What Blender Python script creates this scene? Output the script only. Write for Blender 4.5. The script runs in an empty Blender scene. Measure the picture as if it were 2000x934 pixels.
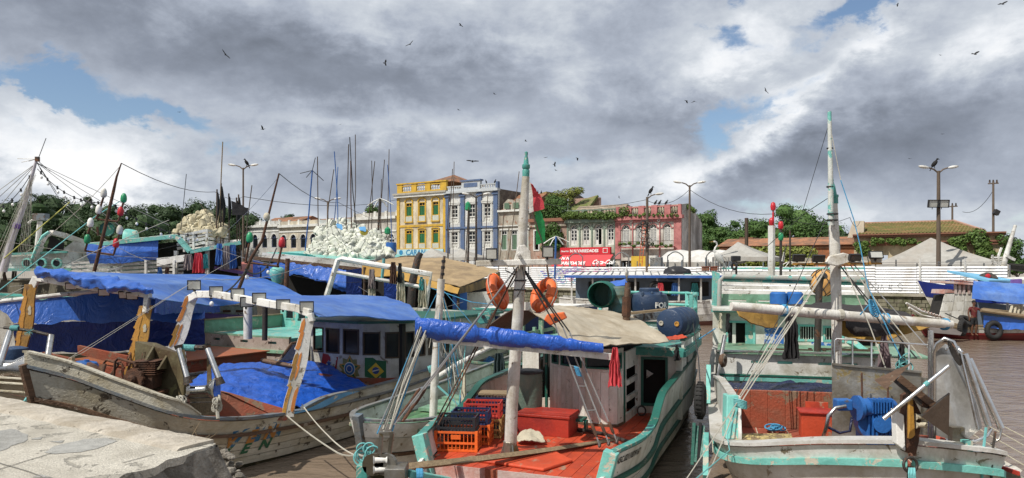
# Harbour scene: camera, sky and sun first, then quay and near boats, far street, trees, middle boats, people and birds
import bpy,bmesh,math,random
from mathutils import Vector,Matrix,noise
random.seed(7)
R=math.radians
SC=bpy.context.scene
COL=SC.collection
V=Vector
FPX,HY,EZ=1428.0,525.0,3.6
cd=bpy.data.cameras.new('camera')
cam=bpy.data.objects.new('camera',cd);COL.objects.link(cam)
cam.location=(0,0,EZ);cam.rotation_euler=(R(90),0,0)
cd.sensor_width=36;cd.lens=36*FPX/2000;cd.shift_y=(HY-467)/2000
cd.clip_end=5000;cd.clip_start=.1
SC.camera=cam
SUN_EL,SUN_AZ=52,232
wd=bpy.data.worlds.new('World');SC.world=wd;wd.use_nodes=True
sl=bpy.data.lights.new('sun','SUN');sl.energy=4.2;sl.angle=R(.5);sl.color=(1,.95,.87)
so=bpy.data.objects.new('sun',sl);COL.objects.link(so)
a,e=R(SUN_AZ),R(SUN_EL)
sdir=V((math.sin(a)*math.cos(e),math.cos(a)*math.cos(e),math.sin(e)))
so.rotation_euler=sdir.to_track_quat('Z','Y').to_euler();so.location=(-20,-20,60)
SC.view_settings.view_transform='Standard';SC.view_settings.look='None'
SC.view_settings.exposure=0.2;SC.view_settings.gamma=1
SC.cycles.max_bounces=6;SC.cycles.caustics_reflective=False;SC.cycles.caustics_refractive=False
class NT:
 def __init__(s,nt):s.t=nt;s.n=nt.nodes;s.l=nt.links
 def new(s,ty,**k):
  n=s.n.new(ty)
  for a,b in k.items():setattr(n,a,b)
  return n
 def put(s,sock,val):
  if isinstance(val,bpy.types.NodeSocket):s.l.new(val,sock)
  else:sock.default_value=val
 def math(s,op,a,b=0.0,c=None,clamp=False):
  n=s.new('ShaderNodeMath',operation=op,use_clamp=clamp)
  s.put(n.inputs[0],a);s.put(n.inputs[1],b)
  if c is not None:s.put(n.inputs[2],c)
  return n.outputs[0]
 def noise(s,vec,scale,detail=4,rough=.55,dist=0.0):
  n=s.new('ShaderNodeTexNoise');s.put(n.inputs['Vector'],vec)
  n.inputs['Scale'].default_value=scale;n.inputs['Detail'].default_value=detail
  n.inputs['Roughness'].default_value=rough;n.inputs['Distortion'].default_value=dist
  return n.outputs['Fac']
 def ramp(s,fac,stops,interp='LINEAR'):
  n=s.new('ShaderNodeValToRGB');s.put(n.inputs[0],fac);cr=n.color_ramp;cr.interpolation=interp
  while len(cr.elements)<len(stops):cr.elements.new(.5)
  for e,(p,c)in zip(cr.elements,stops):
   e.position=p;e.color=(c,c,c,1)if isinstance(c,(int,float))else tuple(c)+(1,)
  return n.outputs[0]
 def mix(s,fac,a,b):
  n=s.new('ShaderNodeMix',data_type='RGBA');s.put(n.inputs[0],fac)
  for i,x in((6,a),(7,b)):
   s.put(n.inputs[i],x if isinstance(x,bpy.types.NodeSocket)else tuple(x)+(1,))
  return n.outputs[2]
 def mapping(s,vec,scale=(1,1,1),loc=(0,0,0),rot=(0,0,0)):
  n=s.new('ShaderNodeMapping');s.put(n.inputs[0],vec)
  n.inputs['Scale'].default_value=scale;n.inputs['Location'].default_value=loc;n.inputs['Rotation'].default_value=rot
  return n.outputs[0]
w=NT(wd.node_tree);w.n.clear()
sky=w.new('ShaderNodeTexSky',sky_type='NISHITA',sun_disc=False,sun_elevation=R(SUN_EL),sun_rotation=R(SUN_AZ),air_density=1.0,dust_density=.6,ozone_density=2.0)
tc=w.new('ShaderNodeTexCoord').outputs['Generated']
sx=w.new('ShaderNodeSeparateXYZ');w.l.new(tc,sx.inputs[0])
X_,Y_,Z_=sx.outputs
az=w.math('ARCTAN2',X_,Y_);el=w.math('ARCSINE',Z_)
st=w.mapping(tc,(1,1,2.3))
n1=w.noise(st,3.2,8,.58,.35);n2=w.noise(w.mapping(tc,(1,1,1.7),(3.1,1.7,.4)),9.0,9,.62,.2)
n3=w.noise(w.mapping(tc,(1,1,1.8),(7.7,2.2,5.4)),7.0,7,.6,.3)
n4=w.noise(w.mapping(tc,(1,1,1.4),(1.3,8.2,2.4)),21.0,8,.62,.2)
azw=w.math('MULTIPLY_ADD',w.math('SUBTRACT',n3,.5),.20,az)
elw=w.math('MULTIPLY_ADD',w.math('SUBTRACT',n2,.5),.14,el)
def gauss(px,py,sx_,sy_,rot=0):
 a0=math.atan((px-1000)/FPX);e0=math.atan((HY-py)/FPX*math.cos(a0))
 da=w.math('SUBTRACT',azw,a0);de=w.math('SUBTRACT',elw,e0)
 c_,s_=math.cos(R(rot)),math.sin(R(rot))
 u=w.math('ADD',w.math('MULTIPLY',da,c_*FPX/sx_),w.math('MULTIPLY',de,s_*FPX/sx_))
 v=w.math('ADD',w.math('MULTIPLY',da,-s_*FPX/sy_),w.math('MULTIPLY',de,c_*FPX/sy_))
 r2=w.math('ADD',w.math('MULTIPLY',u,u),w.math('MULTIPLY',v,v))
 return w.math('POWER',2.718,w.math('MULTIPLY',r2,-1.0))
def total(lst):
 acc=None
 for amp,*g in lst:
  t=w.math('MULTIPLY',gauss(*g),amp);acc=t if acc is None else w.math('ADD',acc,t)
 return acc
br=total([(-.36,280,55,480,100,-8),(-.27,820,150,280,85,4),(-.24,1180,235,270,62,-8),(-.36,1720,265,330,62,4),(-.10,1750,120,260,60,0),(-.20,1000,290,240,40,0),(-.20,1880,330,260,45,0),(-.16,1850,180,150,60,0),(-.22,640,330,260,60,0),(-.2,1500,330,160,40,20),(.20,400,300,230,62,12),(.30,1400,120,95,55,25),(.36,1530,210,250,38,38),(.26,1380,300,130,45,25),(.16,850,245,240,38,-3),(.20,60,275,150,75,0),(.24,1960,90,140,70,30),(.2,1960,300,90,60,0),(.12,380,190,200,40,-4),(.18,880,320,150,40,0),(.16,1050,40,240,60,20),(.2,1150,330,200,40,0),(.14,620,40,200,50,0),(.18,680,240,200,40,0),(.2,200,330,180,40,0)])
bsum=w.math('ADD',br,w.math('MULTIPLY_ADD',w.math('SUBTRACT',n1,.5),.95,.56))
bsum=w.math('ADD',bsum,w.math('MULTIPLY',w.math('SUBTRACT',n2,.5),.62))
bsum=w.math('ADD',bsum,w.math('MULTIPLY',w.math('SUBTRACT',n4,.5),.36),clamp=True)
ccol=w.ramp(bsum,[(.0,(.165,.187,.23)),(.22,(.235,.265,.325)),(.48,(.375,.415,.49)),(.68,(.53,.57,.625)),(.84,(.75,.775,.81)),(1,(.92,.92,.92))])
holes=total([(.80,185,190,120,32,-18),(.62,320,250,110,20,-10),(.45,90,175,60,16,-25),(.35,30,250,50,16,0),(.4,470,300,60,14,20),(.95,1400,245,70,30,30),(.8,1445,40,40,26,0),(1.0,1700,12,150,26,12),(.55,1500,400,150,26,0),(.5,70,150,80,26,0),(.45,1500,205,60,18,35),(.4,1130,300,80,22,0),(.4,1600,140,60,18,35),(.4,1990,420,60,22,0)])
cover=w.math('SUBTRACT',1.15,w.math('ADD',holes,w.math('MULTIPLY',w.math('SUBTRACT',n4,.5),1.1)))
cmask=w.ramp(cover,[(.28,0.0),(.92,1.0)],'EASE')
b1=w.new('ShaderNodeBackground');w.l.new(sky.outputs[0],b1 .inputs[0]);b1 .inputs[1].default_value=.10
b2=w.new('ShaderNodeBackground');w.l.new(ccol,b2 .inputs[0]);b2 .inputs[1].default_value=1.0
mx=w.new('ShaderNodeMixShader');w.l.new(cmask,mx.inputs[0]);w.l.new(b1 .outputs[0],mx.inputs[1]);w.l.new(b2 .outputs[0],mx.inputs[2])
wo=w.new('ShaderNodeOutputWorld');w.l.new(mx.outputs[0],wo.inputs[0])
def at(px,py,d):
 return V(((px-1000)/FPX*d,d,EZ-(py-HY)/FPX*d))
def on(px,py,z):
 return at(px,py,(EZ-z)*FPX/(py-HY))
def lerp(a,b,t):return a+(b-a)*t
def rotz(deg):return Matrix.Rotation(R(deg),3,'Z')
def nz(p,sc=1.0):return noise.noise(V(p)*sc)
def basis(axis):
 ax=V(axis).normalized();h=V((0,0,1))if abs(ax.z)<.95 else V((1,0,0))
 x=h.cross(ax).normalized();return x,ax.cross(x).normalized(),ax
class MB:
 def __init__(s):s.v=[];s.f=[]
 def add(s,vs,fs):
  o=len(s.v);s.v+=[V(p)for p in vs];s.f+=[tuple(i+o for i in f)for f in fs];return s
 def box(s,c,size,rot=None):
  hx,hy,hz=[k/2 for k in size];c=V(c)
  ps=[V((x,y,z))for z in(-hz,hz)for x,y in((-hx,-hy),(hx,-hy),(hx,hy),(-hx,hy))]
  if rot is not None:ps=[rot@p for p in ps]
  return s.add([c+p for p in ps],[(3,2,1,0),(4,5,6,7),(0,1,5,4),(1,2,6,5),(2,3,7,6),(3,0,4,7)])
 def beam(s,a,b,w_,h_,up=None):
  a,b=V(a),V(b);ax=(b-a).normalized();up=V(up)if up else V((0,0,1))
  if abs(ax.dot(up))>.97:up=V((0,1,0))
  x=ax.cross(up).normalized();y=x.cross(ax)
  ps=[p+x*(i*w_/2)+y*(j*h_/2)for p in(a,b)for i,j in((-1,-1),(1,-1),(1,1),(-1,1))]
  return s.add(ps,[(0,1,2,3),(7,6,5,4),(0,4,5,1),(1,5,6,2),(2,6,7,3),(3,7,4,0)])
 def tube(s,pts,r,n=8,cap=True):
  pts=[V(p)for p in pts];k=len(pts);rs=r if isinstance(r,(list,tuple))else[r]*k
  px=None;vs=[]
  for i,p in enumerate(pts):
   t=(pts[min(i+1,k-1)]-pts[max(i-1,0)])
   t=t.normalized()if t.length>1e-9 else V((0,0,1))
   if px is None:px=basis(t)[0]
   px=(px-t*px.dot(t))
   px=px.normalized()if px.length>1e-6 else basis(t)[0]
   py=t.cross(px)
   for j in range(n):
    a=2*math.pi*j/n;vs.append(p+(px*math.cos(a)+py*math.sin(a))*rs[i])
  fs=[(i*n+j,i*n+(j+1)%n,(i+1)*n+(j+1)%n,(i+1)*n+j)for i in range(k-1)for j in range(n)]
  if cap:fs+=[tuple(range(n))[::-1],tuple((k-1)*n+j for j in range(n))]
  return s.add(vs,fs)
 def prism(s,poly,vec):
  n=len(poly);vec=V(vec);ps=[V(p)for p in poly]
  return s.add(ps+[p+vec for p in ps],[tuple(range(n))[::-1],tuple(range(n,2*n))]+[(i,(i+1)%n,n+(i+1)%n,n+i)for i in range(n)])
 def lathe(s,base,axis,prof,n=16,cap=True):
  x,y,z=basis(axis);b=V(base);vs=[]
  for r,h in prof:
   for j in range(n):
    a=2*math.pi*j/n;vs.append(b+z*h+(x*math.cos(a)+y*math.sin(a))*r)
  k=len(prof);fs=[(i*n+j,i*n+(j+1)%n,(i+1)*n+(j+1)%n,(i+1)*n+j)for i in range(k-1)for j in range(n)]
  if cap:fs+=[tuple(range(n))[::-1],tuple((k-1)*n+j for j in range(n))]
  return s.add(vs,fs)
 def torus(s,c,axis,R_,r,n=24,m=10):
  x,y,z=basis(axis);c=V(c);vs=[]
  for i in range(n):
   a=2*math.pi*i/n;d=x*math.cos(a)+y*math.sin(a)
   for j in range(m):
    b=2*math.pi*j/m;vs.append(c+d*(R_+r*math.cos(b))+z*(r*math.sin(b)))
  return s.add(vs,[(i*m+j,((i+1)%n)*m+j,((i+1)%n)*m+(j+1)%m,i*m+(j+1)%m)for i in range(n)for j in range(m)])
 def ball(s,c,r,n=12,m=8,rot=None,f=None):
  rx,ry,rz=r if isinstance(r,(list,tuple))else(r,r,r);c=V(c);vs=[]
  for i in range(m+1):
   th=math.pi*i/m
   for j in range(n):
    ph=2*math.pi*j/n
    p=V((rx*math.sin(th)*math.cos(ph),ry*math.sin(th)*math.sin(ph),rz*math.cos(th)))
    if f:p=p*f(p)
    vs.append(c+(rot@p if rot is not None else p))
  return s.add(vs,[(i*n+j,(i+1)*n+j,(i+1)*n+(j+1)%n,i*n+(j+1)%n)for i in range(m)for j in range(n)])
 def sheet(s,g,th=.012):
  nr,nc=len(g),len(g[0]);P=[[V(p)for p in r]for r in g];top=[];bot=[]
  for i in range(nr):
   for j in range(nc):
    a=P[min(i+1,nr-1)][j]-P[max(i-1,0)][j];b=P[i][min(j+1,nc-1)]-P[i][max(j-1,0)]
    n_=a.cross(b);n_=n_.normalized()if n_.length>1e-9 else V((0,0,1))
    top.append(P[i][j]+n_*th/2);bot.append(P[i][j]-n_*th/2)
  N=nr*nc;fs=[]
  for i in range(nr-1):
   for j in range(nc-1):
    q=(i*nc+j,i*nc+j+1,(i+1)*nc+j+1,(i+1)*nc+j)
    fs.append(q[::-1]);fs.append(tuple(k+N for k in q))
  rim=[(0,j)for j in range(nc)]+[(i,nc-1)for i in range(1,nr)]+[(nr-1,j)for j in range(nc-2,-1,-1)]+[(i,0)for i in range(nr-2,0,-1)]
  ids=[i*nc+j for i,j in rim]
  for k in range(len(ids)):
   a,b=ids[k],ids[(k+1)%len(ids)];fs.append((a,b,b+N,a+N))
  return s.add(top+bot,fs)
INV={}
def tag(o,label=None,cat=None,group=None,kind=None):
 if label:o['label']=label
 if cat:o['category']=cat
 if group:o['group']=group
 if kind:o['kind']=kind
 return o
def thing(name,label,cat,loc,rz=0.0,group=None):
 o=bpy.data.objects.new(name,None);COL.objects.link(o);o.empty_display_size=.2
 o.location=loc;o.rotation_euler=(0,0,rz)
 INV[o]=(Matrix.Translation(V(loc))@Matrix.Rotation(rz,4,'Z')).inverted()
 return tag(o,label,cat,group)
def obj(name,mb,m,parent=None,smooth=None,bevel=0,label=None,cat=None,group=None,kind=None,sub=0,loc=None):
 me=bpy.data.meshes.new(name);inv=INV.get(parent)
 if parent is None and loc is not None:inv=Matrix.Translation(V(loc)).inverted()
 vs=[inv@p for p in mb.v]if inv is not None else mb.v
 me.from_pydata([tuple(p)for p in vs],[],mb.f);me.update()
 bm=bmesh.new();bm.from_mesh(me);bmesh.ops.recalc_face_normals(bm,faces=bm.faces);bm.to_mesh(me);bm.free()
 o=bpy.data.objects.new(name,me);COL.objects.link(o)
 if parent is not None:o.parent=parent;INV[o]=inv
 elif loc is not None:o.location=loc;INV[o]=inv
 if m:me.materials.append(m)
 if smooth is not None:
  me.polygons.foreach_set('use_smooth',[True]*len(me.polygons));me.set_sharp_from_angle(angle=R(smooth))
 if bevel:
  b=o.modifiers.new('bevel','BEVEL');b.width=bevel;b.segments=2;b.limit_method='ANGLE';b.angle_limit=R(40)
 if sub:
  b=o.modifiers.new('sub','SUBSURF');b.levels=sub;b.render_levels=sub
 return tag(o,label,cat,group,kind)
def kids(o):return[c for c in o.children]
def dup(o,loc=None,rz=None,label=None,parent=None):
 c=o.copy();COL.objects.link(c)
 if parent is not None:c.parent=parent
 if loc is not None:c.location=loc
 if rz is not None:c.rotation_euler=(0,0,rz)
 if label:c['label']=label
 for k in kids(o):dup(k,parent=c)
 return c
class Fr:
 def __init__(s,O,u):s.O=V((O[0],O[1],0));u=V((u[0],u[1],0)).normalized();s.u=u;s.n=V((u.y,-u.x,0));s.ang=math.atan2(u.y,u.x)
 def __call__(s,a,t,z):return s.O+s.u*a+s.n*t+V((0,0,z))
 def st(s,p):d=V((p[0],p[1],0))-s.O;return d.dot(s.u),d.dot(s.n)
 def rot(s):return Matrix.Rotation(s.ang,3,'Z')
 def box(s,mb,c,size):
  return mb.box(s(*c),size,s.rot())
MATS={}
def mat(name,col,rough=.6,metal=0.0,var=.14,vscale=2.0,wear=None,wamt=.35,wscale=4.0,dirt=None,damt=.45,dscale=1.3,dstretch=1.0,bump=.12,bscale=22.0,bdist=.02,grime=.35,rnd=.12,grain=0.0,gaxis=0,spec=.4,trans=0.0,alpha=1.0,emit=None,crinkle=0.0,crscale=4.0):
 if name in MATS:return MATS[name]
 m=bpy.data.materials.new(name);m.use_nodes=True;t=NT(m.node_tree);t.n.clear()
 tcn=t.new('ShaderNodeTexCoord').outputs['Object']
 oi=t.new('ShaderNodeObjectInfo').outputs['Random']
 off=t.new('ShaderNodeVectorMath',operation='ADD');t.l.new(tcn,off.inputs[0])
 cmb=t.new('ShaderNodeCombineXYZ');rr=t.math('MULTIPLY',oi,37.0)
 for k in range(3):t.l.new(rr,cmb.inputs[k])
 t.l.new(cmb.outputs[0],off.inputs[1]);co=off.outputs[0]
 lo=tuple(max(0,c*(1-var))for c in col);hi=tuple(min(1,c*(1+var))for c in col)
 nv=t.noise(co,vscale,6,.6)
 c=t.mix(t.ramp(nv,[(.3,0.0),(.7,1.0)]),lo,hi)
 hgt=t.noise(co,bscale,5,.6)
 if grain:
  sc=[18,18,18];sc[gaxis]=.9
  g=t.noise(t.mapping(co,tuple(sc)),1.6,6,.65,.3)
  c=t.mix(t.math('MULTIPLY',t.ramp(g,[(.42,1.0),(.62,0.0)]),grain),c,tuple(k*.38 for k in col))
  hgt=t.math('ADD',hgt,t.math('MULTIPLY',g,1.3))
 if dirt:
  nd=t.noise(t.mapping(co,(1,1,dstretch)),dscale,7,.68,.4)
  c=t.mix(t.ramp(nd,[(.62-damt*.35,0.0),(.80-damt*.3,1.0)]),c,dirt)
 if grime and bump:
  ng=t.noise(t.mapping(co,(1,1,.45),(3,5,7)),2.7,8,.72,.6);nf=t.noise(co,34,3,.6)
  gk=t.math('ADD',t.math('MULTIPLY',t.ramp(ng,[(.40,0.0),(.74,1.0)]),grime),t.math('MULTIPLY',t.math('SUBTRACT',nf,.42),.45),clamp=True)
  c=t.mix(gk,c,(col[0]*.42+.02,col[1]*.40+.016,col[2]*.36+.01))
 if wear:
  nw=t.noise(co,wscale,9,.72,.5)
  wm=t.ramp(nw,[(.66-wamt*.3,0.0),(.69-wamt*.3,1.0)])
  c=t.mix(wm,c,wear);hgt=t.math('SUBTRACT',hgt,t.math('MULTIPLY',wm,.55))
 if rnd:
  hs=t.new('ShaderNodeHueSaturation');t.l.new(c,hs.inputs['Color']);t.l.new(t.math('MULTIPLY_ADD',oi,rnd*2,1-rnd),hs.inputs['Value']);c=hs.outputs[0]
 b=t.new('ShaderNodeBsdfPrincipled');t.l.new(c,b.inputs['Base Color']);b.inputs['Metallic'].default_value=metal
 t.l.new(t.math('MULTIPLY_ADD',nv,.25,max(.02,rough-.12)),b.inputs['Roughness'])
 b.inputs['Specular IOR Level'].default_value=spec
 if trans:b.inputs['Transmission Weight'].default_value=trans
 if emit:b.inputs['Emission Color'].default_value=tuple(emit[:3])+(1,);b.inputs['Emission Strength'].default_value=emit[3]
 if bump:
  if crinkle:
   cr=t.noise(t.mapping(co,(1,1,.6)),crscale,5,.55,1.6)
   cr2=t.math('ABSOLUTE',t.math('SUBTRACT',cr,.5))
   hgt=t.math('ADD',t.math('MULTIPLY',hgt,.15),t.math('MULTIPLY',cr2,crinkle*9))
  bn=t.new('ShaderNodeBump');bn.inputs['Strength'].default_value=min(1,bump*3);bn.inputs['Distance'].default_value=bdist
  t.l.new(hgt,bn.inputs['Height']);t.l.new(bn.outputs[0],b.inputs['Normal'])
 o=t.new('ShaderNodeOutputMaterial');t.l.new(b.outputs[0],o.inputs[0])
 MATS[name]=m;return m
WOODG=(.16,.11,.07)
M=dict(white=mat('white_paint',(.74,.73,.69),.5,wear=(.2,.16,.11),wamt=.22,wscale=5,dirt=(.36,.33,.26),damt=.42,dscale=1.1,bump=.1),whitep=mat('white_planks',(.72,.71,.65),.6,wear=(.22,.19,.14),wamt=.18,wscale=6,dirt=(.46,.43,.35),damt=.45,dscale=2,dstretch=.35,bump=.14,rnd=.10),hullA=mat('old_white_hull',(.66,.62,.51),.65,wear=(.10,.08,.055),wamt=.27,wscale=2.6,dirt=(.40,.34,.22),damt=.55,dscale=1.1,bump=.2,bscale=14,grain=.16,gaxis=0),algae=mat('algae_hull',(.07,.065,.03),.55,wear=(.16,.13,.06),wamt=.3,dirt=(.025,.03,.015),damt=.7,bump=.3),rail=mat('brown_rail',(.15,.085,.05),.6,grain=.6,wear=(.30,.26,.2),wamt=.25,bump=.2),greyrail=mat('grey_weathered_rail',(.22,.22,.21),.6,wear=(.1,.07,.05),wamt=.3,dirt=(.10,.17,.25),damt=.4,grain=.4),bluetrim=mat('light_blue_trim',(.13,.34,.55),.5,wear=(.5,.46,.38),wamt=.25),teal=mat('teal_paint',(.075,.31,.27),.5,wear=(.40,.37,.29),wamt=.36,wscale=5,dirt=(.035,.19,.16),damt=.4),aqua=mat('aqua_paint',(.19,.52,.46),.5,wear=(.48,.45,.36),wamt=.33,wscale=5,dirt=(.07,.3,.26),damt=.35),dteal=mat('dark_green_paint',(.012,.115,.085),.4,wear=(.2,.2,.15),wamt=.16,dirt=(.01,.06,.045),damt=.4),palegreen=mat('pale_green_paint',(.20,.36,.25),.5,wear=(.42,.38,.28),wamt=.25,dirt=(.1,.18,.11),damt=.5),green=mat('green_deck',(.11,.26,.12),.55,wear=(.30,.28,.17),wamt=.25,dirt=(.06,.13,.07),damt=.5,grain=.3),reddeck=mat('red_deck',(.56,.075,.028),.55,var=.2,wear=(.34,.20,.13),wamt=.24,wscale=3.2,dirt=(.30,.045,.025),damt=.5,dscale=1.0,bump=.1,rnd=.07),redbox=mat('red_box',(.42,.04,.024),.45,wear=(.18,.09,.06),wamt=.12,dirt=(.20,.02,.02),damt=.4),oldred=mat('faded_red_wood',(.33,.075,.035),.6,wear=(.20,.13,.08),wamt=.35,wscale=3,dirt=(.22,.10,.06),damt=.6,grain=.3,bump=.15),pink=mat('pink_white',(.58,.48,.44),.6,dirt=(.40,.16,.12),damt=.5),blueroll=mat('blue_roll_tarp',(.015,.10,.50),.32,var=.2,bump=.25,crinkle=.34,crscale=4.2,bdist=.025,spec=.6),blue=mat('blue_tarp',(.030,.125,.50),.34,var=.16,bump=.2,crinkle=.32,crscale=2.1,bdist=.03,rnd=.05,spec=.6),bluesm=mat('blue_canvas',(.040,.135,.47),.5,var=.14,vscale=.8,bump=.12,crinkle=.14,crscale=1.6,dirt=(.12,.22,.47),damt=.55,dscale=.8,rnd=.05,grime=.5),bluedkshade=mat('dark_and_shaded_blue_tarp',(.014,.05,.27),.42,bump=.3,crinkle=.5,crscale=2.6,bdist=.03),navy=mat('navy_tarp',(.012,.02,.07),.35,bump=.4,crinkle=.7,crscale=5),canvas=mat('beige_canvas',(.46,.405,.31),.8,var=.1,dirt=(.30,.24,.16),damt=.5,dscale=1.2,bump=.15,crinkle=.25,crscale=2.4),ochre=mat('ochre_canvas',(.38,.22,.045),.75,dirt=(.22,.13,.04),damt=.4,bump=.2,crinkle=.3),tan=mat('tan_canvas',(.40,.29,.16),.8,dirt=(.24,.17,.10),damt=.5,bump=.2,crinkle=.2),steel=mat('stainless_steel',(.72,.71,.69),.24,1.0,var=.1,dirt=(.30,.27,.22),damt=.35,bump=.04,bscale=8),steelp=mat('worn_steel_plate',(.34,.33,.30),.42,.75,var=.25,vscale=1.4,dirt=(.16,.13,.085),damt=.6,dscale=1.7,wear=(.26,.20,.09),wamt=.25,wscale=3,bump=.08),olive=mat('rusting_olive_plate',(.16,.135,.075),.55,.45,var=.3,dirt=(.10,.065,.035),damt=.6,dscale=2.2,wear=(.25,.22,.10),wamt=.25,bump=.12),rust=mat('rust',(.14,.062,.034),.8,.2,var=.35,vscale=7,dirt=(.065,.038,.027),damt=.6,dscale=6,bump=.5,bscale=45),iron=mat('dark_iron',(.07,.062,.055),.55,.5,wear=(.14,.07,.04),wamt=.35,bump=.2),black=mat('black_plastic',(.02,.02,.022),.45,var=.2),dark=mat('dark_interior',(.022,.020,.018),.8,var=.3,bump=0),glass=mat('window_glass',(.014,.017,.02),.15,var=.2,bump=0,spec=.25),lens=mat('floodlight_glass',(.55,.55,.50),.3,var=.15,bump=.05,spec=.6),bulb=mat('bulb_glass',(.75,.75,.72),.15,bump=0),rope=mat('rope',(.42,.40,.34),.9,bump=.2),ropeb=mat('blue_rope',(.06,.28,.48),.8,bump=.2),ropet=mat('teal_rope',(.15,.42,.42),.8),cable=mat('cable',(.03,.03,.03),.6,bump=0),wire=mat('steel_wire',(.30,.29,.28),.45,.5,bump=0),yrope=mat('yellow_rope',(.42,.40,.10),.8,bump=0),bluepaint=mat('bright_blue_motor',(.025,.135,.42),.38,wear=(.10,.09,.09),wamt=.1,dirt=(.015,.07,.26),damt=.4),barrel=mat('dark_blue_barrel',(.02,.045,.10),.42,dirt=(.06,.09,.13),damt=.35,wear=(.3,.33,.36),wamt=.05,wscale=9),orange=mat('orange_plastic',(.80,.16,.03),.42,dirt=(.55,.10,.03),damt=.35),orangew=mat('orange_lifebuoy',(.78,.16,.04),.5,dirt=(.5,.1,.04),damt=.4,bump=.06),redcl=mat('red_cloth',(.58,.06,.075),.9,bump=.2),blackcl=mat('black_cloth',(.014,.014,.016),.9,bump=.2),greycl=mat('grey_cloth',(.22,.18,.17),.9,bump=.2),cream=mat('cream_cloth',(.55,.50,.38),.9,bump=.2),brown=mat('brown_cloth',(.09,.045,.03),.9),bluecl=mat('blue_cloth',(.04,.12,.34),.9),tealcl=mat('teal_cloth',(.05,.28,.28),.9),ochrew=mat('ochre_painted_wood',(.50,.26,.045),.5,wear=(.22,.12,.05),wamt=.3,dirt=(.32,.18,.05),damt=.4,grain=.2,gaxis=2),orangep=mat('orange_trim',(.60,.22,.05),.5,wear=(.3,.2,.1),wamt=.2),mastw=mat('white_mast',(.74,.72,.67),.5,wear=(.30,.24,.17),wamt=.22,wscale=6,dirt=(.42,.38,.3),damt=.45,dscale=2.2,grain=.22,gaxis=2),wood=mat('bare_wood',(.30,.22,.13),.75,grain=.5,gaxis=0,bump=.2),woodd=mat('dark_wood',(.09,.06,.04),.7,grain=.5,gaxis=2),woodv=mat('grey_pole_wood',(.16,.12,.09),.8,grain=.4,gaxis=2),foam=mat('foam_white',(.66,.67,.60),.8,dirt=(.50,.53,.42),damt=.5,dscale=2.5,rnd=.16),foamy=mat('foam_yellowed',(.52,.47,.33),.85,dirt=(.35,.30,.18),damt=.5,dscale=2.5,rnd=.16),tyre=mat('tyre_rubber',(.022,.022,.022),.8,bump=.3),red=mat('red_plastic',(.50,.02,.03),.35),greenp=mat('green_plastic',(.02,.26,.11),.35),purple=mat('purple_paint',(.22,.12,.42),.5),hullE=mat('grey_white_hull',(.56,.55,.52),.5,wear=(.24,.2,.15),wamt=.18,wscale=3.5,dirt=(.38,.35,.29),damt=.45,dscale=1.2,bump=.1),)
wm=bpy.data.materials.new('muddy_water');wm.use_nodes=True;t=NT(wm.node_tree);t.n.clear()
co=t.new('ShaderNodeTexCoord').outputs['Object']
na=t.noise(t.mapping(co,(1,1.7,1),rot=(0,0,.25)),.75,6,.58,.9);nb=t.noise(t.mapping(co,(1,1.5,1),rot=(0,0,-.2)),2.8,5,.6,.8)
hh=t.math('ADD',na,t.math('MULTIPLY',nb,.35))
bn=t.new('ShaderNodeBump');bn.inputs['Strength'].default_value=.5;bn.inputs['Distance'].default_value=.16;t.l.new(hh,bn.inputs['Height'])
b=t.new('ShaderNodeBsdfPrincipled');t.l.new(t.mix(t.noise(co,.15,4),(.19,.142,.102),(.235,.18,.132)),b.inputs['Base Color'])
b.inputs['Roughness'].default_value=.06;b.inputs['IOR'].default_value=1.33;t.l.new(bn.outputs[0],b.inputs['Normal'])
o=t.new('ShaderNodeOutputMaterial');t.l.new(b.outputs[0],o.inputs[0])
obj('water',MB().add([(-400,-60,0),(700,-60,0),(700,900,0),(-400,900,0)],[(0,1,2,3)]),wm,kind='structure')
conc=mat('pale_concrete',(.47,.425,.355),.9,var=.22,vscale=9,dirt=(.33,.285,.22),damt=.55,dscale=2.2,bump=.6,bscale=32,rnd=.03,wear=(.30,.26,.2),wamt=.12,wscale=9)
pav=mat('speckled_paving',(.54,.505,.43),.85,var=.30,vscale=48,dirt=(.38,.35,.29),damt=.5,dscale=1.4,bump=.5,bscale=60,wear=(.36,.335,.28),wamt=.22,wscale=2.4)
patchm=mat('grey_worn_patch',(.34,.335,.31),.85,var=.18,vscale=14,bump=.3,bscale=50)
rub=mat('broken_concrete',(.33,.30,.255),.95,var=.4,vscale=6,dirt=(.12,.105,.085),damt=.6,dscale=4,bump=.8,bscale=18,bdist=.05)
QZ=1.95
qe0,qe1=on(-260,727,QZ),on(422,866,QZ)
qdir=(qe1-qe0).normalized();qn=V((-qdir.y,qdir.x,0))*-1
if qn.y>0:qn=-qn
def rag(p,a):return V((nz(p,2.3)*a+nz(p,7)*a*.4,nz(p+V((9,3,1)),2.3)*a,0))
q=thing('quay','sunlit pale concrete quay slab with broken corner in the foreground','quay',(qe1 .x-2,qe1 .y-1,0));q['kind']='structure'
N=46;top_e=[]
for i in range(N+1):
 p=lerp(qe0,qe1,i/N);top_e.append(p+rag(p,.025))
end=[qe1,on(404,874,QZ),on(372,885,QZ),on(330,897,QZ),on(296,912,QZ),on(262,922,QZ),on(225,940,QZ),on(190,960,QZ),V((-3.0,4.6,QZ)),V((-2.9,-6,QZ))]
end2=[]
for a_,b_ in zip(end,end[1:]):end2+=[lerp(a_,b_,k/5)for k in range(5)]
end=[p+(rag(p*1.7,.06)if i and p.y>5 else V())for i,p in enumerate(end2+[end[-1]])]
poly=top_e+end[1:]+[V((-40,-6,QZ)),V((-40,qe0 .y,QZ))]
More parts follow.
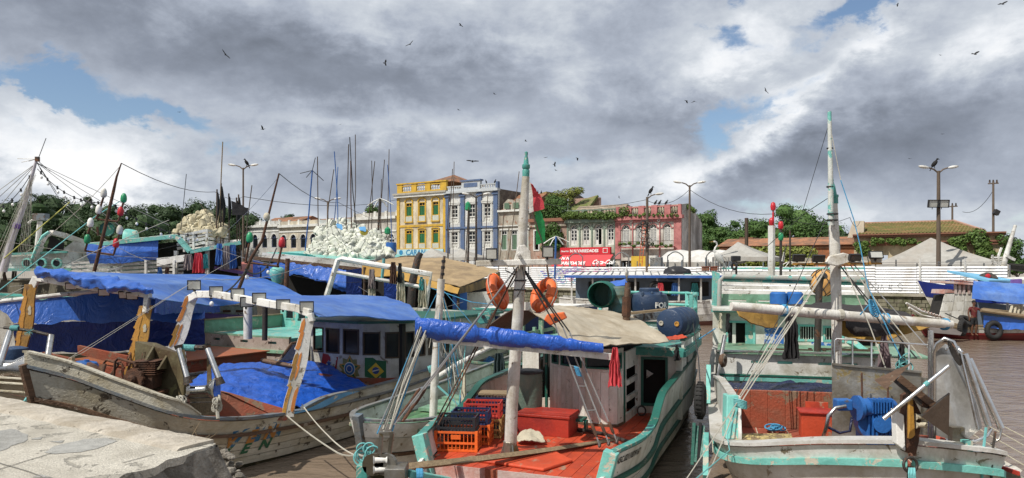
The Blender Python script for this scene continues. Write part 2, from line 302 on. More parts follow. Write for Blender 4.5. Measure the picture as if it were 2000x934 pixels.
slab=MB().prism([V((p.x,p.y,QZ-.07))for p in poly],(0,0,.07))
obj('slab',slab,pav,q)
kb=MB();NK=60
for k in range(1):
 rings=[]
 for i in range(NK+1):
  p=lerp(qe0,qe1-qdir*.03,i/NK);wv=.34+.05*nz(p,1.5);h=.03+.012*nz(p,2.2)+.008*nz(p,9)
  o_=p+rag(p,.025)
  rings.append([o_+V((0,0,-.02)),o_+V((0,0,h)),o_+qn*(wv*.6)+V((0,0,h+.012*nz(p,5))),o_+qn*(wv+.03*nz(p,6))+V((0,0,h*.8)),o_+qn*(wv+.07+.05*nz(p,6))+V((0,0,-.02))])
 vs=[v for r in rings for v in r];n5=5
 kb.add(vs,[(i*n5+j,i*n5+(j+1)%n5,(i+1)*n5+(j+1)%n5,(i+1)*n5+j)for i in range(NK)for j in range(n5)]+[tuple(range(n5)),tuple(NK*n5+j for j in range(n5))])
obj('kerb',kb,conc,q,smooth=50)
def patch(pts,name='worn_patch',m=None,dz=.004):
 P=[on(*p,QZ)for p in pts];c=sum(P,V())/len(P);ring=[]
 for i in range(len(P)):
  for k in range(6):
   p=lerp(P[i],P[(i+1)%len(P)],k/6);ring.append(p+rag(p*2.3,.045)+V((0,0,dz)))
 mb=MB();mb.add(ring+[c+V((0,0,dz))],[(i,(i+1)%len(ring),len(ring))for i in range(len(ring))]);obj(name,mb,m or patchm,q)
patch([(-30,846),(20,838),(52,850),(54,862),(28,870),(0,882),(-30,880)]);patch([(84,884),(110,872),(160,858),(205,856),(228,862),(205,872),(160,884),(112,887)])
patch([(60,857),(88,854),(80,860)]);patch([(92,864),(124,861),(118,866)])
patch([(60,934),(80,928),(95,936)],dz=.005)
for a_,b_ in(((-40,930),(100,886)),((0,905),(75,930)),((75,930),(110,950)),((270,850),(352,880)),((238,905),(300,888))):
 pa,pb=on(*a_,QZ),on(*b_,QZ);mb=MB();pts=[lerp(pa,pb,k/12)+rag(lerp(pa,pb,k/12),.02)+V((0,0,.006))for k in range(13)]
 dd=(pb-pa).normalized();nn=V((-dd.y,dd.x,0))*.006
 mb.add([p-nn for p in pts]+[p+nn for p in pts],[(k,k+1,k+14,k+13)for k in range(12)]);obj('joint_line',mb,mat('dark_joint',(.16,.15,.13),.9,bump=0),q)
rb=MB();rows=[]
edge=[lerp(qe0,qe1,k/10)for k in range(7,10)]+end[:-1]
for j in range(9):
 z=QZ-.02-(QZ+.4)*j/8;row=[]
 for i in range(len(edge)*2-1):
  p=lerp(edge[i//2],edge[min(i//2+1,len(edge)-1)],(i%2)/2);pp=V((p.x,p.y,z))
  out=V((.9,.25,0))*(-.02+.70*(j/8)**.7+(.22*nz(pp,2.6)+.14*nz(pp,7))*(.25+min(1,j/2)))
  row.append(pp+out)
 rows.append(row)
nc=len(rows[0]);rb.add([p for r in rows for p in r],[(i*nc+j,i*nc+j+1,(i+1)*nc+j+1,(i+1)*nc+j)for i in range(8)for j in range(nc-1)])
obj('rubble_face',rb,rub,q)
mb=MB();mb.prism([V((p.x,p.y,-.6))+qn*.05 for p in(qe0,lerp(qe0,qe1,.8))]+[V((p.x,p.y,-.6))+qn*.6 for p in(lerp(qe0,qe1,.8),qe0)],(0,0,QZ+.27));obj('quay_face',mb,rub,q)
chs=MB();rnd=random.Random(5)
for k in range(120):
 px,py=rnd.uniform(300,470),0;py=880+rnd.random()*60
 p=on(px,py,rnd.uniform(.9,1.3));r=rnd.uniform(.02,.085)
 chs.ball(p,(r,r*rnd.uniform(.6,1),r*rnd.uniform(.5,.9)),6,4,f=lambda p_:1+.35*nz(p_+V((k,0,0)),20))
base_r=MB();base_r.lathe((-2.7,5.4,-.5),(0,0,1),[(1.2,0),(1.15,.9),(.9,1.4),(.6,1.55),(.05,1.6)],18)
base_r.v=[p+V((nz(p,2)*.18,nz(p+V((5,5,5)),2)*.18,nz(p,3)*.13))for p in base_r.v]
tag(obj('rubble',base_r,rub),'heap of rubble below the broken quay corner','rubble',kind='structure')
obj('rubble_stones',chs,rub,kind='stuff')
tw=MB()
for k in range(9):
 p=on(360+rnd.uniform(-20,60),900+rnd.uniform(-15,15),1.45);d=V((rnd.uniform(-1,1),rnd.uniform(-.4,.4),rnd.uniform(-.2,.5))).normalized()
 tw.tube([p,p+d*.18+V((0,0,.02)),p+d*.4],[.008,.006,.003],5)
tag(obj('dry_twig',tw,M['wood']),'dry twigs caught on the broken quay corner','twigs',kind='stuff')
def cr(st,k=5):
 out=[]
 for i in range(len(st)-1):
  p0,p1,p2,p3=st[max(i-1,0)],st[i],st[i+1],st[min(i+2,len(st)-1)]
  for j in range(k):
   u=j/k;out.append(tuple(.5*(2*b+(c-a)*u+(2*a-5*b+4*c-d)*u*u+(3*b-a-3*c+d)*u**3)for a,b,c,d in zip(p0,p1,p2,p3)))
 out.append(tuple(st[-1]));return[(s,max(0,h),z,max(0,b))for s,h,z,b in out]
class Hull:
 def __init__(s,fr,st,rake=.5,rl=2.5,bot=-.35,flare=.9,k=5,tmax=99):
  s.fr=fr;s.st=cr(st,k);s.rake=rake;s.rl=rl;s.bot=bot;s.fl=flare;s.tm=tmax
 def out(s,i,r,side,inset=0.0,up=0.0):
  S,ht,zt,hw=s.st[i];z=s.bot+(zt-s.bot)*r
  h=hw+(ht-hw)*max(0,z/zt)**s.fl if z>0 else hw*(1+z*.7)
  if side>0:h=min(h,s.tm)
  sa=S+s.rake*(1-r)*max(0,1-S/s.rl)**1.3
  a=s.st[max(i-1,0)];b=s.st[min(i+1,len(s.st)-1)];ds,dt=b[0]-a[0],b[1]-a[1];L=math.hypot(ds,dt)or 1
  return s.fr(sa+inset*dt/L,side*max(0,h-inset*ds/L),z+up)
 def half(s,S,z=None):
  for a,b in zip(s.st,s.st[1:]):
   if a[0]<=S<=b[0]:
    u=(S-a[0])/((b[0]-a[0])or 1);ht=lerp(a[1],b[1],u);zt=lerp(a[2],b[2],u);hw=lerp(a[3],b[3],u)
    if z is None:return ht
    return hw+(ht-hw)*max(0,z/zt)**s.fl
  return s.st[-1][1]
 def top(s,S):
  for a,b in zip(s.st,s.st[1:]):
   if a[0]<=S<=b[0]:return lerp(a[2],b[2],(S-a[0])/((b[0]-a[0])or 1))
  return s.st[-1][2]
 def strip(s,mb,side,r0,r1,th=.05,i0=0,i1=None,proud=0.0,sub=2):
  i1=len(s.st)-1 if i1 is None else i1;vs=[];k=sub+1
  for i in range(i0,i1+1):
   for q_ in range(k):vs.append(s.out(i,lerp(r0,r1,q_/sub),side,-proud))
   for q_ in range(sub,-1,-1):vs.append(s.out(i,lerp(r0,r1,q_/sub),side,th))
  m_=2*k;n=i1-i0
  mb.add(vs,[(i*m_+j,i*m_+(j+1)%m_,(i+1)*m_+(j+1)%m_,(i+1)*m_+j)for i in range(n)for j in range(m_)]+[tuple(range(m_)),tuple(n*m_+j for j in range(m_))])
 def planks(s,root,rows,sides=(-1,1),name='hull_plank',th=.05,i0=0,i1=None):
  for sd in sides:
   for r0,r1,m_,pr in rows:
    mb=MB();s.strip(mb,sd,r0+.004,r1-.004,th,i0,i1,pr);obj(name,mb,m_,root,smooth=35)
 def cap(s,root,m_,w_=.14,h_=.05,name='gunwale',i0=0,i1=None,sides=(-1,1),r=1.0,inset=.04,up=.026):
  i1=len(s.st)-1 if i1 is None else i1
  for sd in sides:
   mb=MB();vs=[]
   for i in range(i0,i1+1):
    for ins,uu in((inset-w_/2,-h_/2),(inset-w_/2,h_/2),(inset+w_/2,h_/2),(inset+w_/2,-h_/2)):vs.append(s.out(i,r,sd,ins,uu+up))
   n=i1-i0
   mb.add(vs,[(i*4+j,i*4+(j+1)%4,(i+1)*4+(j+1)%4,(i+1)*4+j)for i in range(n)for j in range(4)]+[(0,1,2,3),tuple(n*4+j for j in range(4))])
   obj(name,mb,m_,root,smooth=35)
 def transom(s,root,m_):
  i=len(s.st)-1;mb=MB();L=[s.out(i,r/5,-1)for r in range(6)];Rr=[s.out(i,r/5,1)for r in range(6)]
  mb.prism(L+Rr[::-1],s.fr.u*.06);obj('transom',mb,m_,root)
 def stem(s,root,m_,w_=.16,ext=.12,d_=.14):
  mb=MB();S,ht,zt,hw=s.st[0]
  a=s.fr(S+s.rake,0,s.bot);b_=s.fr(S-ext*.4,0,zt+ext);mb.beam(a,b_,w_,d_,up=s.fr.u);obj('stem_post',mb,m_,root)
 def deck(s,root,z,s0,s1,m_,pw=.2,name='deck_plank',inset=.06,zf=None):
  tmax=max(h for _,h,_,_ in s.st);n=int(2*tmax/pw)+1;K=14
  for j in range(n):
   t0=-tmax+j*pw;t1=t0+pw-.008;up=[];lo=[]
   for k in range(K+1):
    S=lerp(s0,s1,k/K);hf=s.half(S,z)-inset
    hr=min(hf,s.tm-inset);a,b_=max(-hf,min(hr,t0)),max(-hf,min(hr,t1))
    if b_-a>.004:up.append((S,a,b_))
   if len(up)<2:continue
   zz=zf or(lambda S:z)
   mb=MB();vs=[]
   for S,a,b_ in up:vs+=[s.fr(S,a,zz(S)),s.fr(S,b_,zz(S)),s.fr(S,b_,zz(S)-.035),s.fr(S,a,zz(S)-.035)]
   m4=len(up)-1
   mb.add(vs,[(i*4+q_,i*4+(q_+1)%4,(i+1)*4+(q_+1)%4,(i+1)*4+q_)for i in range(m4)for q_ in range(4)]+[(0,1,2,3),tuple(m4*4+q_ for q_ in range(4))])
   obj(name,mb,m_,root)
def pathmap(fr,pts):
 P=[V((a,b,0))for a,b in pts];L=[0]
 for a,b in zip(P,P[1:]):L.append(L[-1]+(b-a).length)
 def f(x,z,d=0.0):
  x=max(0,min(L[-1]-1e-6,x));i=0
  while L[i+1]<x:i+=1
  u=(x-L[i])/(L[i+1]-L[i]);p=lerp(P[i],P[i+1],u);dr=(P[i+1]-P[i]).normalized()
  d0=(P[i]-P[i-1]).normalized()if i else dr;d1=(P[i+2]-P[i+1]).normalized()if i+2<len(P)else dr
  dr=(lerp(d0+dr,dr+d1,u)).normalized();nrm=V((-dr.y,dr.x,0))*f.sgn
  q_=p+nrm*d;return fr(q_.x,q_.y,z)
 f.sgn=1;f.L=L[-1]
 dr=(P[1]-P[0]).normalized()
 if V((-dr.y,dr.x,0)).x>0:f.sgn=-1
 return f
def cells(W_,H0,H1,ops,step):
 xs={0.0,W_};zs={H0,H1}
 ops=[(max(0.0,a),min(W_,b),max(H0,c),min(H1,d))for a,b,c,d in ops if a<W_ and b>0 and c<H1 and d>H0]
 for x0,x1,z0,z1 in ops:xs|={x0,x1};zs|={z0,z1}
 xs=sorted(xs);out=[]
 for a in range(len(xs)-1):
  n=max(1,int((xs[a+1]-xs[a])/step+.5))
  for k in range(n):out.append((lerp(xs[a],xs[a+1],k/n),lerp(xs[a],xs[a+1],(k+1)/n)))
 return out,sorted(zs)
def hexa(mb,f,x0,x1,z0,z1,d0,d1):
 ps=[f(x,z,d)for d in(d0,d1)for x,z in((x0,z0),(x1,z0),(x1,z1),(x0,z1))]
 mb.add(ps,[(0,1,2,3),(7,6,5,4),(0,4,5,1),(1,5,6,2),(2,6,7,3),(3,7,4,0)])
def wall(f,W_,z0,z1,ops,th=.06,step=.25,mb=None):
 mb=mb or MB();xs,zs=cells(W_,z0,z1,ops,step)
 for x0,x1 in xs:
  for a,b in zip(zs,zs[1:]):
   cx,cz=(x0+x1)/2,(a+b)/2
   if any(o_[0]<cx<o_[1]and o_[2]<cz<o_[3]for o_ in ops):continue
   hexa(mb,f,x0,x1,a,b,-th,0)
 return mb
def frame_of(f,x0,x1,z0,z1,w_=.05,d0=-.04,d1=.02,mb=None,step=.2):
 mb=mb or MB();n=max(1,int((x1-x0)/step+.5))
 for k in range(n):
  a,b=lerp(x0,x1,k/n),lerp(x0,x1,(k+1)/n)
  hexa(mb,f,a,b,z0,z0+w_,d0,d1);hexa(mb,f,a,b,z1-w_,z1,d0,d1)
 hexa(mb,f,x0,x0+w_,z0+w_,z1-w_,d0,d1);hexa(mb,f,x1-w_,x1,z0+w_,z1-w_,d0,d1);return mb
def cab_window(root,f,x0,x1,z0,z1,fm,gm=None,w_=.045):
 fo=obj('window',frame_of(f,x0,x1,z0,z1,w_),fm,root)
 if gm:
  mb=MB();hexa(mb,f,x0+w_,x1-w_,z0+w_,z1-w_,-.03,-.02);obj('pane',mb,gm,fo)
 return fo
def decal(f,pts,d=.006,th=.004):
 n=len(pts);mb=MB()
 mb.add([f(x,z,d)for x,z in pts]+[f(x,z,d-th)for x,z in pts],[tuple(range(n)),tuple(range(n,2*n))[::-1]]+[(i,(i+1)%n,n+(i+1)%n,n+i)for i in range(n)]);return mb
def floodlight(parent,c,face,w_=.30,h_=.2,d_=.07,bm_=None,lm=None,tilt=None):
 face=V(face).normalized();x=face.cross(V((0,0,1))).normalized();z=x.cross(face);rot=Matrix((x,face,z)).transposed();c=V(c)
 mb=MB();mb.box(c-face*d_*.5,(w_*.82,d_*.9,h_*.82),rot)
 for sx_ in(-1,1):mb.box(c+x*sx_*w_*.47,(w_*.06,d_*.6,h_),rot)
 for sz in(-1,1):mb.box(c+z*sz*h_*.46,(w_*.88,d_*.6,h_*.08),rot)
 mb.beam(c-face*d_*.8-z*h_*.2,c-face*d_*.6-z*h_*.75,.03,.03)
 o_=obj('floodlight',mb,bm_ or M['black'],parent)
 obj('lens',MB().box(c+face*.012,(w_*.87,.012,h_*.83),rot),lm or M['lens'],o_);return o_
def rope(pts,r=.008,m_=None,parent=None,name='stay',sag=0.0,n=5,**k):
 pts=[V(p)for p in pts]
 if sag:
  full=[]
  for a,b in zip(pts,pts[1:]):
   for i in range(8):u=i/8;full.append(lerp(a,b,u)-V((0,0,sag*4*u*(1-u))))
  pts=full+[pts[-1]]
 return obj(name,MB().tube(pts,r,n),m_ or M['wire'],parent,**k)
def cloth(pts_rows,nu,nv,amp=.05,sc=2.0,th=.012,fold=0.0,seed=0):
 nr,nc=len(pts_rows),len(pts_rows[0]);g=[]
 for i in range(nu+1):
  u=i/nu*(nr-1);a=min(int(u),nr-2);fu=u-a;row=[]
  for j in range(nv+1):
   v=j/nv*(nc-1);b=min(int(v),nc-2);fv=v-b
   p=lerp(lerp(V(pts_rows[a][b]),V(pts_rows[a][b+1]),fv),lerp(V(pts_rows[a+1][b]),V(pts_rows[a+1][b+1]),fv),fu)
   s_=V((seed*3.1,seed*1.7,0));k=amp*(nz(p+s_,sc)+.5*nz(p+s_,sc*2.7)+.25*nz(p+s_,sc*6))
   row.append(p+V((k*.35,k*.5,k)))
  g.append(row)
 return MB().sheet(g,th)
def hang(c,w_,h_,m_,label,name='shirt',cat='cloth',seed=0,d=V((1,0,0)),group=None,taper=.6):
 d=V(d).normalized();nn=V((-d.y,d.x,0));g=[]
 for i in range(10):
  u=i/9;row=[]
  for j in range(15):
   v=j/14-.5;ww=w_*(taper+(1-taper)*u**.7)
   fold=.05*w_/.4*math.sin(v*22+seed*2+1.3*u)*(.3+u)+.06*nz(V((v*3,u*2,seed)),1)
   row.append(V(c)+d*(v*ww+.03*nz(V((u*3,seed,v)),2))+nn*fold-V((0,0,h_*u*(1-.12*abs(nz(V((v*4,seed,0)),1.5))))))
  g.append(row)
 return obj(name,MB().sheet(g,.01),m_,None,smooth=60,label=label,cat=cat,group=group,loc=c)
def text_mb(s_,size,o_,x,up,shear=0.0,bold=0.0,ext=.004,sx_=1.0,align='LEFT'):
 cu=bpy.data.curves.new('lettering','FONT');cu.body=s_;cu.size=size;cu.shear=shear;cu.offset=bold;cu.extrude=ext;cu.align_x=align;cu.resolution_u=2
 tmp=bpy.data.objects.new('lettering',cu);COL.objects.link(tmp);dg=bpy.context.evaluated_depsgraph_get();dg.update()
 me=bpy.data.meshes.new_from_object(tmp.evaluated_get(dg));x=V(x).normalized();up=V(up).normalized();nn=x.cross(up);mb=MB()
 mb.add([V(o_)+x*p.co.x*sx_+up*p.co.y+nn*p.co.z for p in me.vertices],[tuple(p.vertices)for p in me.polygons])
 bpy.data.objects.remove(tmp);bpy.data.curves.remove(cu);bpy.data.meshes.remove(me);return mb
def surf(h,side=1):
 def f(x,z,d=0.0):
  zt=h.top(x);r=(z-h.bot)/(zt-h.bot);e_=.08
  def P(q_):return h.half(q_,z),q_+h.rake*(1-r)*max(0,1-q_/h.rl)**1.3
  t0,s0=P(x);t1,s1=P(x+e_);tx=V((s1-s0,t1-t0,0)).normalized()
  return h.fr(s0-tx.y*d,side*(t0+tx.x*d),z)
 return f
def surf_text(f,s_,size,x0,z0,d=.012,shear=0.0,bold=0.0,sx_=1.0,flip=1):
 m_=text_mb(s_,size,(0,0,0),(1,0,0),(0,1,0),shear,bold,0,sx_);mb=MB()
 mb.add([f(x0+flip*p.x,z0+p.y,d)for p in m_.v],m_.f);return mb
def scallop_leg(base,top,wd_,w_,th,m_,parent,name='gallows_leg',strips=(),notch=(.3,.5,.68,.85),wtop=None):
 base,top=V(base),V(top);ax=top-base;wd_=V(wd_).normalized();nn=wd_.cross(ax).normalized();L=[];Rr=[];n=60;wtop=wtop or w_
 for i in range(n+1):
  u=i/n;ww=lerp(w_,wtop,u);p=base+ax*u;b_=0
  for q_ in notch:
   dlt=u-q_
   if-.12<dlt<=0:b_-=.10*(1+dlt/.12)
   elif 0<dlt<.02:b_+=.06
  L.append(p-wd_*ww*(.5+b_*1.0));Rr.append(p+wd_*ww*(.5-.10*math.sin(u*9)))
 mb=MB()
 vs=[];
 for a,b in zip(L,Rr):vs+=[a-nn*th/2,b-nn*th/2,b+nn*th/2,a+nn*th/2]
 q4=[(i*4+j,i*4+(j+1)%4,(i+1)*4+(j+1)%4,(i+1)*4+j)for i in range(n)for j in range(4)]+[(0,1,2,3),tuple(n*4+j for j in range(4))]
 mb.add(vs,q4);leg=obj(name,mb,m_,parent,smooth=30)
 sg=-1 if nn.y>0 else 1
 for(u0,u1,e0,e1,sm)in strips:
  mb=MB();vs=[];k=24
  for i in range(k+1):
   u=lerp(u0,u1,i/k);j=min(n,int(u*n));a,b=L[j],Rr[j];tp=min(1,min(i,k-i)/3);mid=(e0+e1)/2
   A,B=lerp(a,b,mid+(e0-mid)*tp),lerp(a,b,mid+(e1-mid)*tp);o_=nn*sg*(th/2)
   vs+=[A+o_*.9,B+o_*.9,B+o_*1.16,A+o_*1.16]
  mb.add(vs,[(i*4+j,i*4+(j+1)%4,(i+1)*4+(j+1)%4,(i+1)*4+j)for i in range(k)for j in range(4)]+[(0,1,2,3),tuple(k*4+j for j in range(4))])
  obj('trim_strip',mb,sm,leg)
 return leg
fA=Fr((-7.6,11.45),(.5,.866))
A=thing('fishing_boat','weathered white fishing boat with white gallows and flags painted on its cabin','boat',fA(6,0,0),fA.ang)
hA=Hull(fA,[(0,.03,2.05,.03),(.45,.45,1.85,.15),(.9,1.0,1.55,.42),(1.5,1.62,1.2,.95),(2.4,1.78,.98,1.4),(3.6,1.76,.86,1.55),(5,1.70,.80,1.55),(7,1.58,.80,1.5),(9,1.5,.92,1.42),(12,1.4,1.1,1.3),(14,1.2,1.2,1.1)],.55,2.6)
H_=M['hullA']
hA.planks(A,[(0,.20,M['algae'],0),(.20,.33,M['algae'],0),(.33,.45,H_,.002),(.45,.56,H_,0),(.56,.67,H_,.003),(.67,.78,H_,0),(.78,.99,H_,.012)])
hA.cap(A,M['rail'],.10,.06,'rub_rail',r=.79,inset=-.02,up=0)
hA.cap(A,M['greyrail'],.17,.05)
hA.stem(A,M['rail'],.10,.06,.16);hA.transom(A,H_)
hA.deck(A,.55,.6,13.8,M['oldred'],.3)
for sd in(-1,1):
 for(i0,i1,hgt,nm)in((0,17,.17,'bow_bulwark'),(27,50,.15,'side_bulwark')):
  mb=MB();vs=[]
  for i in range(i0,i1+1):
   k=min(1,(i1-i)/2.2)if nm[0]=='b' else min(1,(i-i0)/3.0);hh=.02+hgt*math.sin(k*math.pi/2)
   for ins,uu in((-.02,.05),(-.02,.05+hh),(.05,.05+hh),(.05,.05)):vs.append(hA.out(i,1,sd,ins,uu))
  n=i1-i0
  mb.add(vs,[(i*4+j,i*4+(j+1)%4,(i+1)*4+(j+1)%4,(i+1)*4+j)for i in range(n)for j in range(4)]+[(0,1,2,3),tuple(n*4+j for j in range(4))])
  bw=obj(nm,mb,H_,A,smooth=30)
  mb=MB();vs=[]
  for i in range(i0,i1+1):
   k=min(1,(i1-i)/2.2)if nm[0]=='b' else min(1,(i-i0)/3.0);hh=.08+hgt*math.sin(k*math.pi/2)
   for ins,uu in((-.05,hh-.01),(-.05,hh+.02),(.08,hh+.02),(.08,hh-.01)):vs.append(hA.out(i,1,sd,ins,uu))
  mb.add(vs,[(i*4+j,i*4+(j+1)%4,(i+1)*4+(j+1)%4,(i+1)*4+j)for i in range(n)for j in range(4)]+[(0,1,2,3),tuple(n*4+j for j in range(4))])
  obj('bulwark_cap',mb,M['greyrail']if nm[0]=='s' else H_,bw,smooth=30)
fs=surf(hA,1)
mb=MB()
for i in range(27,31):pass
k0=[hA.out(i,1,1,-.058,z_)for i,z_ in((25,.03),(27,.05),(28,.10),(29,.17),(30,.235),(31,.24))];k1=[hA.out(i,1,1,-.058,z_)for i,z_ in((26,.005),(28,.02),(29,.04),(30,.11),(31,.17),(32,.2))]
off_=fA.n*.008
mb.add(k0+k1+[p-off_ for p in k0+k1],[(i,i+1,i+7,i+6)for i in range(5)]+[(i+12,i+13,i+19,i+18)for i in range(5)]);obj('painted_curve',mb,M['bluetrim'],A)
lb,lo,lg=mat('letter_blue',(.05,.17,.30),.6,wear=(.40,.36,.28),wamt=.3,bump=0),mat('letter_orange',(.42,.19,.05),.6,wear=(.40,.36,.28),wamt=.3,bump=0),mat('letter_green',(.04,.14,.07),.6,wear=(.40,.36,.28),wamt=.35,bump=0)
lk=mat('letter_black',(.03,.03,.03),.6,bump=0)
for ch,x0 in(('V',2.36),('E',2.80),('N',3.18)):
 obj('painted_letter',surf_text(fs,ch,.34,x0+.07,.50,.012,.35,.030,1.2),lb,A);obj('painted_letter',surf_text(fs,ch,.30,x0,.49,.017,.35,.016,1.15),lo,A)
 obj('painted_letter',surf_text(fs,ch,.24,x0-.07,.30,.012,.35,.012,1.3),lg,A)
obj('painted_letter',surf_text(fs,'B',.16,.66,1.10,.012,.1,.004,1.1),lk,A)
for x0,mm in((.95,lo),(1.05,lb),(1.2,lo),(1.32,lb),(1.5,lo),(1.62,lb),(1.85,lb)):
 pts=[(x0+.12*math.cos(a_),.78-.1*(x0-.9)+.13*math.sin(a_))for a_ in[k*math.pi/8 for k in range(9)]];pts+=[(x0+.06*math.cos(a_),.78-.1*(x0-.9)+.05*math.sin(a_))for a_ in[k*math.pi/8 for k in range(8,-1,-1)]]
 mb=MB();n=len(pts);mb.add([fs(a,b_,.013)for a,b_ in pts],[(i,i+1,n-2-i,n-1-i)for i in range(8)]);obj('painted_letter',mb,mm,A)
strp=[(.0,.36,.0,.30,M['ochrew']),(.37,.66,.0,.28,M['ochrew']),(.67,1.0,.02,.34,M['orangep']),(.05,.30,.66,.95,M['orangep']),(.38,.66,.34,.50,M['orangep'])]
legdir=V((.93,.36,0))
nb_,nt_=at(561,815,13.72),at(603,622,14.15);fb_,ft_=at(322,735,15.33),at(376,578,15.6)
scallop_leg(nb_,nt_,legdir,.23,.10,M['white'],A,strips=strp,wtop=.26);scallop_leg(fb_,ft_,legdir,.25,.10,M['white'],A,strips=strp,wtop=.28)
mb=MB();pts=[]
pth=[at(368,585,15.58),at(385,575,15.5),at(420,575,15.3),at(470,583,15.0),at(530,594,14.6),at(580,602,14.3),at(606,612,14.15),at(610,628,14.15)]
for a,b_ in zip(pth,pth[1:]):mb.beam(a,b_,.10,.15)
gb=obj('gallows_beam',mb,M['white'],A,bevel=.015)
for(px,py,d,tl)in((379,557,15.5,0),(422,569,15.3,.1),(464,573,15.05,-.15),(506,582,14.75,.2),(553,595,14.45,0),(599,599,14.2,-.1),(482,590,14.9,.6)):
 floodlight(gb,at(px,py,d),(.35+tl*.6,-1,-.12),.27,.21)
obj('post',MB().tube([at(484,662,17.2),at(484,598,17.2)],.10,12),M['white'],A,smooth=40);obj('post',MB().tube([at(517,665,16.6),at(518,597,16.6)],.06,10),M['iron'],A,smooth=40)
C5=[[at(436,704,17.3),at(500,703,17.6),at(575,702,18.2),at(640,712,18.3)],[at(400,722,15.9),at(480,722,16.2),at(590,735,16.6),at(680,738,17.2)],[at(368,748,14.6),at(470,755,14.9),at(580,762,15.3),at(738,762,16.7)],[at(380,778,13.9),at(470,790,13.8),at(560,800,14.1),at(722,775,16.2)]]
for r in C5:
 for p in r:p.z=max(.86,min(1.35,p.z))
obj('tarpaulin',cloth(C5,70,90,.055,2.4,seed=3),M['blueroll'],None,smooth=70,label='crumpled blue tarpaulin lying over the open hold of the weathered white boat',cat='tarpaulin')
mb=MB();mb.prism([at(428,764,13.35),at(445,768,13.35),at(562,802,13.75),at(556,822,13.6),at(424,818,13.2)],fA.u*.05);obj('hold_coaming',mb,M['oldred'],A)
mb=MB();mb.prism([at(372,768,13.0),at(430,768,13.1),at(426,812,12.95),at(368,812,12.85)],fA.u*.03);obj('plywood_board',mb,M['wood'],A)
mb=MB();mb.tube([at(512,704,16.4),at(572,716,16.0)],.055,10);obj('hatch_beam',mb,M['rail'],A,smooth=40)
mb=MB();mb.prism([at(610,735,17.2),at(650,735,17.6),at(735,764,17.0),at(715,772,16.5)],(0,0,.1));obj('hold_coaming',mb,M['oldred'],A)
mb=MB();mb.prism([fA(6.3,-1.55,.85),fA(7.3,-1.55,.85),fA(7.3,-1.55,1.75),fA(6.9,-1.55,1.7),fA(6.5,-1.55,1.35),fA(6.3,-1.55,1.2)],fA.n*.06);qb=obj('quarter_bulwark',mb,M['hullA'],A)
mb=MB();mb.tube([fA(6.25,-1.52,1.2),fA(6.5,-1.52,1.38),fA(6.88,-1.52,1.74),fA(7.35,-1.52,1.79)],.035,6);obj('bulwark_cap',mb,M['rail'],qb,smooth=50)
pA=pathmap(fA,[(7.5,-1.5),(7.35,-.6),(7.45,.3),(7.75,.85),(8.15,1.15),(9,1.28),(12,1.28)])
wins=[];x=.12
for w_ in(.42,.47,.47,.43,.36,.30,.27,.5,.6):
 wins.append((x,x+w_,1.50 if x<2 else 1.42,2.12 if x<1.5 else 2.06));x+=w_+.11
obj('cabin_wall',wall(pA,pA.L,.55,2.28,wins,.06,.12),mat('cabin_white',(.60,.59,.55),.55,wear=(.22,.19,.14),wamt=.22,dirt=(.4,.37,.31),damt=.5,dscale=1.6,bump=.1),A,smooth=30)
for k,w_ in enumerate(wins):cab_window(A,pA,*w_,M['woodd'],M['glass']if k else None,.035)
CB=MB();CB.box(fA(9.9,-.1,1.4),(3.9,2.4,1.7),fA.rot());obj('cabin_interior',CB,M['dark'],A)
mb=MB();mb.prism([fA(7.2,-1.65,2.28),fA(7.15,.4,2.28),fA(7.9,1.3,2.28),fA(9,1.45,2.28),fA(12.2,1.45,2.3),fA(12.2,-1.65,2.3)],(0,0,.06));obj('cabin_roof',mb,M['dteal'],A)
obj('cabin_skirt',wall(pA,pA.L,.80,.95,[],-.03,.2),M['oldred'],A)
fr_,fw_,fbl,fg_,fy_=(mat('flag_'+n_,c_,.6,wear=(.4,.37,.32),wamt=.12,bump=0)for n_,c_ in(('red',(.30,.02,.025)),('white',(.55,.54,.5)),('blue',(.02,.06,.22)),('green',(.015,.10,.04)),('yellow',(.50,.34,.03))))
def flagquad(x0,x1,z0,z1):return[(x0,z0),(x1,z0-.06),(x1-.0,z1-.07),(x0+.42*(x1-x0),z1+.01),(x0+.05,z1+.02)]
P0=.42
pf=obj('painted_flag',decal(pA,[(P0,1.02),(P0+.58,.92),(P0+.66,1.42),(P0+.36,1.42),(P0+.33,1.46),(P0+.1,1.48)],.006),fr_,A)
obj('stripe',decal(pA,[(P0+.03,1.06),(P0+.12,1.04),(P0+.63,1.36),(P0+.60,1.42)],.011),fw_,pf)
def star(f,x,z,r0,r1,n,d,rot=90):return decal(f,[(x+(r0 if k%2==0 else r1)*math.cos(R(rot+180*k/n)),z+(r0 if k%2==0 else r1)*math.sin(R(rot+180*k/n)))for k in range(2*n)],d)
obj('star',star(pA,P0+.36,1.24,.11,.045,5,.016),fbl,pf)
ex,ez=1.43,1.15
em=obj('painted_emblem',star(pA,ex,ez,.33,.24,9,.005),mat('emblem_leaf',(.20,.19,.08),.6,wear=(.5,.47,.4),wamt=.3,bump=0),A)
obj('star',star(pA,ex,ez,.34,.15,5,.010),mat('emblem_gold',(.42,.22,.05),.6,bump=0),em);obj('star',star(pA,ex,ez,.27,.12,5,.014),fg_,em)
obj('disc',star(pA,ex,ez,.165,.165,12,.018),fw_,em);obj('disc',star(pA,ex,ez,.145,.145,12,.022),mat('emblem_blue',(.03,.12,.30),.6,bump=0),em);obj('disc',star(pA,ex,ez,.09,.09,10,.026),fw_,em);obj('disc',star(pA,ex,ez,.07,.07,10,.030),fbl,em)
P1=1.86
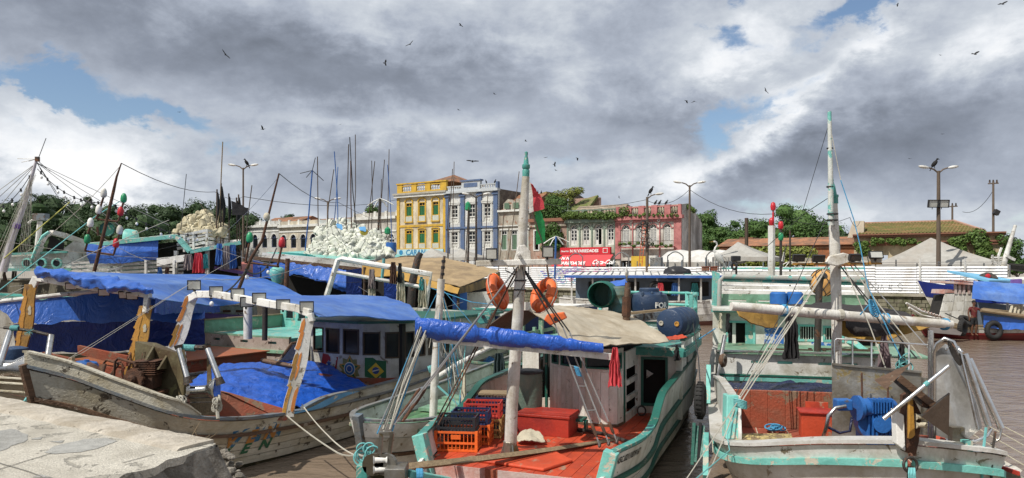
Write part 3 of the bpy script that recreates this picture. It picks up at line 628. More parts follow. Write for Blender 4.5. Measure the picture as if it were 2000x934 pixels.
bf=obj('painted_flag',decal(pA,[(P1,.98),(P1+.52,.86),(P1+.52,1.36),(P1+.28,1.38),(P1+.2,1.44),(P1,1.44)],.006),fg_,A)
cx_,cz_=P1+.27,1.13
obj('diamond',decal(pA,[(cx_-.2,cz_),(cx_,cz_-.19),(cx_+.2,cz_-.02),(cx_,cz_+.19)],.011),fy_,bf);obj('disc',star(pA,cx_,cz_,.085,.085,10,.016),fbl,bf)
obj('band',decal(pA,[(cx_-.08,cz_-.03),(cx_+.08,cz_+.01),(cx_+.08,cz_+.035),(cx_-.08,cz_-.005)],.021),fw_,bf)
def roof_tarp(rows,nu,nv,m_,label,amp=.05,sc=.9,seed=0,name='tarpaulin',cat='tarpaulin',group=None):
 return obj(name,cloth(rows,nu,nv,amp,sc,.02,seed=seed),m_,None,smooth=70,label=label,cat=cat,group=group)
roof_tarp([[at(512,583,14.9),at(545,590,14.65),at(580,599,14.35),at(624,619,14.2)],[fA(6.0,-1.55,2.93),fA(6.0,-.5,2.96),fA(6.0,.7,2.82),fA(6.0,1.72,2.56)],[fA(7.2,-1.7,2.90),fA(7.2,-.5,2.92),fA(7.2,.7,2.74),fA(7.2,1.75,2.42)],[fA(9.6,-1.75,2.86),fA(9.3,-.5,2.84),fA(8.7,.7,2.66),fA(7.9,1.78,2.36)]],30,40,M['bluesm'],'taut blue canvas roof over the cabin with painted flags',.04,.7,2)
def lug(c,r,face,parent,name,m_,n=10,depth=.06,tooth=.12,hub=.45):
 mb=MB();x,y,z=basis(face);pr=[]
 for k in range(n*4):
  rr=r*(1+(tooth if(k%4)<2 else 0));a_=2*math.pi*k/(n*4);pr.append(V(c)+(x*math.cos(a_)+y*math.sin(a_))*rr)
 mb.prism(pr,V(face).normalized()*depth);mb.lathe(c,face,[(r*hub,0),(r*hub,depth*1.8),(r*hub*.6,depth*2.4)],14);return obj(name,mb,m_,parent)
wn=thing('deck_winch','rusty finned deck winch bolted to an olive steel plate','winch',at(290,790,12.6),0)
pl=[at(264,667,12.9),at(300,670,12.9),at(346,690,12.55),at(345,800,12.5),at(300,808,12.6),at(262,795,12.85)]
obj('back_plate',MB().prism(pl,(.02,.05,0)),M['olive'],wn)
mb=MB();mb.prism([at(346,690,12.55),at(356,683,12.5),at(362,720,12.4),at(356,800,12.4),at(345,800,12.5)],(.03,.02,0));obj('side_flange',mb,M['olive'],wn)
mb=MB()
for a_,b_,c_ in(((300,672,12.85),(303,700,12.84),(282,704,12.2)),((326,690,12.7),(328,720,12.7),(306,722,12.2))):mb.prism([at(*a_),at(*b_),at(*c_)],(.03,.01,0))
obj('gusset',mb,M['olive'],wn)
gc=at(282,733,12.35)
mb=MB();mb.box(gc+V((0,.1,0)),(.34,.35,.46))
for k in range(7):mb.box(gc+V((.02,.1,.02+k*.036)),(.42,.40,.016))
obj('gearbox',mb,M['rust'],wn,bevel=.008)
lug(gc+V((-.08,-.13,-.04)),.17,(-.25,-1,.05),wn,'cog_wheel',M['rust'],11)
mb=MB();mb.box(at(280,768,12.3),(.62,.5,.05));mb.box(at(262,775,12.3),(.1,.3,.1));obj('mounting',mb,M['rust'],wn)
mb=MB()
for x0,x1,x2,y0,d in((200,208,228,703,12.6),(222,232,250,700,12.4)):mb.tube([at(x0,738,d),at(x0+3,y0+6,d),at(x0+9,y0,d),at(x1+30,y0+9,d-.2),at(x1+33,y0+16,d-.2)],.022,7)
for a_,b_ in(((236,706),(208,743)),((256,703),(242,748))):mb.tube([at(*a_,12.5),at(*b_,12.4)],.02,7)
mb.tube([at(250,702,12.4),at(255,690,12.5),at(256,705,12.5)],.018,6);mb.tube([at(276,702,12.2),at(279,690,12.3),at(284,688,12.3),at(282,700,12.3)],.008,5)
obj('lever',mb,M['rust'],wn,smooth=50)
anc=thing('anchor','rusty brown plough anchor lying in the bow beside the winch','anchor',at(190,775,12.3),0)
mb=MB();mb.prism([at(170,708,12.6),at(182,714,12.5),at(206,744,12.3),at(190,752,12.2),at(160,740,12.3)],(.03,.06,0));obj('fluke',mb,M['rust'],anc)
mb=MB();mb.prism([at(196,748,12.5),at(214,762,12.3),at(250,775,12.1),at(215,782,12.0),at(178,752,12.2)],(.03,.05,.02));obj('fluke',mb,M['rust'],anc)
mb=MB();mb.tube([at(150,730,12.5),at(180,745,12.3),at(252,768,12.0)],.05,8);mb.tube([at(192,755,12.2),at(205,712,12.5)],.03,8);obj('shank',mb,M['rust'],anc,smooth=50)
mb=MB();mb.lathe(at(166,735,13.2),(0.1,0,1),[(.15,0),(.2,.02),(.2,.22),(.17,.26),(.05,.27),(.045,.3)],18);tag(obj('jerrycan',mb,M['bluepaint'],None,smooth=40),'small bright blue plastic can behind the rusty anchor','container')
rope([at(245,690+80,12.4),at(238,780,12.2),at(247,788,12.2),at(260,785,12.1)],.03,M['rust'],A,'chain')
br=thing('bow_roller','polished steel roller frame with rope lashings on the side deck beside the olive plate','roller',at(385,812,12.6),0)
for a_,b_ in(((349,678),(366,742)),((404,678),(429,743))):
 d0=12.55;mb=MB();mb.tube([at(*a_,d0),at(*b_,d0-.25)],.05,12);obj('upright',mb,M['steel'],br,smooth=40)
 mb=MB();mb.tube([at(a_[0]-1,a_[1]-4,d0),at(a_[0]+1,a_[1]+4,d0)],[.075,.06],12);obj('collar',mb,M['iron'],br,smooth=40);mb=MB();mb.tube([at(b_[0]-2,b_[1]-6,d0-.25),at(b_[0]+2,b_[1]+8,d0-.25)],[.055,.08],12);obj('collar',mb,M['iron'],br,smooth=40)
mb=MB();dr=at(368,763,12.35);dv=(at(424,760,12.4)-dr);L=dv.length
mb.lathe(dr,dv,[(.12,0),(.075,.04),(.075,L*.6),(.10,L*.68),(.20,L*.93),(.21,L)],20);obj('drum',mb,M['steel'],br,smooth=35)
obj('disc',MB().lathe(at(362,720,12.75),(-.9,-.5,0),[(.30,0),(.30,.03)],24),M['steel'],br,smooth=30)
obj('top_bar',MB().tube([at(352,679,12.6),at(407,679,12.6)],.045,8),M['iron'],br,smooth=40)
mb=MB()
for k in range(9):mb.torus(lerp(at(358,679,12.6),at(380,680,12.6),k/8),(1,0,0),.05,.012,10,5)
obj('lashing',mb,M['ropet'],br)
obj('side_plate',MB().prism([at(404,684,12.75),at(410,684,12.75),at(414,760,12.6),at(404,770,12.6)],(0,.02,0)),M['olive'],br)
for y_ in(778,787):rope([at(358,y_,12.3),at(425,y_-2,12.4)],.012,M['iron'],br,'tie_rod')
for px_ in(352,424):
 mb=MB();rnd=random.Random(px_)
 for k in range(12):
  p=at(px_+rnd.uniform(-6,6),792+rnd.uniform(-14,8),12.25);mb.torus(p,(rnd.uniform(-1,1),rnd.uniform(-1,1),rnd.uniform(-.6,.6)),.06,.016,12,5)
 mb.tube([at(px_,800,12.25),at(px_+2,818,12.2)],.03,6);obj('rope_knot',mb,M['rope'],br,smooth=50)
obj('cleat',MB().prism([at(135+200,690,12.9),at(341,688,12.9),at(343,720,12.9),at(337,722,12.9)],(0,.05,0)),M['ochrew'],A)
mb=MB();mb.prism([at(128,715,12.6),at(140,697,12.6),at(142,740,12.4),at(128,742,12.4),at(108,722,12.6)],(0.02,.06,0));obj('bow_bitt',mb,M['wood'],A)
rope([at(108,740,12.3),at(135,700,12.6),at(345,570,15.5),at(470,500,20)],.0045,M['rope'],None,label='thin mooring line running up from the near bow past the yellow gallows',cat='rope')
rope([at(135,700,12.6),at(160,690,12.8),at(385,546,15.6)],.0045,M['rope'],A)
cleats=rope([at(560,812,13.3),at(660,885,11.5),at(700,888,10.3),at(728,885,9.4)],.013,M['rope'],None,label='white mooring rope slung between the weathered hull and the anchor roller',cat='rope',sag=.03)
rope([at(590,790,14.0),at(640,850,12.4),at(690,888,10.8),at(735,889,9.3)],.011,M['rope'],None,label='second white mooring rope sagging just above the dark water',cat='rope',sag=.03)
fB=Fr((-11.3,13.6),(.5,.866))
B=thing('fishing_boat','boat with ochre gallows and long blue canvas roof left of the weathered white boat','boat',fB(6,0,0),fB.ang)
hB=Hull(fB,[(0,.03,2.3,.03),(.5,.6,2.0,.2),(1.2,1.5,1.55,.7),(2.4,1.85,1.25,1.4),(4,1.8,1.15,1.55),(7,1.75,1.15,1.55),(10,1.7,1.3,1.5),(15,1.5,1.5,1.3)],.5,2.5,k=3)
hB.planks(B,[(0,.3,M['algae'],0),(.3,.55,M['hullA'],0),(.55,.8,M['hullA'],0),(.8,.99,M['hullA'],.01)])
hB.cap(B,M['greyrail'],.16,.05);hB.stem(B,M['rail'],.2);hB.deck(B,1.0,.6,7.5,M['oldred'],.4)
mb=MB();Fr.box(fB,mb,(5.5,.1,1.24),(3.6,2.6,.36));obj('hatch',mb,M['oldred'],B,bevel=.02)
mb=MB();Fr.box(fB,mb,(5.5,.1,1.435),(3.7,2.7,.03));obj('hatch_cover',mb,mat('faded_orange_ply',(.44,.13,.05),.6,dirt=(.30,.12,.06),damt=.6,grain=.3),B)
for px0,px1,y0,y1,d,mm in((92,165,690,715,14.6,'oldred'),(165,240,697,720,14.2,'oldred')):
 pass
for a_,b_,c_,e_ in(((82,688),(236,722),(238,742),(84,706)),((151,675),(248,696),(246,716),(152,692))):
 obj('deck_board',MB().prism([at(*q_,15.3)for q_ in(a_,b_,c_,e_)],(.02,.08,0)),M['oldred'],B)
mb=MB();Fr.box(fB,mb,(9.6,0,1.55),(3.6,3.3,.36));obj('quarterdeck',mb,M['aqua'],B)
pq=pathmap(fB,[(7.72,-1.72),(7.62,-.5),(7.62,.6),(7.72,1.75)])
obj('quarterdeck_front',wall(pq,pq.L,.98,1.74,[(.5,.8,1.57,1.64),(1.7,2.0,1.57,1.64),(2.75,3.05,1.57,1.64)],.07,.3),mat('weathered_pink_board',(.40,.33,.29),.6,wear=(.14,.10,.08),wamt=.3,dirt=(.24,.19,.15),damt=.5,grain=.3),B)
obj('deck_trim',wall(pq,pq.L,1.34,1.42,[],-.07,.3),M['palegreen'],B);obj('deck_trim',wall(pq,pq.L,1.74,1.78,[],.1,.3),M['palegreen'],B)
for tt in(-1.66,):
 mb=MB();Fr.box(fB,mb,(9.2,tt,1.93),(3.0,.08,.36));obj('quarter_bulwark',mb,M['palegreen'],B)
 mb=MB();Fr.box(fB,mb,(9.2,tt,2.13),(3.05,.14,.04));obj('bulwark_cap',mb,M['wood'],B)
pc=pathmap(fB,[(10.6,-1.7),(10.45,0),(10.6,1.7)])
ops=[(x_,x_+.42,1.98,2.34)for x_ in(.25,.85,1.45,2.2,2.8)]
obj('cabin_wall',wall(pc,pc.L,1.7,2.44,ops,.06,.3),M['aqua'],B)
for w_ in ops:cab_window(B,pc,*w_,M['aqua'],M['glass'],.04)
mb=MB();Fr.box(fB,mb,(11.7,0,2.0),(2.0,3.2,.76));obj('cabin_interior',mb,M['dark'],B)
for tt in(-1.69,1.69):
 mb=MB();Fr.box(fB,mb,(11.7,tt,2.05),(2.2,.05,.76));obj('cabin_wall',mb,M['aqua'],B)
l1b,l1t,l2b,l2t=at(36,715,17.4),at(62,556,17.8),at(256,735,15.9),at(287,598,16.3)
ostr=[(.05,.95,.08,.36,mat('orange_ochre_edge',(.56,.27,.05),.5,wear=(.3,.2,.1),wamt=.2)),(.62,.74,.58,.80,M['cream']),(.12,.22,.55,.8,M['cream'])]
scallop_leg(l1b,l1t,legdir,.28,.12,M['ochrew'],B,strips=ostr,wtop=.28);scallop_leg(l2b,l2t,legdir,.28,.12,M['ochrew'],B,strips=ostr,wtop=.30)
mb=MB()
for a_,b_ in((at(62,563,17.8),at(72,542,17.8)),(at(72,542,17.8),at(180,560,17.1)),(at(180,560,17.1),at(275,572,16.4)),(at(275,572,16.4),at(295,575,16.3)),(at(289,575,16.3),at(285,612,16.2))):mb.beam(a_,b_,.10,.18)
gb=obj('gallows_beam',mb,M['white'],B,bevel=.02)
for px,py,d,tl in((139,559,17.2,.3),(203,571,16.8,.4),(243,576,16.6,0),(258,578,16.5,0)):floodlight(gb,at(px,py,d),(.2+tl,-1,-.4),.24,.17)
roof_tarp([[at(72,534,18.3),at(150,548,17.4),at(220,560,16.9),at(300,584,16.2)],[at(140,532,20.5),at(230,541,20),at(330,556,20),at(430,598,22)],[at(240,534,24),at(340,537,24),at(440,550,24.5),at(520,589,23.5)],[at(330,537,26.5),at(430,537,26.5),at(520,545,26.5),at(592,577,25)]],40,50,M['bluesm'],'long sun-faded blue canvas roof stretched behind the ochre gallows',.05,.6,5)
obj('valance',cloth([[at(302,585,16.15),at(370,592,19),at(430,598,22)],[at(302,612,16.1),at(370,612,19),at(430,609,22)]],6,24,.06,1.5,seed=15),M['bluedkshade'],None,smooth=70,label='hanging edge of the long blue canvas roof between the two gallows',cat='tarpaulin')
g=[[at(70,524,18.1),at(110,530,17.7),at(160,536,17.3),at(210,543,16.9),at(255,552,16.6),at(296,566,16.3)],[at(66,530,17.5),at(108,536,17.1),at(158,545,16.7),at(208,553,16.3),at(252,560,16.0),at(294,572,15.9)],[at(70,540,17.6),at(110,547,17.2),at(162,560,16.8),at(210,566,16.4),at(254,566,16.1),at(296,579,15.95)]]
obj('tarpaulin',cloth(g,24,70,.11,2.0,.03,seed=9),M['blue'],None,smooth=70,label='bunched blue tarpaulin rolled along the beam of the ochre gallows',cat='tarpaulin')
cu=thing('tarp_curtain','blue tarpaulin curtain hung from a white pole behind the ochre gallows','tarpaulin',at(200,690,19),0)
cp=[at(-10,590,18.3),at(120,576,18.9),at(270,561,19.6)]
obj('pole',MB().tube(cp,.055,8),M['white'],cu,smooth=40)
g1=[[p-V((0,0,.04))for p in cp]+[at(400,600,20.4)],[at(30,628,18.3),at(140,628,18.8),at(275,628,19.5),at(400,622,20.2)]]
g2=[g1[1],[at(30,688,18.5),at(140,690,19.0),at(275,680,19.7),at(400,672,20.4)]]
obj('upper_sheet',cloth(g1,24,70,.10,1.5,seed=12),M['blue'],cu,smooth=70);obj('lower_sheet',cloth(g2,20,60,.08,1.2,seed=14),M['bluedkshade'],cu,smooth=70)  # darker blue of the lower half puts its shade into the colour
bs=thing('bow_roller','polished steel bow roller with two leaning tubes at the left edge of the photo','roller',at(60,770,14),0)
for a_,b_ in(((20,647),(-2,715)),((100,655),(90,720))):obj('upright',MB().tube([at(*a_,13.9),at(*b_,13.6)],.055,12),M['steel'],bs,smooth=40)
mb=MB();mb.lathe(at(-40,722,13.7),(1,.1,.02),[(.30,0),(.16,.35),(.16,.62),(.27,.86),(.29,.95)],22);obj('drum',mb,M['steel'],bs,smooth=35)
obj('top_bar',MB().tube([at(8,640,13.9),at(60,646,13.9),at(103,656,13.9)],.03,8),M['iron'],bs,smooth=40)
for y_ in(738,748,764):rope([at(-20,y_-2,13.5),at(70,y_+4,13.3)],.02,M['hullA'],bs,'tie_rod')
mb=MB();rnd=random.Random(4)
for k in range(26):
 p=at(58,648,13.85);d=V((rnd.uniform(-1,1),rnd.uniform(-1,.2),rnd.uniform(-1,1))).normalized();mb.tube([p,p+d*.1],[.004,.002],4)
for k in range(10):mb.torus(at(22+k*1.5,641,13.9),(1,.2,0),.045,.012,10,5)
obj('lashing',mb,M['ropet'],bs)
mb=MB();mb.lathe(at(30,700,14.6),(0,0,1),[(.2,-.25),(.24,0),(.22,.2),(.1,.24)],16);tag(obj('drum_barrel',mb,M['barrel'],None,smooth=40),'dark blue tub between the steel roller tubes at the left edge','tub')
rope([at(68,755,12.9),at(48,785,12.5)],.025,M['ropet'],None,label='teal rope end hanging by the near stem',cat='rope')
rnd=random.Random(77)
for px,py,d,mm,lab in((222,768,12.2,'rope','heap of grey rope on the bow deck below the rusty pipes'),(330,792,12.2,'ropet','teal rope heap at the foot of the olive plate'),(150,762,12.6,'rust','rusty chain heap in the bow beside the blue can')):
 mb=MB()
 for k in range(9):mb.torus(at(px+rnd.uniform(-14,14),py+rnd.uniform(-5,5),d),(rnd.uniform(-.6,.6),rnd.uniform(-.6,.6),1),rnd.uniform(.05,.13),.016,14,5)
 tag(obj('rope_heap',mb,M[mm],None,smooth=50),lab,'rope')
fC=Fr((-.95,8.2),(.36,.933));DZ=.65
C_=thing('fishing_boat','centre boat with red deck, thick white mast and blue tarpaulin rolled along its boom','boat',fC(6,0,0),fC.ang)
hC=Hull(fC,[(0,.03,.90,.03),(.6,.75,.90,.4),(1.5,1.25,.95,.9),(2.6,1.52,1.03,1.2),(3.6,1.75,1.05,1.45),(4.5,1.76,1.09,1.55),(5.0,1.75,1.26,1.55),(5.5,1.75,1.42,1.55),(6.5,1.74,1.46,1.55),(8,1.72,1.5,1.55),(10,1.68,1.55,1.5),(11.8,1.55,1.6,1.35)],.4,2)
iB=15
hC.planks(C_,[(0,.3,M['algae'],0),(.3,.45,M['whitep'],0),(.45,.6,M['whitep'],.004),(.6,.70,M['whitep'],0)])
hC.planks(C_,[(.725,.985,M['whitep'],0)],name='bulwark_board',i0=iB)
hC.planks(C_,[(.70,.80,M['white'],0)],i1=iB)
hC.cap(C_,M['dteal'],.08,.045,'rub_rail',r=.70,inset=-.02,up=0);hC.cap(C_,M['dteal'],.13,.04,i0=iB+9);hC.cap(C_,M['teal'],.12,.04,i0=iB,i1=iB+9)
hC.cap(C_,M['dteal'],.08,.05,'rub_rail',r=.47,inset=-.02,up=0,i0=iB)
for sd in(-1,1):
 mb=MB();p=hC.out(iB,1,sd,.03,.05);q_=hC.out(iB,.60,sd,.03);mb.beam(q_-fC.u*.02,p-fC.u*.02,.20,.17,up=fC.u);obj('bulwark_post',mb,M['aqua'],C_,bevel=.012)
hC.deck(C_,DZ,2.62,8.2,M['reddeck'],.19);hC.deck(C_,.45,.4,2.6,M['oldred'],.3)
pd=pathmap(fC,[(2.6,-hC.half(2.6,DZ)+.05),(2.6,hC.half(2.6,DZ)-.05)])
for k,(x0,x1)in enumerate(((0,.25),(.25,.95),(.95,1.15),(1.15,2.3))):obj('deck_step',wall(pd,x1-x0 if 0 else pd.L,.30,DZ-.003,[(0,x0,.2,.8),(x1,4,.2,.8)]if k else[(x1,4,.2,.8)],.06,.4),M['pink']if k!=2 else M['oldred'],C_)
iz=surf(hC,1)
obj('painted_number',surf_text(iz,'INSC.0211039167',.135,2.72,.855,.006,.12,.003,.80),lk,C_);obj('painted_number',surf_text(iz,'Z.11',.125,4.15,.875,.006,.12,.002,.8),lk,C_)
mC=obj('mast',MB().tube([at(996,897,11.4),at(1000,790,11.38),at(1012,610,11.35),at(1022,430,11.33),at(1027,345,11.3)],[.098,.095,.088,.075,.058],16),M['mastw'],C_,smooth=50)
obj('finial',MB().lathe(at(1027,346,11.3),(0.02,0,1),[(.055,0),(.058,.10),(.045,.12),(.062,.14),(.062,.19),(.042,.20),(.034,.28),(.022,.33),(.026,.35),(.026,.385),(.0,.40)],14),M['teal'],mC,smooth=40)
obj('mast_step',MB().lathe(at(996,900,11.4),(0,0,1),[(.135,0),(.135,.02),(.115,.03),(.11,.30),(.1,.31)],10),M['steelp'],mC)
mb=MB()
for a_ in range(4):mb.prism([at(996,900,11.4)+rotz(a_*90+20)@V(q_)for q_ in((.09,-.01,0),(.2,-.01,0),(.1,-.01,.28))],rotz(a_*90+20)@V((0,.02,0)))
obj('mast_bracket',mb,M['steelp'],mC)
mb=MB();mb.prism([at(900,908,11.4)*1 for _ in()]or[fC(2.9,-.75,DZ+.002),fC(3.6,-.9,DZ+.002),fC(4.1,.0,DZ+.002),fC(3.4,.7,DZ+.002),fC(2.75,.45,DZ+.002)],(0,0,.05));obj('mast_platform',mb,M['reddeck'],C_,bevel=.02)
mb=MB();mb.beam(at(930,515,11.15),at(1096,511,11.15),.10,.09);cb=obj('crossbar',mb,M['mastw'],mC,bevel=.012)
mb=MB();mb.prism([at(1002,516,11.2),at(1038,516,11.2),at(1036,492,11.2),at(1025,478,11.2),at(1012,480,11.2),at(1006,500,11.2)],(0,-.05,0));mb.tube([at(1013,497,11.2),at(1013,497,11.0)],.03,8);obj('mast_cheek',mb,M['mastw'],mC,bevel=.01)
floodlight(cb,at(960,496,11.0),(-.15,-1,-.15),.17,.17);floodlight(cb,at(1070,492,11.0),(.1,-1,-.15),.17,.17)
mb=MB()
for k,(x,y,l)in enumerate(((988,523,.1),(1003,522,.3),(1020,522,.45),(1032,520,.35))):
 p=at(x,y,11.15);mb.tube([p,p+V((.05*math.sin(k),-.03,-l*.5)),p+V((.12*math.cos(k*2),0,-l))],.009,5)
obj('loose_cable',mb,M['cable'],mC)
mb=MB()
for z_ in(505,548,566):mb.torus(at(1018-(z_-500)*.04,z_,11.34),(0,0,1),.092,.012,16,5)
obj('mast_lashing',mb,M['cable'],mC)
bm0,bm1=at(838,664,11.05),at(1205,700,11.0)
obj('boom',MB().beam(at(845,662,11.05),at(1195,697,11.0),.10,.09),M['mastw'],C_)
g=[];n=90
for i in range(n+1):
 u=i/n;c=lerp(at(812,638,11.0),at(1178,680,10.92),u);r0=.138+.035*nz(V((u*5,2,1)),1)-.07*(u**2);
 if abs(u-.36)<.035:r0*=.72
 if abs(u-.6)<.02:r0*=.88
 if abs(u-.80)<.02:r0*=.85
 ring=[]
 for j in range(18):
  a_=2*math.pi*j/18;rr=r0*(1+.17*nz(V((u*20,math.cos(a_)*2.2,math.sin(a_)*2.2)),1)+.09*nz(V((u*45,math.cos(a_)*5,math.sin(a_)*5)),1))
  ring.append(c+V((0,math.cos(a_)*rr*.6,math.sin(a_)*rr*(1.0 if math.sin(a_)>0 else 1.12))))
 g.append(ring)
mb=MB();mb.add([p for r in g for p in r],[(i*18+j,i*18+(j+1)%18,(i+1)*18+(j+1)%18,(i+1)*18+j)for i in range(n)for j in range(18)]+[tuple(range(18)),tuple(n*18+j for j in range(18))])
obj('tarpaulin',mb,M['blueroll'],None,smooth=60,label='bright blue tarpaulin rolled and tied along the boom of the red-decked boat',cat='tarpaulin')
S_=lambda px,py:fC.st(on(px,py,DZ))
pf_=pathmap(fC,[S_(1074,812),S_(1100,822),S_(1140,830),S_(1180,834),S_(1206,834),S_(1218,828)])
n=13
for k in range(n):
 x0,x1=pf_.L*k/n,pf_.L*(k+1)/n-.006;obj('wall_plank',wall(pf_,x1,DZ,1.66+.002*(k%3),[(-1,x0,0,3)],.04,.12),M['whitep'],C_)
ops=[(.10,.36,1.72,2.02),(.46,1.02,1.72,2.02),(1.10,pf_.L-.12,1.72,2.02)]
obj('window_band',wall(pf_,pf_.L,1.665,2.1,ops,.05,.12),M['whitep'],C_)
for w_ in ops:cab_window(C_,pf_,*w_,M['dteal'],M['glass'],.03)
obj('skirting',wall(pf_,pf_.L,DZ,DZ+.05,[],-.02,.1),M['rail'],C_)
ps_=pathmap(fC,[S_(1218,828),S_(1232,818),S_(1246,806)])
obj('door_jamb',wall(ps_,.13,DZ,2.0,[],.05,.1),M['dteal'],C_);obj('door_jamb',wall(ps_,ps_.L,DZ,2.0,[(0,.131,0,3)]+[(.2,ps_.L-.05,a_,a_+.22)for a_ in(.8,1.12,1.44)],.05,.1),M['whitep'],C_)
cs,ct=S_(1246,806)
pdw=pathmap(fC,[(cs,ct),(7.72,1.66)]);ops=[(.06,.60,.80,1.80)]
obj('cabin_wall',wall(pdw,pdw.L,DZ,1.86,ops,.06,.2),M['whitep'],C_)
dr=obj('doorway',frame_of(pdw,*ops[0],.05,-.05,.025),M['dteal'],C_)
mb=MB();mb.prism([pdw(.16,1.32,-.25),pdw(.30,1.42,-.25),pdw(.16,1.5,-.25)],fC.u*.02);obj('hanging_paper',mb,M['white'],dr)
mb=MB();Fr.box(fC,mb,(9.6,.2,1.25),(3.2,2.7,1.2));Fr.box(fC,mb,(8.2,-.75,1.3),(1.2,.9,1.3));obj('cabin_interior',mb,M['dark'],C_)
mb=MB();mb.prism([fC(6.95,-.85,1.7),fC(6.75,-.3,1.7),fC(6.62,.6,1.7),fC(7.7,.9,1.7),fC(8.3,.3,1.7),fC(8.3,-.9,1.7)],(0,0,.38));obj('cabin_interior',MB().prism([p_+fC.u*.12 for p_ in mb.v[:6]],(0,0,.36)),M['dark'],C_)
pr_=pathmap(fC,[(7.72,1.69),(9.5,1.70),(11.8,1.5)]);pr_.sgn*=1
o1=pr_(1,1,0.1);pr_.sgn*=(1 if(o1-fC(8.7,1.69,1)).dot(fC.n)>0 else-1)
n=14
for k in range(n):
 x0,x1=pr_.L*k/n,pr_.L*(k+1)/n-.008;op_=[(-1,x0,-1,3)]+([(x0,x1+.1,1.45,1.72)]if k in(3,)else[])
 obj('wall_plank',wall(pr_,x1,.55,1.86,op_,.05,.2),M['whitep'],C_)
mb=MB();mb.box(fC(7.75,1.66,1.2),(.13,.13,1.3),fC.rot());obj('corner_post',mb,M['whitep'],C_)
mb=MB();mb.box(fC(7.2,-1.32,1.3),(.12,.36,1.4),fC.rot());obj('cabin_wall',mb,M['whitep'],C_)
mb=MB();mb.box(fC(7.0,-.92,1.35),(.06,.05,1.4),fC.rot());obj('door_jamb',mb,M['dteal'],C_);mb=MB();mb.box(fC(7.25,-1.0,.77),(.06,.4,.25),fC.rot());obj('door_sill',mb,M['whitep'],C_)
ro=[(7.35,1.82),(8.6,1.84),(10,1.82),(11.3,1.66),(11.9,1.3),(12,0),(11.9,-1.4),(7.9,-1.7),(7.5,.2)]
obj('roof_deck',MB().prism([fC(a_,b_,1.97)for a_,b_ in ro],(0,0,.05)),M['teal'],C_)
mb=MB()
for(a_,b_),(c_,d_)in zip(ro[:5],ro[1:6]):mb.beam(fC(a_,b_,1.915),fC(c_,d_,1.915),.06,.12)
mb.beam(fC(7.35,1.82,1.915),fC(7.5,.2,1.915),.06,.12);obj('roof_fascia',mb,M['teal'],C_)
mb=MB()
for(a_,b_),(c_,d_)in zip(ro[:5],ro[1:6]):mb.beam(fC(a_+.2,b_-.06,2.09),fC(c_,d_-.06,2.09),.05,.14)
obj('roof_coaming',mb,M['white'],C_)
mb=MB()
for(a_,b_),(c_,d_)in zip(ro[:5],ro[1:6]):mb.beam(fC(a_+.2,b_-.06,2.175),fC(c_,d_-.06,2.175),.10,.04)
obj('coaming_cap',mb,M['dteal'],C_)
mb=MB();rp=[(9.3,1.70),(10.2,1.68),(11.1,1.58),(11.6,1.3),(11.8,.6),(11.85,-.4),(11.8,-1.0)]
for z_ in(2.42,2.68,2.98):mb.tube([fC(a_,b_,z_)for a_,b_ in rp],.035,8)
rl=obj('railing',mb,M['aqua'],C_,smooth=50)
for a_,b_ in rp:
 mb=MB();mb.beam(fC(a_,b_,2.0),fC(a_,b_,3.02),.08,.07,up=fC.u);obj('railing_post',mb,M['aqua'],rl)
def barrel(c,axis,r,L,m_,label,ribs=3,bungs=True,name='barrel',open_=False):
 pr=[(r*.90,0),(r*.97,.012),(r,.03)]
 for k in range(ribs):
  h=L*(k+1)/(ribs+1);pr+=[(r,h-.03),(r*1.035,h-.015),(r*1.035,h+.015),(r,h+.03)]
 pr+=[(r,L-.03),(r*.97,L-.012),(r*.9,L)]
 if open_:pr+=[(r*.9,L-.02),(r*.92,L-.06),(r*.92,.06),(.0,.05)]
 mb=MB();mb.lathe(c,axis,pr,24);o_=obj(name,mb,m_,None,smooth=35,label=label,cat='barrel',loc=c)
 if bungs:
  x,y,z=basis(axis)
  for s_ in(-1,1):obj('bung',MB().lathe(V(c)+x*s_*r*.58,-z,[(.05,-.01),(.05,.025),(.03,.025),(.028,.012)],10),M['ochrew']if s_<0 else M['rope'],o_)
 return o_
barrel(at(1307,632,14.6),fC.u+V((.42,.1,.02)),.29,.85,M['barrel'],'dark blue plastic barrel lying on the roof deck beside the red rag')
barrel(at(1184,575,16.6),V((-.30,-1,.03)),.29,.8,M['dteal'],'open green tub lying on its side on the roof deck, its mouth to the camera',bungs=False,open_=True,name='tub')
barrel(at(1210,623,16.2),(0,0,1),.25,.72,mat('grimy_teal_barrel',(.07,.16,.16),.55,dirt=(.12,.12,.07),damt=.6,dscale=3),'grimy teal barrel standing on the roof deck behind the mooring post')
tk=obj('water_tank',MB().lathe(at(1268,612,16.2),(0,0,1),[(.30,0),(.40,.06),(.42,.2),(.42,.3),(.38,.42),(.22,.48),(.22,.54),(.2,.56)],26),M['barrel'],None,smooth=40,label='squat dark navy water tank with white FOR lettering on the roof deck',cat='tank',loc=at(1268,612,16.2))
cT=at(1268,612,16.2);tm=text_mb('FOR',.17,(0,0,0),(1,0,0),(0,1,0),0,.006,0);mb=MB()
mb.add([cT+V((math.sin(p.x/.42+.10)*.428,-math.cos(p.x/.42+.10)*.428,.14+p.y))for p in tm.v],tm.f);obj('lettering',mb,M['white'],tk)
for k in range(3):obj('tank_rib',MB().box(cT+V((-.2+.2*k,-.30,.44)),(.05,.1,.1)),M['barrel'],tk,bevel=.02)
mp=obj('mooring_post',MB().tube([at(1223,650,14.9),at(1224,600,14.9),at(1226,552,14.9)],[.085,.075,.055],10),M['rail'],C_,smooth=40)
obj('post_wrap',MB().tube([at(1223,618,14.9),at(1224,580,14.9)],.09,8),M['rust'],mp)
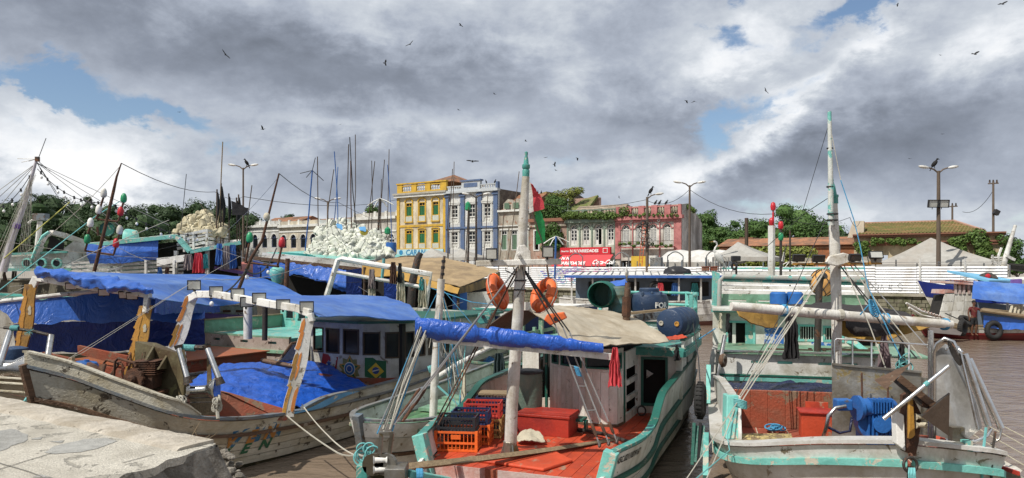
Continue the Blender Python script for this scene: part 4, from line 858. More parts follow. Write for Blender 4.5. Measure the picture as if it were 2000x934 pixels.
tag(obj('plank',MB().beam(at(1232,612,15.6),at(1300,605,15.6),.2,.05),M['wood']),'bare wooden plank propped across the roof deck in front of the navy tank','plank')
tag(obj('plank',MB().beam(at(1238,622,15.2),at(1292,616,15.4),.06,.16),M['greyrail']),'grey board standing on edge under the roof-deck plank','plank')
obj('rag',cloth([[at(1300,658,14.1),at(1332,654,14.3)],[at(1308,666,13.9),at(1342,660,14.1)]],8,10,.03,6),M['reddeck'],None,label='flat red rag under the roof barrel',cat='cloth')
hang(at(1322,674,13.7),.12,.30,M['blackcl'],'small black cloth hanging from the roof corner by the doorway',seed=3,taper=.3)
rr=[[at(1020,592,12.9),at(1042,594,13.4),at(1085,600,14.9),at(1150,601,16.0)],[at(1052,618,12.7),at(1098,618,13.3),at(1150,616,14.6),at(1232,618,15.3)],[at(1090,645,12.5),at(1140,648,13.0),at(1200,642,13.9),at(1290,652,14.4)],[at(1100,664,12.3),at(1165,675,12.5),at(1240,674,13.1),at(1306,668,13.9)]]
obj('awning',cloth(rr,30,40,.05,1.3,.015,seed=21),M['canvas'],None,smooth=70,label='faded beige canvas awning sloping over the cabin behind the white mast',cat='awning')
r2=[[at(1020,592,12.9),at(1042,594,13.4),at(1085,600,14.9)],[at(975,622,12.9),at(1000,624,13.4),at(1040,622,14.9)],[at(936,650,12.8),at(960,650,13.4),at(1010,645,14.9)]]
obj('awning',cloth(r2,16,20,.04,1.3,.015,seed=22),mat('shaded_brown_canvas',(.10,.075,.06),.8,bump=.2,crinkle=.2),None,smooth=70,label='shaded underside of the awning in dark brown sloping down left of the white mast',cat='awning')  # underside shade of the beige canvas is put into this dark brown
obj('awning_ridge',MB().beam(at(1020,598,12.6),at(1046,600,13.6),.12,.14),M['mastw'],C_)
hang(at(1122-1+80,679,10.9),.20,.60,M['redcl'],'red cloth hanging from the right end of the blue rolled tarpaulin',seed=5,taper=.35)
def buoy(c,axis,label,R_=.205,r=.086):
 o_=obj('lifebuoy',MB().torus(c,axis,R_,r,30,12),M['orangew'],None,smooth=60,label=label,cat='lifebuoy',group='orange lifebuoys by the white mast',loc=c)
 x,y,z=basis(axis);mb=MB();k=40;pts=[]
 for i in range(k+1):
  a_=2*math.pi*i/k;pts.append(V(c)+(x*math.cos(a_)+y*math.sin(a_))*(R_+r*(1.06+.22*abs(math.sin(2*a_)))))
 mb.tube(pts,.009,5,False);obj('grab_line',mb,M['rope'],o_)
 for i in range(4):
  a_=math.pi/2*i;d=x*math.cos(a_)+y*math.sin(a_);mb=MB();mb.torus(V(c)+d*R_,d.cross(z),r*1.03,.012,14,5);obj('strap',mb,M['orange'],o_)
 return o_
buoy(at(972,570,11.6),V((.86,-.33,.33)),'orange lifebuoy seen edge-on, left of the white mast')
buoy(at(1062,577,11.6),V((-.78,-.50,.40)),'orange lifebuoy seen open, right of the white mast')
bl=obj('pulley_block',MB().prism([at(1062,625,11.3),at(1068,614,11.3),at(1100,610,11.3),at(1106,622,11.3),at(1075,636,11.3)],(0.03,.12,0)),M['orangew'],None,bevel=.015,label='orange wooden block threaded on the right-hand shrouds below a lifebuoy',cat='pulley')
obj('sheave',MB().lathe(at(1085,623,11.29),(0,-1,0),[(.035,0),(.035,.03)],12),M['black'],bl)
bl=obj('pulley_block',MB().prism([at(930,628,11.2),at(934,612,11.2),at(955,606,11.2),at(960,612,11.2),at(952,632,11.2),at(938,634,11.2)],(0.03,.10,0)),M['teal'],None,bevel=.012,label='teal block on the left-hand shrouds above the rolled tarpaulin',cat='pulley')
obj('sheave',MB().lathe(at(944,619,11.19),(0,-1,0),[(.03,0),(.03,.03)],12),M['black'],bl)
mt=at(1016,515,11.3)
for tx,ty,bx,by,d1,m_,r in((1085,636,1172,872,10.5,'wire',.012),(1100,640,1190,868,10.6,'wire',.012),(1112,648,1206,864,10.75,'wire',.012)):
 a_,b_=at(tx,ty,11.3),at(bx,by,d1);rope([mt,a_],r,M['cable'],mC);rope([a_,b_],r,M[m_],mC)
 p=lerp(a_,b_,.82);q_=lerp(a_,b_,.93);obj('turnbuckle',MB().tube([p,lerp(p,q_,.2),lerp(p,q_,.8),q_],[.012,.024,.024,.012],8),M['rust'],mC)
 obj('shackle',MB().torus(lerp(a_,b_,.985),(1,.3,0),.04,.011,14,6),M['iron'],mC)
for u in(.35,.52,.72):rope([lerp(at(1085,636,11.3),at(1172,872,10.5),u),lerp(at(1100,640,11.3),at(1190,868,10.6),u)],.01,M['wire'],mC,'rung')
mb=MB()
for k in range(7):mb.torus(at(1126+k*.8,718+k*2.5,10.95),(.4,0,1),.035,.012,10,5)
obj('shroud_lashing',mb,M['ropeb'],mC)
for bx,by,d1,pm in((770,830,9.6,'wire'),(782,822,9.7,'wire'),(845,834,10.9,'rust'),(856,830,11.0,'rust')):
 p=at(bx,by,d1);rope([mt,p],.011,M[pm],mC)
for px_ in(768,780):
 for k in range(2):p=at(px_+6+k*22,824-k*30,9.65+k*.2);obj('turnbuckle',MB().tube([p,p+V((.03,.03,.045)),p+V((.12,.12,.18)),p+V((.15,.15,.22))],[.01,.022,.022,.01],8),M['rust'],mC)
rb_=random.Random(11)
for k in range(11):
 mm=('rope','rope','ropeb','wire','cable')[k%5];rope([at(836+rb_.uniform(-16,14),655+rb_.uniform(-30,6),11.0),at(742+rb_.uniform(-8,22),838+rb_.uniform(-10,14),9.9)],rb_.uniform(.006,.012),M[mm],mC,'halyard')
rh=thing('deck_box','low red wooden box on the red deck behind the white mast','box',at(1072,858,12.7),fC.ang)
bc=fC.st(on(1062,850,DZ));rot=fC.rot();cc=fC(bc[0]+.25,bc[1],DZ)
obj('body',MB().box(cc+V((0,0,.16)),(.62,.95,.32),rot),M['redbox'],rh,bevel=.008);obj('lid',MB().box(cc+V((0,0,.345)),(.66,1.0,.045),rot),M['redbox'],rh,bevel=.008)
for k in range(4):obj('lid_board',MB().box(cc+fC.u*(-.24+k*.16)+V((0,0,.378)),(.15,.98,.016),rot),M['redbox'],rh)
bn_=thing('bin','grey green tarpaulin-covered bin standing against the cabin beside the mast','bin',at(1033,828,13.6))
mb=MB();mb.lathe(at(1033,832,13.7),(0,0,1),[(.24,0),(.25,.3),(.25,.6),(.26,.98),(.24,1.03)],16)
mb.v=[p+V((.03*nz(p,4),.03*nz(p+V((3,3,3)),4),0))for p in mb.v];obj('body',mb,mat('green_grey_cover',(.10,.15,.12),.7,dirt=(.2,.2,.15),damt=.5,bump=.2),bn_,smooth=60)
obj('lid',MB().lathe(at(1033,728,13.7),(0,0,1),[(.27,0),(.27,.04),(.2,.06)],16),M['black'],bn_)
mb=MB();a_,b_=at(792,913,9.9),at(1206,858,12.65);N=16;vs=[]
for i in range(N+1):
 u=i/N;p=lerp(a_,b_,u)-V((0,0,.10*math.sin(math.pi*u)*.3));w_=lerp(.17,.10,u)
 vs+=[p+V((0,0,w_*.35)),p+V((.03,-w_*.5,0)),p-V((0,0,w_*.3)),p+V((-.03,w_*.5,0))]
mb.add(vs,[(i*4+j,i*4+(j+1)%4,(i+1)*4+(j+1)%4,(i+1)*4+j)for i in range(N)for j in range(4)]+[(0,1,2,3),tuple(N*4+j for j in range(4))])
obj('oar',mb,M['wood'],None,smooth=50,label='long bare wooden sweep lying across the red foredeck past the mast foot',cat='oar')
mb=MB();mb.tube([at(1130,840,13.2),at(1180,848,12.6),at(1235,866,11.6)],.035,8);tag(obj('hose',mb,M['iron'],None,smooth=50),'dark hose curving over the red deck to the right bulwark','hose')
obj('mooring_ring',MB().torus(on(1253,812,DZ)+V((0,0,.10)),(.3,-1,.2),.09,.018,20,6),M['iron'],C_,smooth=50)
st_=thing('stool','small dark green step against the curved plank cabin front','step',on(1132,838,DZ));obj('top',MB().box(on(1132,842,DZ)+V((0,0,.22)),(.34,.2,.04),rot),M['dteal'],st_)
for k in(-1,1):obj('leg',MB().box(on(1132,842,DZ)+fC.n*k*.12+V((0,0,.1)),(.16,.04,.2),rot),M['dteal'],st_)
obj('rag',cloth([[at(1018,842,12.6),at(1040,838,12.7),at(1062,852,12.4)],[at(1004,856,12.3),at(1030,862,12.1),at(1066,860,12.2)]],14,18,.06,5),M['cream'],None,smooth=70,label='crumpled off-white rag on the red deck in front of the red box',cat='cloth')
def crate(c,rot,sz,m_,label):
 a,b,h=sz;o_=thing('crate',label,'crate',c,0,'plastic fish crates on the red deck');c=V(c)
 mb=MB()
 for z_ in(.02,h*.42,h-.02):
  for s_ in(-1,1):mb.box(c+rot@V((0,s_*(b/2-.008),z_)),(a,.016,.035),rot);mb.box(c+rot@V((s_*(a/2-.008),0,z_)),(.016,b-.034,.035),rot)
 obj('rim',mb,m_,o_,kind='stuff')
 mb=MB()
 for s_ in(-1,1):
  k=11
  for i in range(k):mb.box(c+rot@V((a*(-.5+(i+.5)/k),s_*(b/2-.014),h/2)),(.014,.01,h-.02),rot)
  k=8
  for i in range(k):mb.box(c+rot@V((s_*(a/2-.014),b*(-.5+(i+.5)/k),h/2)),(.01,.014,h-.02),rot)
 obj('side_grid',mb,m_,o_,kind='stuff');obj('floor',MB().box(c+V((0,0,.03)),(a-.03,b-.03,.015),rot),m_,o_)
 obj('handle',MB().box(c+rot@V((0,-b/2-.004,h*.72)),(.16,.014,.07),rot),m_,o_)
 for s_ in(-1,1):
  for r_ in(-1,1):obj('corner',MB().box(c+rot@V((s_*(a/2-.02),r_*(b/2-.02),h/2)),(.045,.045,h+.004),rot),m_,o_)
 return o_
cm=dict(o=M['orange'],k=mat('black_crate',(.02,.025,.03),.4),b=mat('navy_crate',(.013,.028,.085),.4),r=mat('red_crate',(.42,.04,.03),.45),y=mat('tan_crate',(.45,.28,.10),.5),g=mat('green_crate',(.02,.09,.06),.45))
cr0=on(893,884,DZ);ct_rot=Matrix.Rotation(R(-6),3,'Z');cu_=(on(985,800,DZ+.3)-on(893,845,DZ+.3)).normalized()
def crow(k,zl,key,lab,sz=(.70,.48,.33)):crate(cr0+V((0,.26,0))+cu_*(.52*k)+V((0,0,zl)),ct_rot,sz,cm[key],lab)
crow(0,.004,'o','bright orange slatted crate at the front of the row along the bulwark');crow(0,.25,'k','black crate nested in the frontmost orange crate',(.62,.42,.30))
crow(1,.004,'o','duller orange crate second from the front, under dark crates');crow(1,.25,'b','navy crate stacked on the second orange crate',(.62,.42,.30))
crow(2,.004,'y','tan crate third along the bulwark');crow(2,.30,'r','red crate on top of the tan crate',(.64,.44,.30));crow(3,.004,'b','dark blue crate at the far end of the row, on the deck');crow(3,.32,'b','dark blue crate topmost at the far end of the row',(.64,.44,.3))
tag(obj('board',MB().box(cr0+V((0,.26,.66))+cu_*1.62,(.6,.4,.03),ct_rot),M['wood']),'bare board lying on the far navy crates','board')
ar=thing('anchor_roller','grey steel anchor roller with two white rollers at the bottom of the photo','roller',at(740,930,7.9))
for px_ in(728,752):obj('side_plate',MB().prism([at(px_+(4+17)*math.cos(R(a_)),908+22*math.sin(R(a_)),7.9)for a_ in range(0,360,24)],(.02,.03,0)),M['steelp'],ar)
for y_ in(899,918):obj('roller',MB().lathe(at(729,y_,7.9),(1,.15,0),[(.05,0),(.032,.02),(.032,.13),(.05,.15)],14),M['white'],ar,smooth=40)
for a_,b_ in(((741,890),(745,845)),((760,890),(766,845))):obj('cheek_bar',MB().beam(at(*a_,7.95),at(*b_,7.9),.04,.04),M['steelp'],ar)
obj('cross_bolt',MB().beam(at(742,847,7.9),at(768,847,7.9),.03,.04),M['steelp'],ar)
obj('base_block',MB().box(at(775,925,7.9),(.22,.3,.18)),M['steelp'],ar,bevel=.01)
obj('bow_beam',MB().beam(at(795,924,8.0),at(880,940,8.4),.14,.08),M['aqua'],C_,bevel=.01);obj('bow_block',MB().box(at(710,918,8.0),(.12,.2,.14)),M['teal'],C_,bevel=.01)
mb=MB()
for k in range(4):mb.torus(at(815+k*3,928,8.0),(1,.2,0),.06,.014,14,6)
obj('rope_turns',mb,M['ropeb'],C_)
mb=MB();rnd=random.Random(3)
for k in range(7):mb.torus(at(716+rnd.uniform(-10,12),885+rnd.uniform(-10,12),8.6),(rnd.uniform(-.5,.5),-1,rnd.uniform(-.5,.5)),rnd.uniform(.05,.10),.011,18,5)
tag(obj('rope_coil',mb,M['ropet']),'loose teal rope coil beside the white rollers','rope')
fl=thing('flag_pole','thin leaning flag pole behind the white mast','pole',at(1068,520,12.2));obj('pole',MB().tube([at(1080,600,12.3),at(1064,490,12.2),at(1028,380,12.0)],.018,6),M['woodv'],fl)
def flag(rows,m_,lab,seed):return obj('flag',cloth(rows,20,10,.06,3,.006,seed=seed),m_,None,smooth=70,label=lab,cat='flag')
f1=flag([[at(1036,356,12.0),at(1041,360,12.0)],[at(1038,385,12.05),at(1054,380,12.1)],[at(1040,414,12.0),at(1064,405,12.1)]],M['redcl'],'red and white flag hanging limp beside the mast top',1)
obj('white_half',cloth([[at(1031,358,11.96),at(1036,358,11.96)],[at(1032,390,11.95),at(1041,388,11.96)],[at(1033,418,11.95),at(1042,414,11.96)]],12,6,.03,3,.006),M['white'],f1)
flag([[at(1046,408,12.1),at(1053,410,12.2)],[at(1046,440,12.1),at(1063,436,12.2)],[at(1048,476,12.1),at(1066,470,12.2)]],mat('bright_green_cloth',(.03,.36,.10),.8),'green flag hanging limp below the red and white one',2)
def tyre(c,axis,label,R_=.24,r=.085,grp='tyres hung as fenders'):
 x,y,z=basis(axis);mb=MB();mb.torus(c,axis,R_,r,26,10);o_=obj('tyre',mb,M['tyre'],None,smooth=40,label=label,cat='tyre',group=grp,loc=c)
 mb=MB()
 for i in range(26):
  a_=2*math.pi*i/26;d=x*math.cos(a_)+y*math.sin(a_);mb.beam(V(c)+d*(R_+r*.98)-z*r*.55,V(c)+d*(R_+r*.98)+z*r*.55,.03,.02,up=d)
 obj('tread',mb,M['tyre'],o_,kind='stuff');return o_
tyre(at(1368,782,12.9),fC.n,'tyre fender hanging edge-on between the centre boat and the right-hand boat');rope([at(1352,622,15),at(1364,700,13.6),at(1368,757,12.9)],.012,M['cable'],None,label='black rope holding the tyre between the two hulls',cat='rope')
fd=thing('fender','tattered dark teal fender hanging over the water below the tyre','fender',at(1364,870,12.4))
for k in range(4):obj('strip',MB().beam(at(1356+k*6,826+k%2*6,12.3+.03*k),at(1352+k*6,908-k*5,12.1),.05,.04),M['dteal']if k!=2 else M['blackcl'],fd)
fE=Fr((4.97,9.1),(.25,.968));EZD=.93
E_=thing('fishing_boat','grey-white and aqua boat at right with plough anchor and steel plates on its bow','boat',fE(6,0,0),fE.ang)
hE=Hull(fE,[(0,.03,1.42,.03),(.3,1.0,1.30,.5),(.75,1.95,1.10,1.3),(1.35,2.32,1.02,1.75),(2.5,2.36,1.0,1.95),(4.5,2.36,1.05,2.05),(6,2.34,1.15,2.05),(8,2.28,1.45,2.05),(11,2.1,1.6,1.9),(13.5,1.8,1.7,1.6)],.35,2,tmax=1.16)
hE.planks(E_,[(0,.25,M['algae'],0),(.25,.45,M['hullE'],0),(.45,.62,M['hullE'],.002),(.62,.86,M['hullE'],0)])
hE.planks(E_,[(.875,.99,M['white'],.0)],name='bulwark_board')
hE.cap(E_,M['aqua'],.10,.085,'rub_rail',r=.86,inset=-.025,up=0);hE.cap(E_,M['hullE'],.26,.05,inset=.09)
hE.deck(E_,EZD,1.0,4.2,mat('red_brown_deck',(.34,.085,.05),.5,dirt=(.22,.07,.05),damt=.5,wear=(.4,.32,.24),wamt=.15),.24)
mb=MB()
for j in range(21):mb.box(fE(2.5,-2.36+j*.24-.004,EZD-.004),(3.0,.012,.012),fE.rot())
obj('deck_caulking',mb,M['cream'],E_,kind='stuff')
stn=mat('stained_yellow_board',(.42,.33,.14),.8,var=.3,wear=(.20,.14,.08),wamt=.5,wscale=9,bump=.4)
mb=MB();mb.prism([at(1430,856,10.9),at(1436,838+14,11.0),at(1545,852,10.9),at(1548,862,10.6),at(1500,868,10.6),at(1432,866,10.7)],(0,0,.04));obj('worn_deck_board',mb,stn,E_)
obj('stem_plate',MB().prism([at(1771,858,9.0),at(1771,775,9.0),at(1780,770,9.0),at(1800,810,9.0),at(1795,862,9.0),at(1788,892,9.0),at(1772,885,9.0)],(0,.16,0)),M['rust'],E_)
obj('stem_cheek',MB().prism([at(1752,868,9.0),at(1749,800,9.05),at(1766,812,9.0),at(1769,882,8.97)],(0,.12,0)),M['white'],E_,bevel=.01)
obj('stem_cheek',MB().prism([at(1776,858,8.93),at(1776,785,8.93),at(1784,780,8.93),at(1788,850,8.93),at(1782,856,8.93)],(0,.05,0)),M['ochrew'],E_,bevel=.008)
for y_ in(814,830):obj('stem_roller',MB().lathe(at(1788,y_,8.98),(1,.1,0),[(.045,0),(.03,.015),(.03,.1),(.045,.12)],14),M['cream'],E_,smooth=40)
rg=obj('mooring_ring',MB().torus(at(1778,908,8.75),(.15,-1,.1),.088,.018,24,8),M['iron'],E_,smooth=50);obj('eye_bolt',MB().torus(at(1779,892,8.85),(1,0,0),.035,.012,12,6),M['rust'],E_)
mb=MB()
for k in range(5):mb.tube([at(1776+k*2.5,914,8.70),at(1775+k*3,925+k%2*3,8.66),at(1776+k*3,945,8.66)],.010,5)
tag(obj('rope_bundle',mb,M['ropet']),'teal rope bundle tied through the iron ring on the bow','rope')
pe=pathmap(fE,[fE.st(at(1432,800,12.35)),fE.st(at(1530,800,12.2)),fE.st(at(1640,800,12.0))])
obj('coaming_board',wall(pe,pe.L,EZD,1.56,[],.06,.3),M['oldred'],E_,bevel=.01)
obj('hold_cover',cloth([[at(1412,748,14.4),at(1520,746,14.2),at(1640,752,14.0)],[at(1425,768,12.5),at(1530,768,12.3),at(1640,772,12.1)]],16,40,.06,3,seed=31),M['navy'],None,smooth=70,label='wet navy tarpaulin over the hold behind the red board',cat='tarpaulin')
db=thing('deck_box','bright red chest with lid on the deck next to the blue motor','chest',on(1600,852,EZD),fE.ang)
c=at(1598,850,11.5);c.z=EZD;obj('body',MB().box(c+V((0,.1,.20)),(.36,.46,.40),fE.rot()),M['reddeck'],db,bevel=.01);obj('lid',MB().box(c+V((0,.1,.415)),(.42,.52,.03),fE.rot()),M['redbox'],db,bevel=.008);obj('back_board',MB().box(c+V((.1,.3,.46)),(.04,.34,.12),fE.rot()),M['reddeck'],db)
mb=MB();rnd=random.Random(8)
for k in range(7):mb.torus(at(1515+rnd.uniform(-10,14),836+rnd.uniform(-2,2),11.9),(rnd.uniform(-.2,.2),rnd.uniform(-.3,.1),1),rnd.uniform(.06,.14),.013,18,5)
tag(obj('rope_coil',mb,M['ropeb']),'blue rope coil on the red deck boards','rope')
mb=MB();mb.prism([at(1418,858,10.75),at(1420,773,11.0),at(1443,773,11.0),at(1446,858,10.75)],(0,.22,0));obj('bulwark_post',mb,M['aqua'],E_,bevel=.012)
mb=MB();mb.prism([at(1443,862,10.7),at(1441,775,11.0),at(1447,775,11.0),at(1449,862,10.7)],(0,.20,0));obj('post_edge',mb,M['white'],E_)
mb=MB();vs=[]
ts=[at(1424,773,11.1),at(1416,760,12.0),at(1404,742,13.2),at(1396,738,14.6),at(1394,736,15.5)]
for i,p in enumerate(ts):vs+=[V((p.x,p.y,.9)),p,p+fE.n*.08,V((p.x,p.y,.9))+fE.n*.08]
mb.add(vs,[(i*4+j,i*4+(j+1)%4,(i+1)*4+(j+1)%4,(i+1)*4+j)for i in range(4)for j in range(4)]+[(0,1,2,3),(16,17,18,19)]);obj('side_bulwark',mb,M['hullE'],E_,smooth=40)
mb=MB()
for a_,b_ in zip(ts,ts[1:]):mb.beam(a_+fE.n*.04+V((0,0,.02)),b_+fE.n*.04+V((0,0,.02)),.13,.04)
obj('bulwark_cap',mb,M['hullE'],E_)
pq=pathmap(fE,[fE.st(at(1398,720,15.6)),fE.st(at(1500,720,15.4)),fE.st(at(1620,720,15.1)),fE.st(at(1740,720,14.8))])
sl_=[(x_,x_+.30,1.60,1.66)for x_ in(.72,1.25,2.05,2.5)]
obj('quarterdeck_front',wall(pq,pq.L,1.0,1.84,sl_,.07,.4),M['white'],E_)
for s_ in sl_:
 mb=MB();hexa(mb,pq,s_[0]+.005,s_[1]-.005,s_[2]+.004,s_[3]-.004,-.06,-.03);obj('scupper',mb,M['aqua'],E_)
for z0,z1,mm in((1.235,1.31,'aqua'),(1.34,1.37,'dteal'),(1.84,1.875,'greyrail')):obj('trim_rail',wall(pq,pq.L,z0,z1,[(9,10,0,1)],-.075,.4),M[mm],E_)
mb=MB();mb.prism([fE(6.1,-2.2,1.80),fE(6.1,1.9,1.80),fE(12,1.8,1.85),fE(12,-2.0,1.85)],(0,0,.03));obj('quarterdeck',mb,M['palegreen'],E_)
pc=pathmap(fE,[fE.st(at(1392,650,17.3)),fE.st(at(1500,650,17.0)),fE.st(at(1580,650,16.8)),fE.st(at(1672,650,16.5))])
def xw(px):return pc.L*(px-1392)/280
ops=[(xw(1419),xw(1478),1.74,2.38),(xw(1561),xw(1599),1.93,2.32),(xw(1610),xw(1650),1.93,2.30),(xw(1498),xw(1530),1.95,2.2)]
cabw=mat('bright_white_paint',(.68,.68,.63),.45,wear=(.3,.26,.2),wamt=.14,dirt=(.45,.42,.35),damt=.4,dscale=1.5)
obj('cabin_wall',wall(pc,pc.L,1.80,2.62,ops,.06,.3),cabw,E_)
for k,w_ in enumerate(ops[:3]):
 fo=cab_window(E_,pc,*w_,M['aqua'],None,.05)
 if k:
  mb=MB()
  for i in range(6):x_=lerp(w_[0]+.05,w_[1]-.05,(i+.5)/6);hexa(mb,pc,x_-.008,x_+.008,w_[2]+.05,w_[3]-.05,-.03,-.015)
  obj('window_bars',mb,M['white'],fo,kind='stuff')
mb=MB();hexa(mb,pc,xw(1458),xw(1474),1.79,2.33,-.04,-.02);obj('shutter',mb,M['aqua'],E_);mb=MB();hexa(mb,pc,xw(1432),xw(1439),1.79,2.33,-.04,-.02);obj('window_post',mb,cabw,E_)
for i,(px_,z_,t_)in enumerate(((1512,2.02,'S'),)):obj('lettering',surf_text(pc,t_,.14,xw(px_),z_,.012),M['white'],E_)
bp=mat('blue_print',(.03,.14,.45),.5,wear=(.6,.62,.62),wamt=.5,wscale=7,bump=0)
mb=MB();hexa(mb,pc,xw(1496),xw(1534),1.86,2.24,.002,.010);obj('printed_banner',mb,bp,E_);mb=MB();hexa(mb,pc,xw(1588),xw(1625),1.82,1.92,.002,.010);obj('printed_banner',mb,bp,E_)
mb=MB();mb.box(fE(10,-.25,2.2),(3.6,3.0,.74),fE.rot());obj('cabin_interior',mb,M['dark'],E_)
mb=MB();mb.box(fE(9.9,-2.1,2.2),(3.8,.06,.80),fE.rot());mb.box(fE(9.9,1.32,2.2),(3.8,.06,.8),fE.rot());obj('cabin_wall',mb,cabw,E_,kind='stuff')
mb=MB();mb.box(fE(9.7,-.4,2.655),(4.3,3.75,.07),fE.rot());obj('cabin_roof',mb,cabw,E_,bevel=.01)
mb=MB();mb.box(fE(7.62,-.4,2.62),(.05,3.8,.06),fE.rot());obj('roof_trim',mb,M['aqua'],E_)
bwl=thing('x','x','x',(0,0,0));bpy.data.objects.remove(bwl);del bwl
pu=pathmap(fE,[fE.st(at(1398,560,18.0)),fE.st(at(1540,560,17.6)),fE.st(at(1690,560,17.2))])
pk=pathmap(fE,[fE.st(at(1410,560,21.5)),fE.st(at(1540,560,21.2)),fE.st(at(1690,560,20.6))])
mb=MB()
obj('upper_bulwark',wall(pu,pu.L,2.70,2.98,[(x_,x_+.42,2.80,2.84)for x_ in(.3,1.0,1.7)],.05,.4),M['palegreen'],E_)
for k in range(5):obj('slat',wall(pk,pk.L,2.85+k*.14,2.955+k*.14,[(9,9.1,0,.1)],.03,.8),M['white'],E_)
obj('top_rail',wall(pk,pk.L,3.58,3.64,[(9,9.1,0,.1)],.06,.8),M['aqua'],E_)
mb=MB();mb.tube([at(1404,602,17.8),at(1406,548,17.8),at(1414,540,17.8),at(1690,547,17.0),at(1693,553,17.0),at(1694,600,17.0)],.055,8);obj('hand_rail',mb,mat('greyed_rail',(.32,.32,.29),.55,wear=(.12,.36,.32),wamt=.35),E_,smooth=50)
mb=MB();mb.tube([at(1412,547,17.85),at(1690,555,17.05)],.045,6);obj('hand_rail',mb,M['teal'],E_)
for px_,py,d in((1396,530,18.2),(1400,575,17.9)):mb=MB();mb.prism([at(px_-3,605,d),at(px_-2,py,d),at(px_+10,py+4,d),at(px_+6,605,d)],(0,.15,0));obj('corner_post',mb,M['aqua'],E_)
mb=MB();mb.prism([at(1460,604,17.2),at(1460,595,18.2),at(1530,595,18.0),at(1550,604,17.0)],(0,0,.04));obj('hatch',mb,M['aqua'],E_)
for k,px_ in enumerate((1520,1552)):
 mb=MB();mb.lathe(at(px_,595,17.3),(0,0,1),[(.16,0),(.19,.02),(.19,.26),(.15,.3)],16);tag(obj('tub',mb,M['bluepaint'],None,smooth=40),('left' if k==0 else 'right')+' of two bright blue tubs under the aqua rail on the cabin roof','tub')
nb=obj('net_float',MB().ball(at(1608,552,17.3),(.30,.30,.32),18,12),mat('orange_float',(.62,.33,.10),.6),None,smooth=80,label='big netted orange float hanging on the cabin roof by the mast',cat='float',loc=at(1608,552,17.3))
mb=MB();c=at(1608,552,17.3)
for k in range(8):
 for s_ in(-1,1):
  pts=[]
  for i in range(15):th=.3+(math.pi-.6)*i/14;ph=2*math.pi*k/8+s_*i*.12;pts.append(c+V((.31*math.sin(th)*math.cos(ph),.31*math.sin(th)*math.sin(ph),.33*math.cos(th))))
  mb.tube(pts,.010,4)
obj('net',mb,M['cable'],nb,kind='stuff')
mb=MB();mb.tube([at(1596,700,15.6),at(1600,560,15.6),at(1603,543,15.6),at(1612,538,15.5)],.07,10);obj('exhaust_pipe',mb,M['iron'],E_,smooth=50)
def pole_light(px,y0,y1,d,lights,lab,r=.05,m_='white'):
 o_=thing('light_pole',lab,'pole',at(px,y0,d));obj('pole',MB().tube([at(px,y0,d),at(px,y1,d)],r,8),M[m_],o_,smooth=40)
 for ly,mm in lights:obj('lamp',MB().lathe(at(px,ly+8,d),(0,0,1),[(.04,0),(.06,.02),(.066,.12),(.045,.19),(.0,.21)],12),M[mm],o_,smooth=50)
 return o_
pole_light(1507,538,441,18.5,((433,'red'),),'white pipe with a red lamp on the right-hand boat, the taller of two',.09)
tag(obj('lamp',MB().lathe(at(1510,412,18.5),(0,0,1),[(.03,-.3),(.02,0),(.055,.02),(.07,.11),(.05,.2),(0,.23)],12),M['red'],None,smooth=50),'topmost red lamp above the white pipe','lamp')
pole_light(1525,538,430,18.3,((440,'red'),(462,'greenp')),'thin dark pole with one red and one green lamp beside the white pipe',.035,'iron')
tag(obj('fender',MB().prism([at(1526,510,18.0),at(1530,492,18.0),at(1534,495,18.0),at(1531,512,18.0)],(.02,.05,0)),M['white']),'white antenna blade on the thin dark pole','fender')  # an antenna blade; the fender name and category do not describe it
mb=MB();mb.tube([at(1526,532,18),at(1530,505,18),at(1536,478,18)],.012,5);tag(obj('cord',mb,M['cable']),'black cord hanging by the white antenna blade','cord')
sp=thing('spotlight','black spotlight on a short stand on the aqua rail at the boat roof','spotlight',at(1437,536,18.2));obj('stand',MB().tube([at(1438,538,18.2),at(1438,512,18.2)],.025,6),M['iron'],sp);obj('head',MB().box(at(1437,505,18.2),(.22,.14,.13)),M['black'],sp,bevel=.02);obj('cable_loop',MB().torus(at(1434,520,18.15),(1,.5,0),.08,.03,12,6),M['black'],sp)
mE=obj('mast',MB().tube([at(1634,725,12.8),at(1634,600,12.8),at(1630,480,12.8),at(1627,398,12.8)],[.085,.088,.092,.075],14),M['mastw'],E_,smooth=50)
obj('topmast',MB().tube([at(1623,440,12.62),at(1622,330,12.6),at(1620,218,12.6)],[.05,.042,.032],10),mat('aqua_white_mast',(.60,.62,.58),.5,wear=(.16,.45,.40),wamt=.42,wscale=3,dirt=(.3,.42,.38),damt=.4),mE,smooth=50)
obj('finial',MB().lathe(at(1628,398,12.8),(-.04,0,1),[(.078,0),(.078,.1),(.088,.12),(.088,.15),(.06,.16),(.04,.3),(.015,.38),(.02,.42),(0,.44)],12),M['teal'],mE,smooth=40)
for y_,r_ in((365,.05),(418,.085),(430,.08),(290,.045)):obj('mast_band',MB().torus(at(1626 if y_>380 else 1621,y_,12.62),(0,0,1),r_,.014,14,5),M['cable'],mE)
mb=MB();mb.prism([at(1548,516,12.6),at(1552,503,12.6),at(1612,505,12.6),at(1648,505,12.6),at(1722,500,12.5),at(1722,513,12.5),at(1650,518,12.6)],(0,.05,0));lbr=obj('light_bar',mb,mat('stained_white_board',(.58,.55,.47),.5,wear=(.45,.22,.05),wamt=.35,wscale=2.5),mE)
obj('bar_edge',MB().beam(at(1548,516,12.57),at(1722,515,12.47),.04,.035),M['ochrew'],mE);obj('bar_saddle',MB().prism([at(1608,515,12.55),at(1618,500,12.55),at(1645,480+14,12.55),at(1665,500,12.55),at(1660,512,12.55),at(1632,520,12.55)],(0,-.06,0)),M['mastw'],mE,bevel=.015)
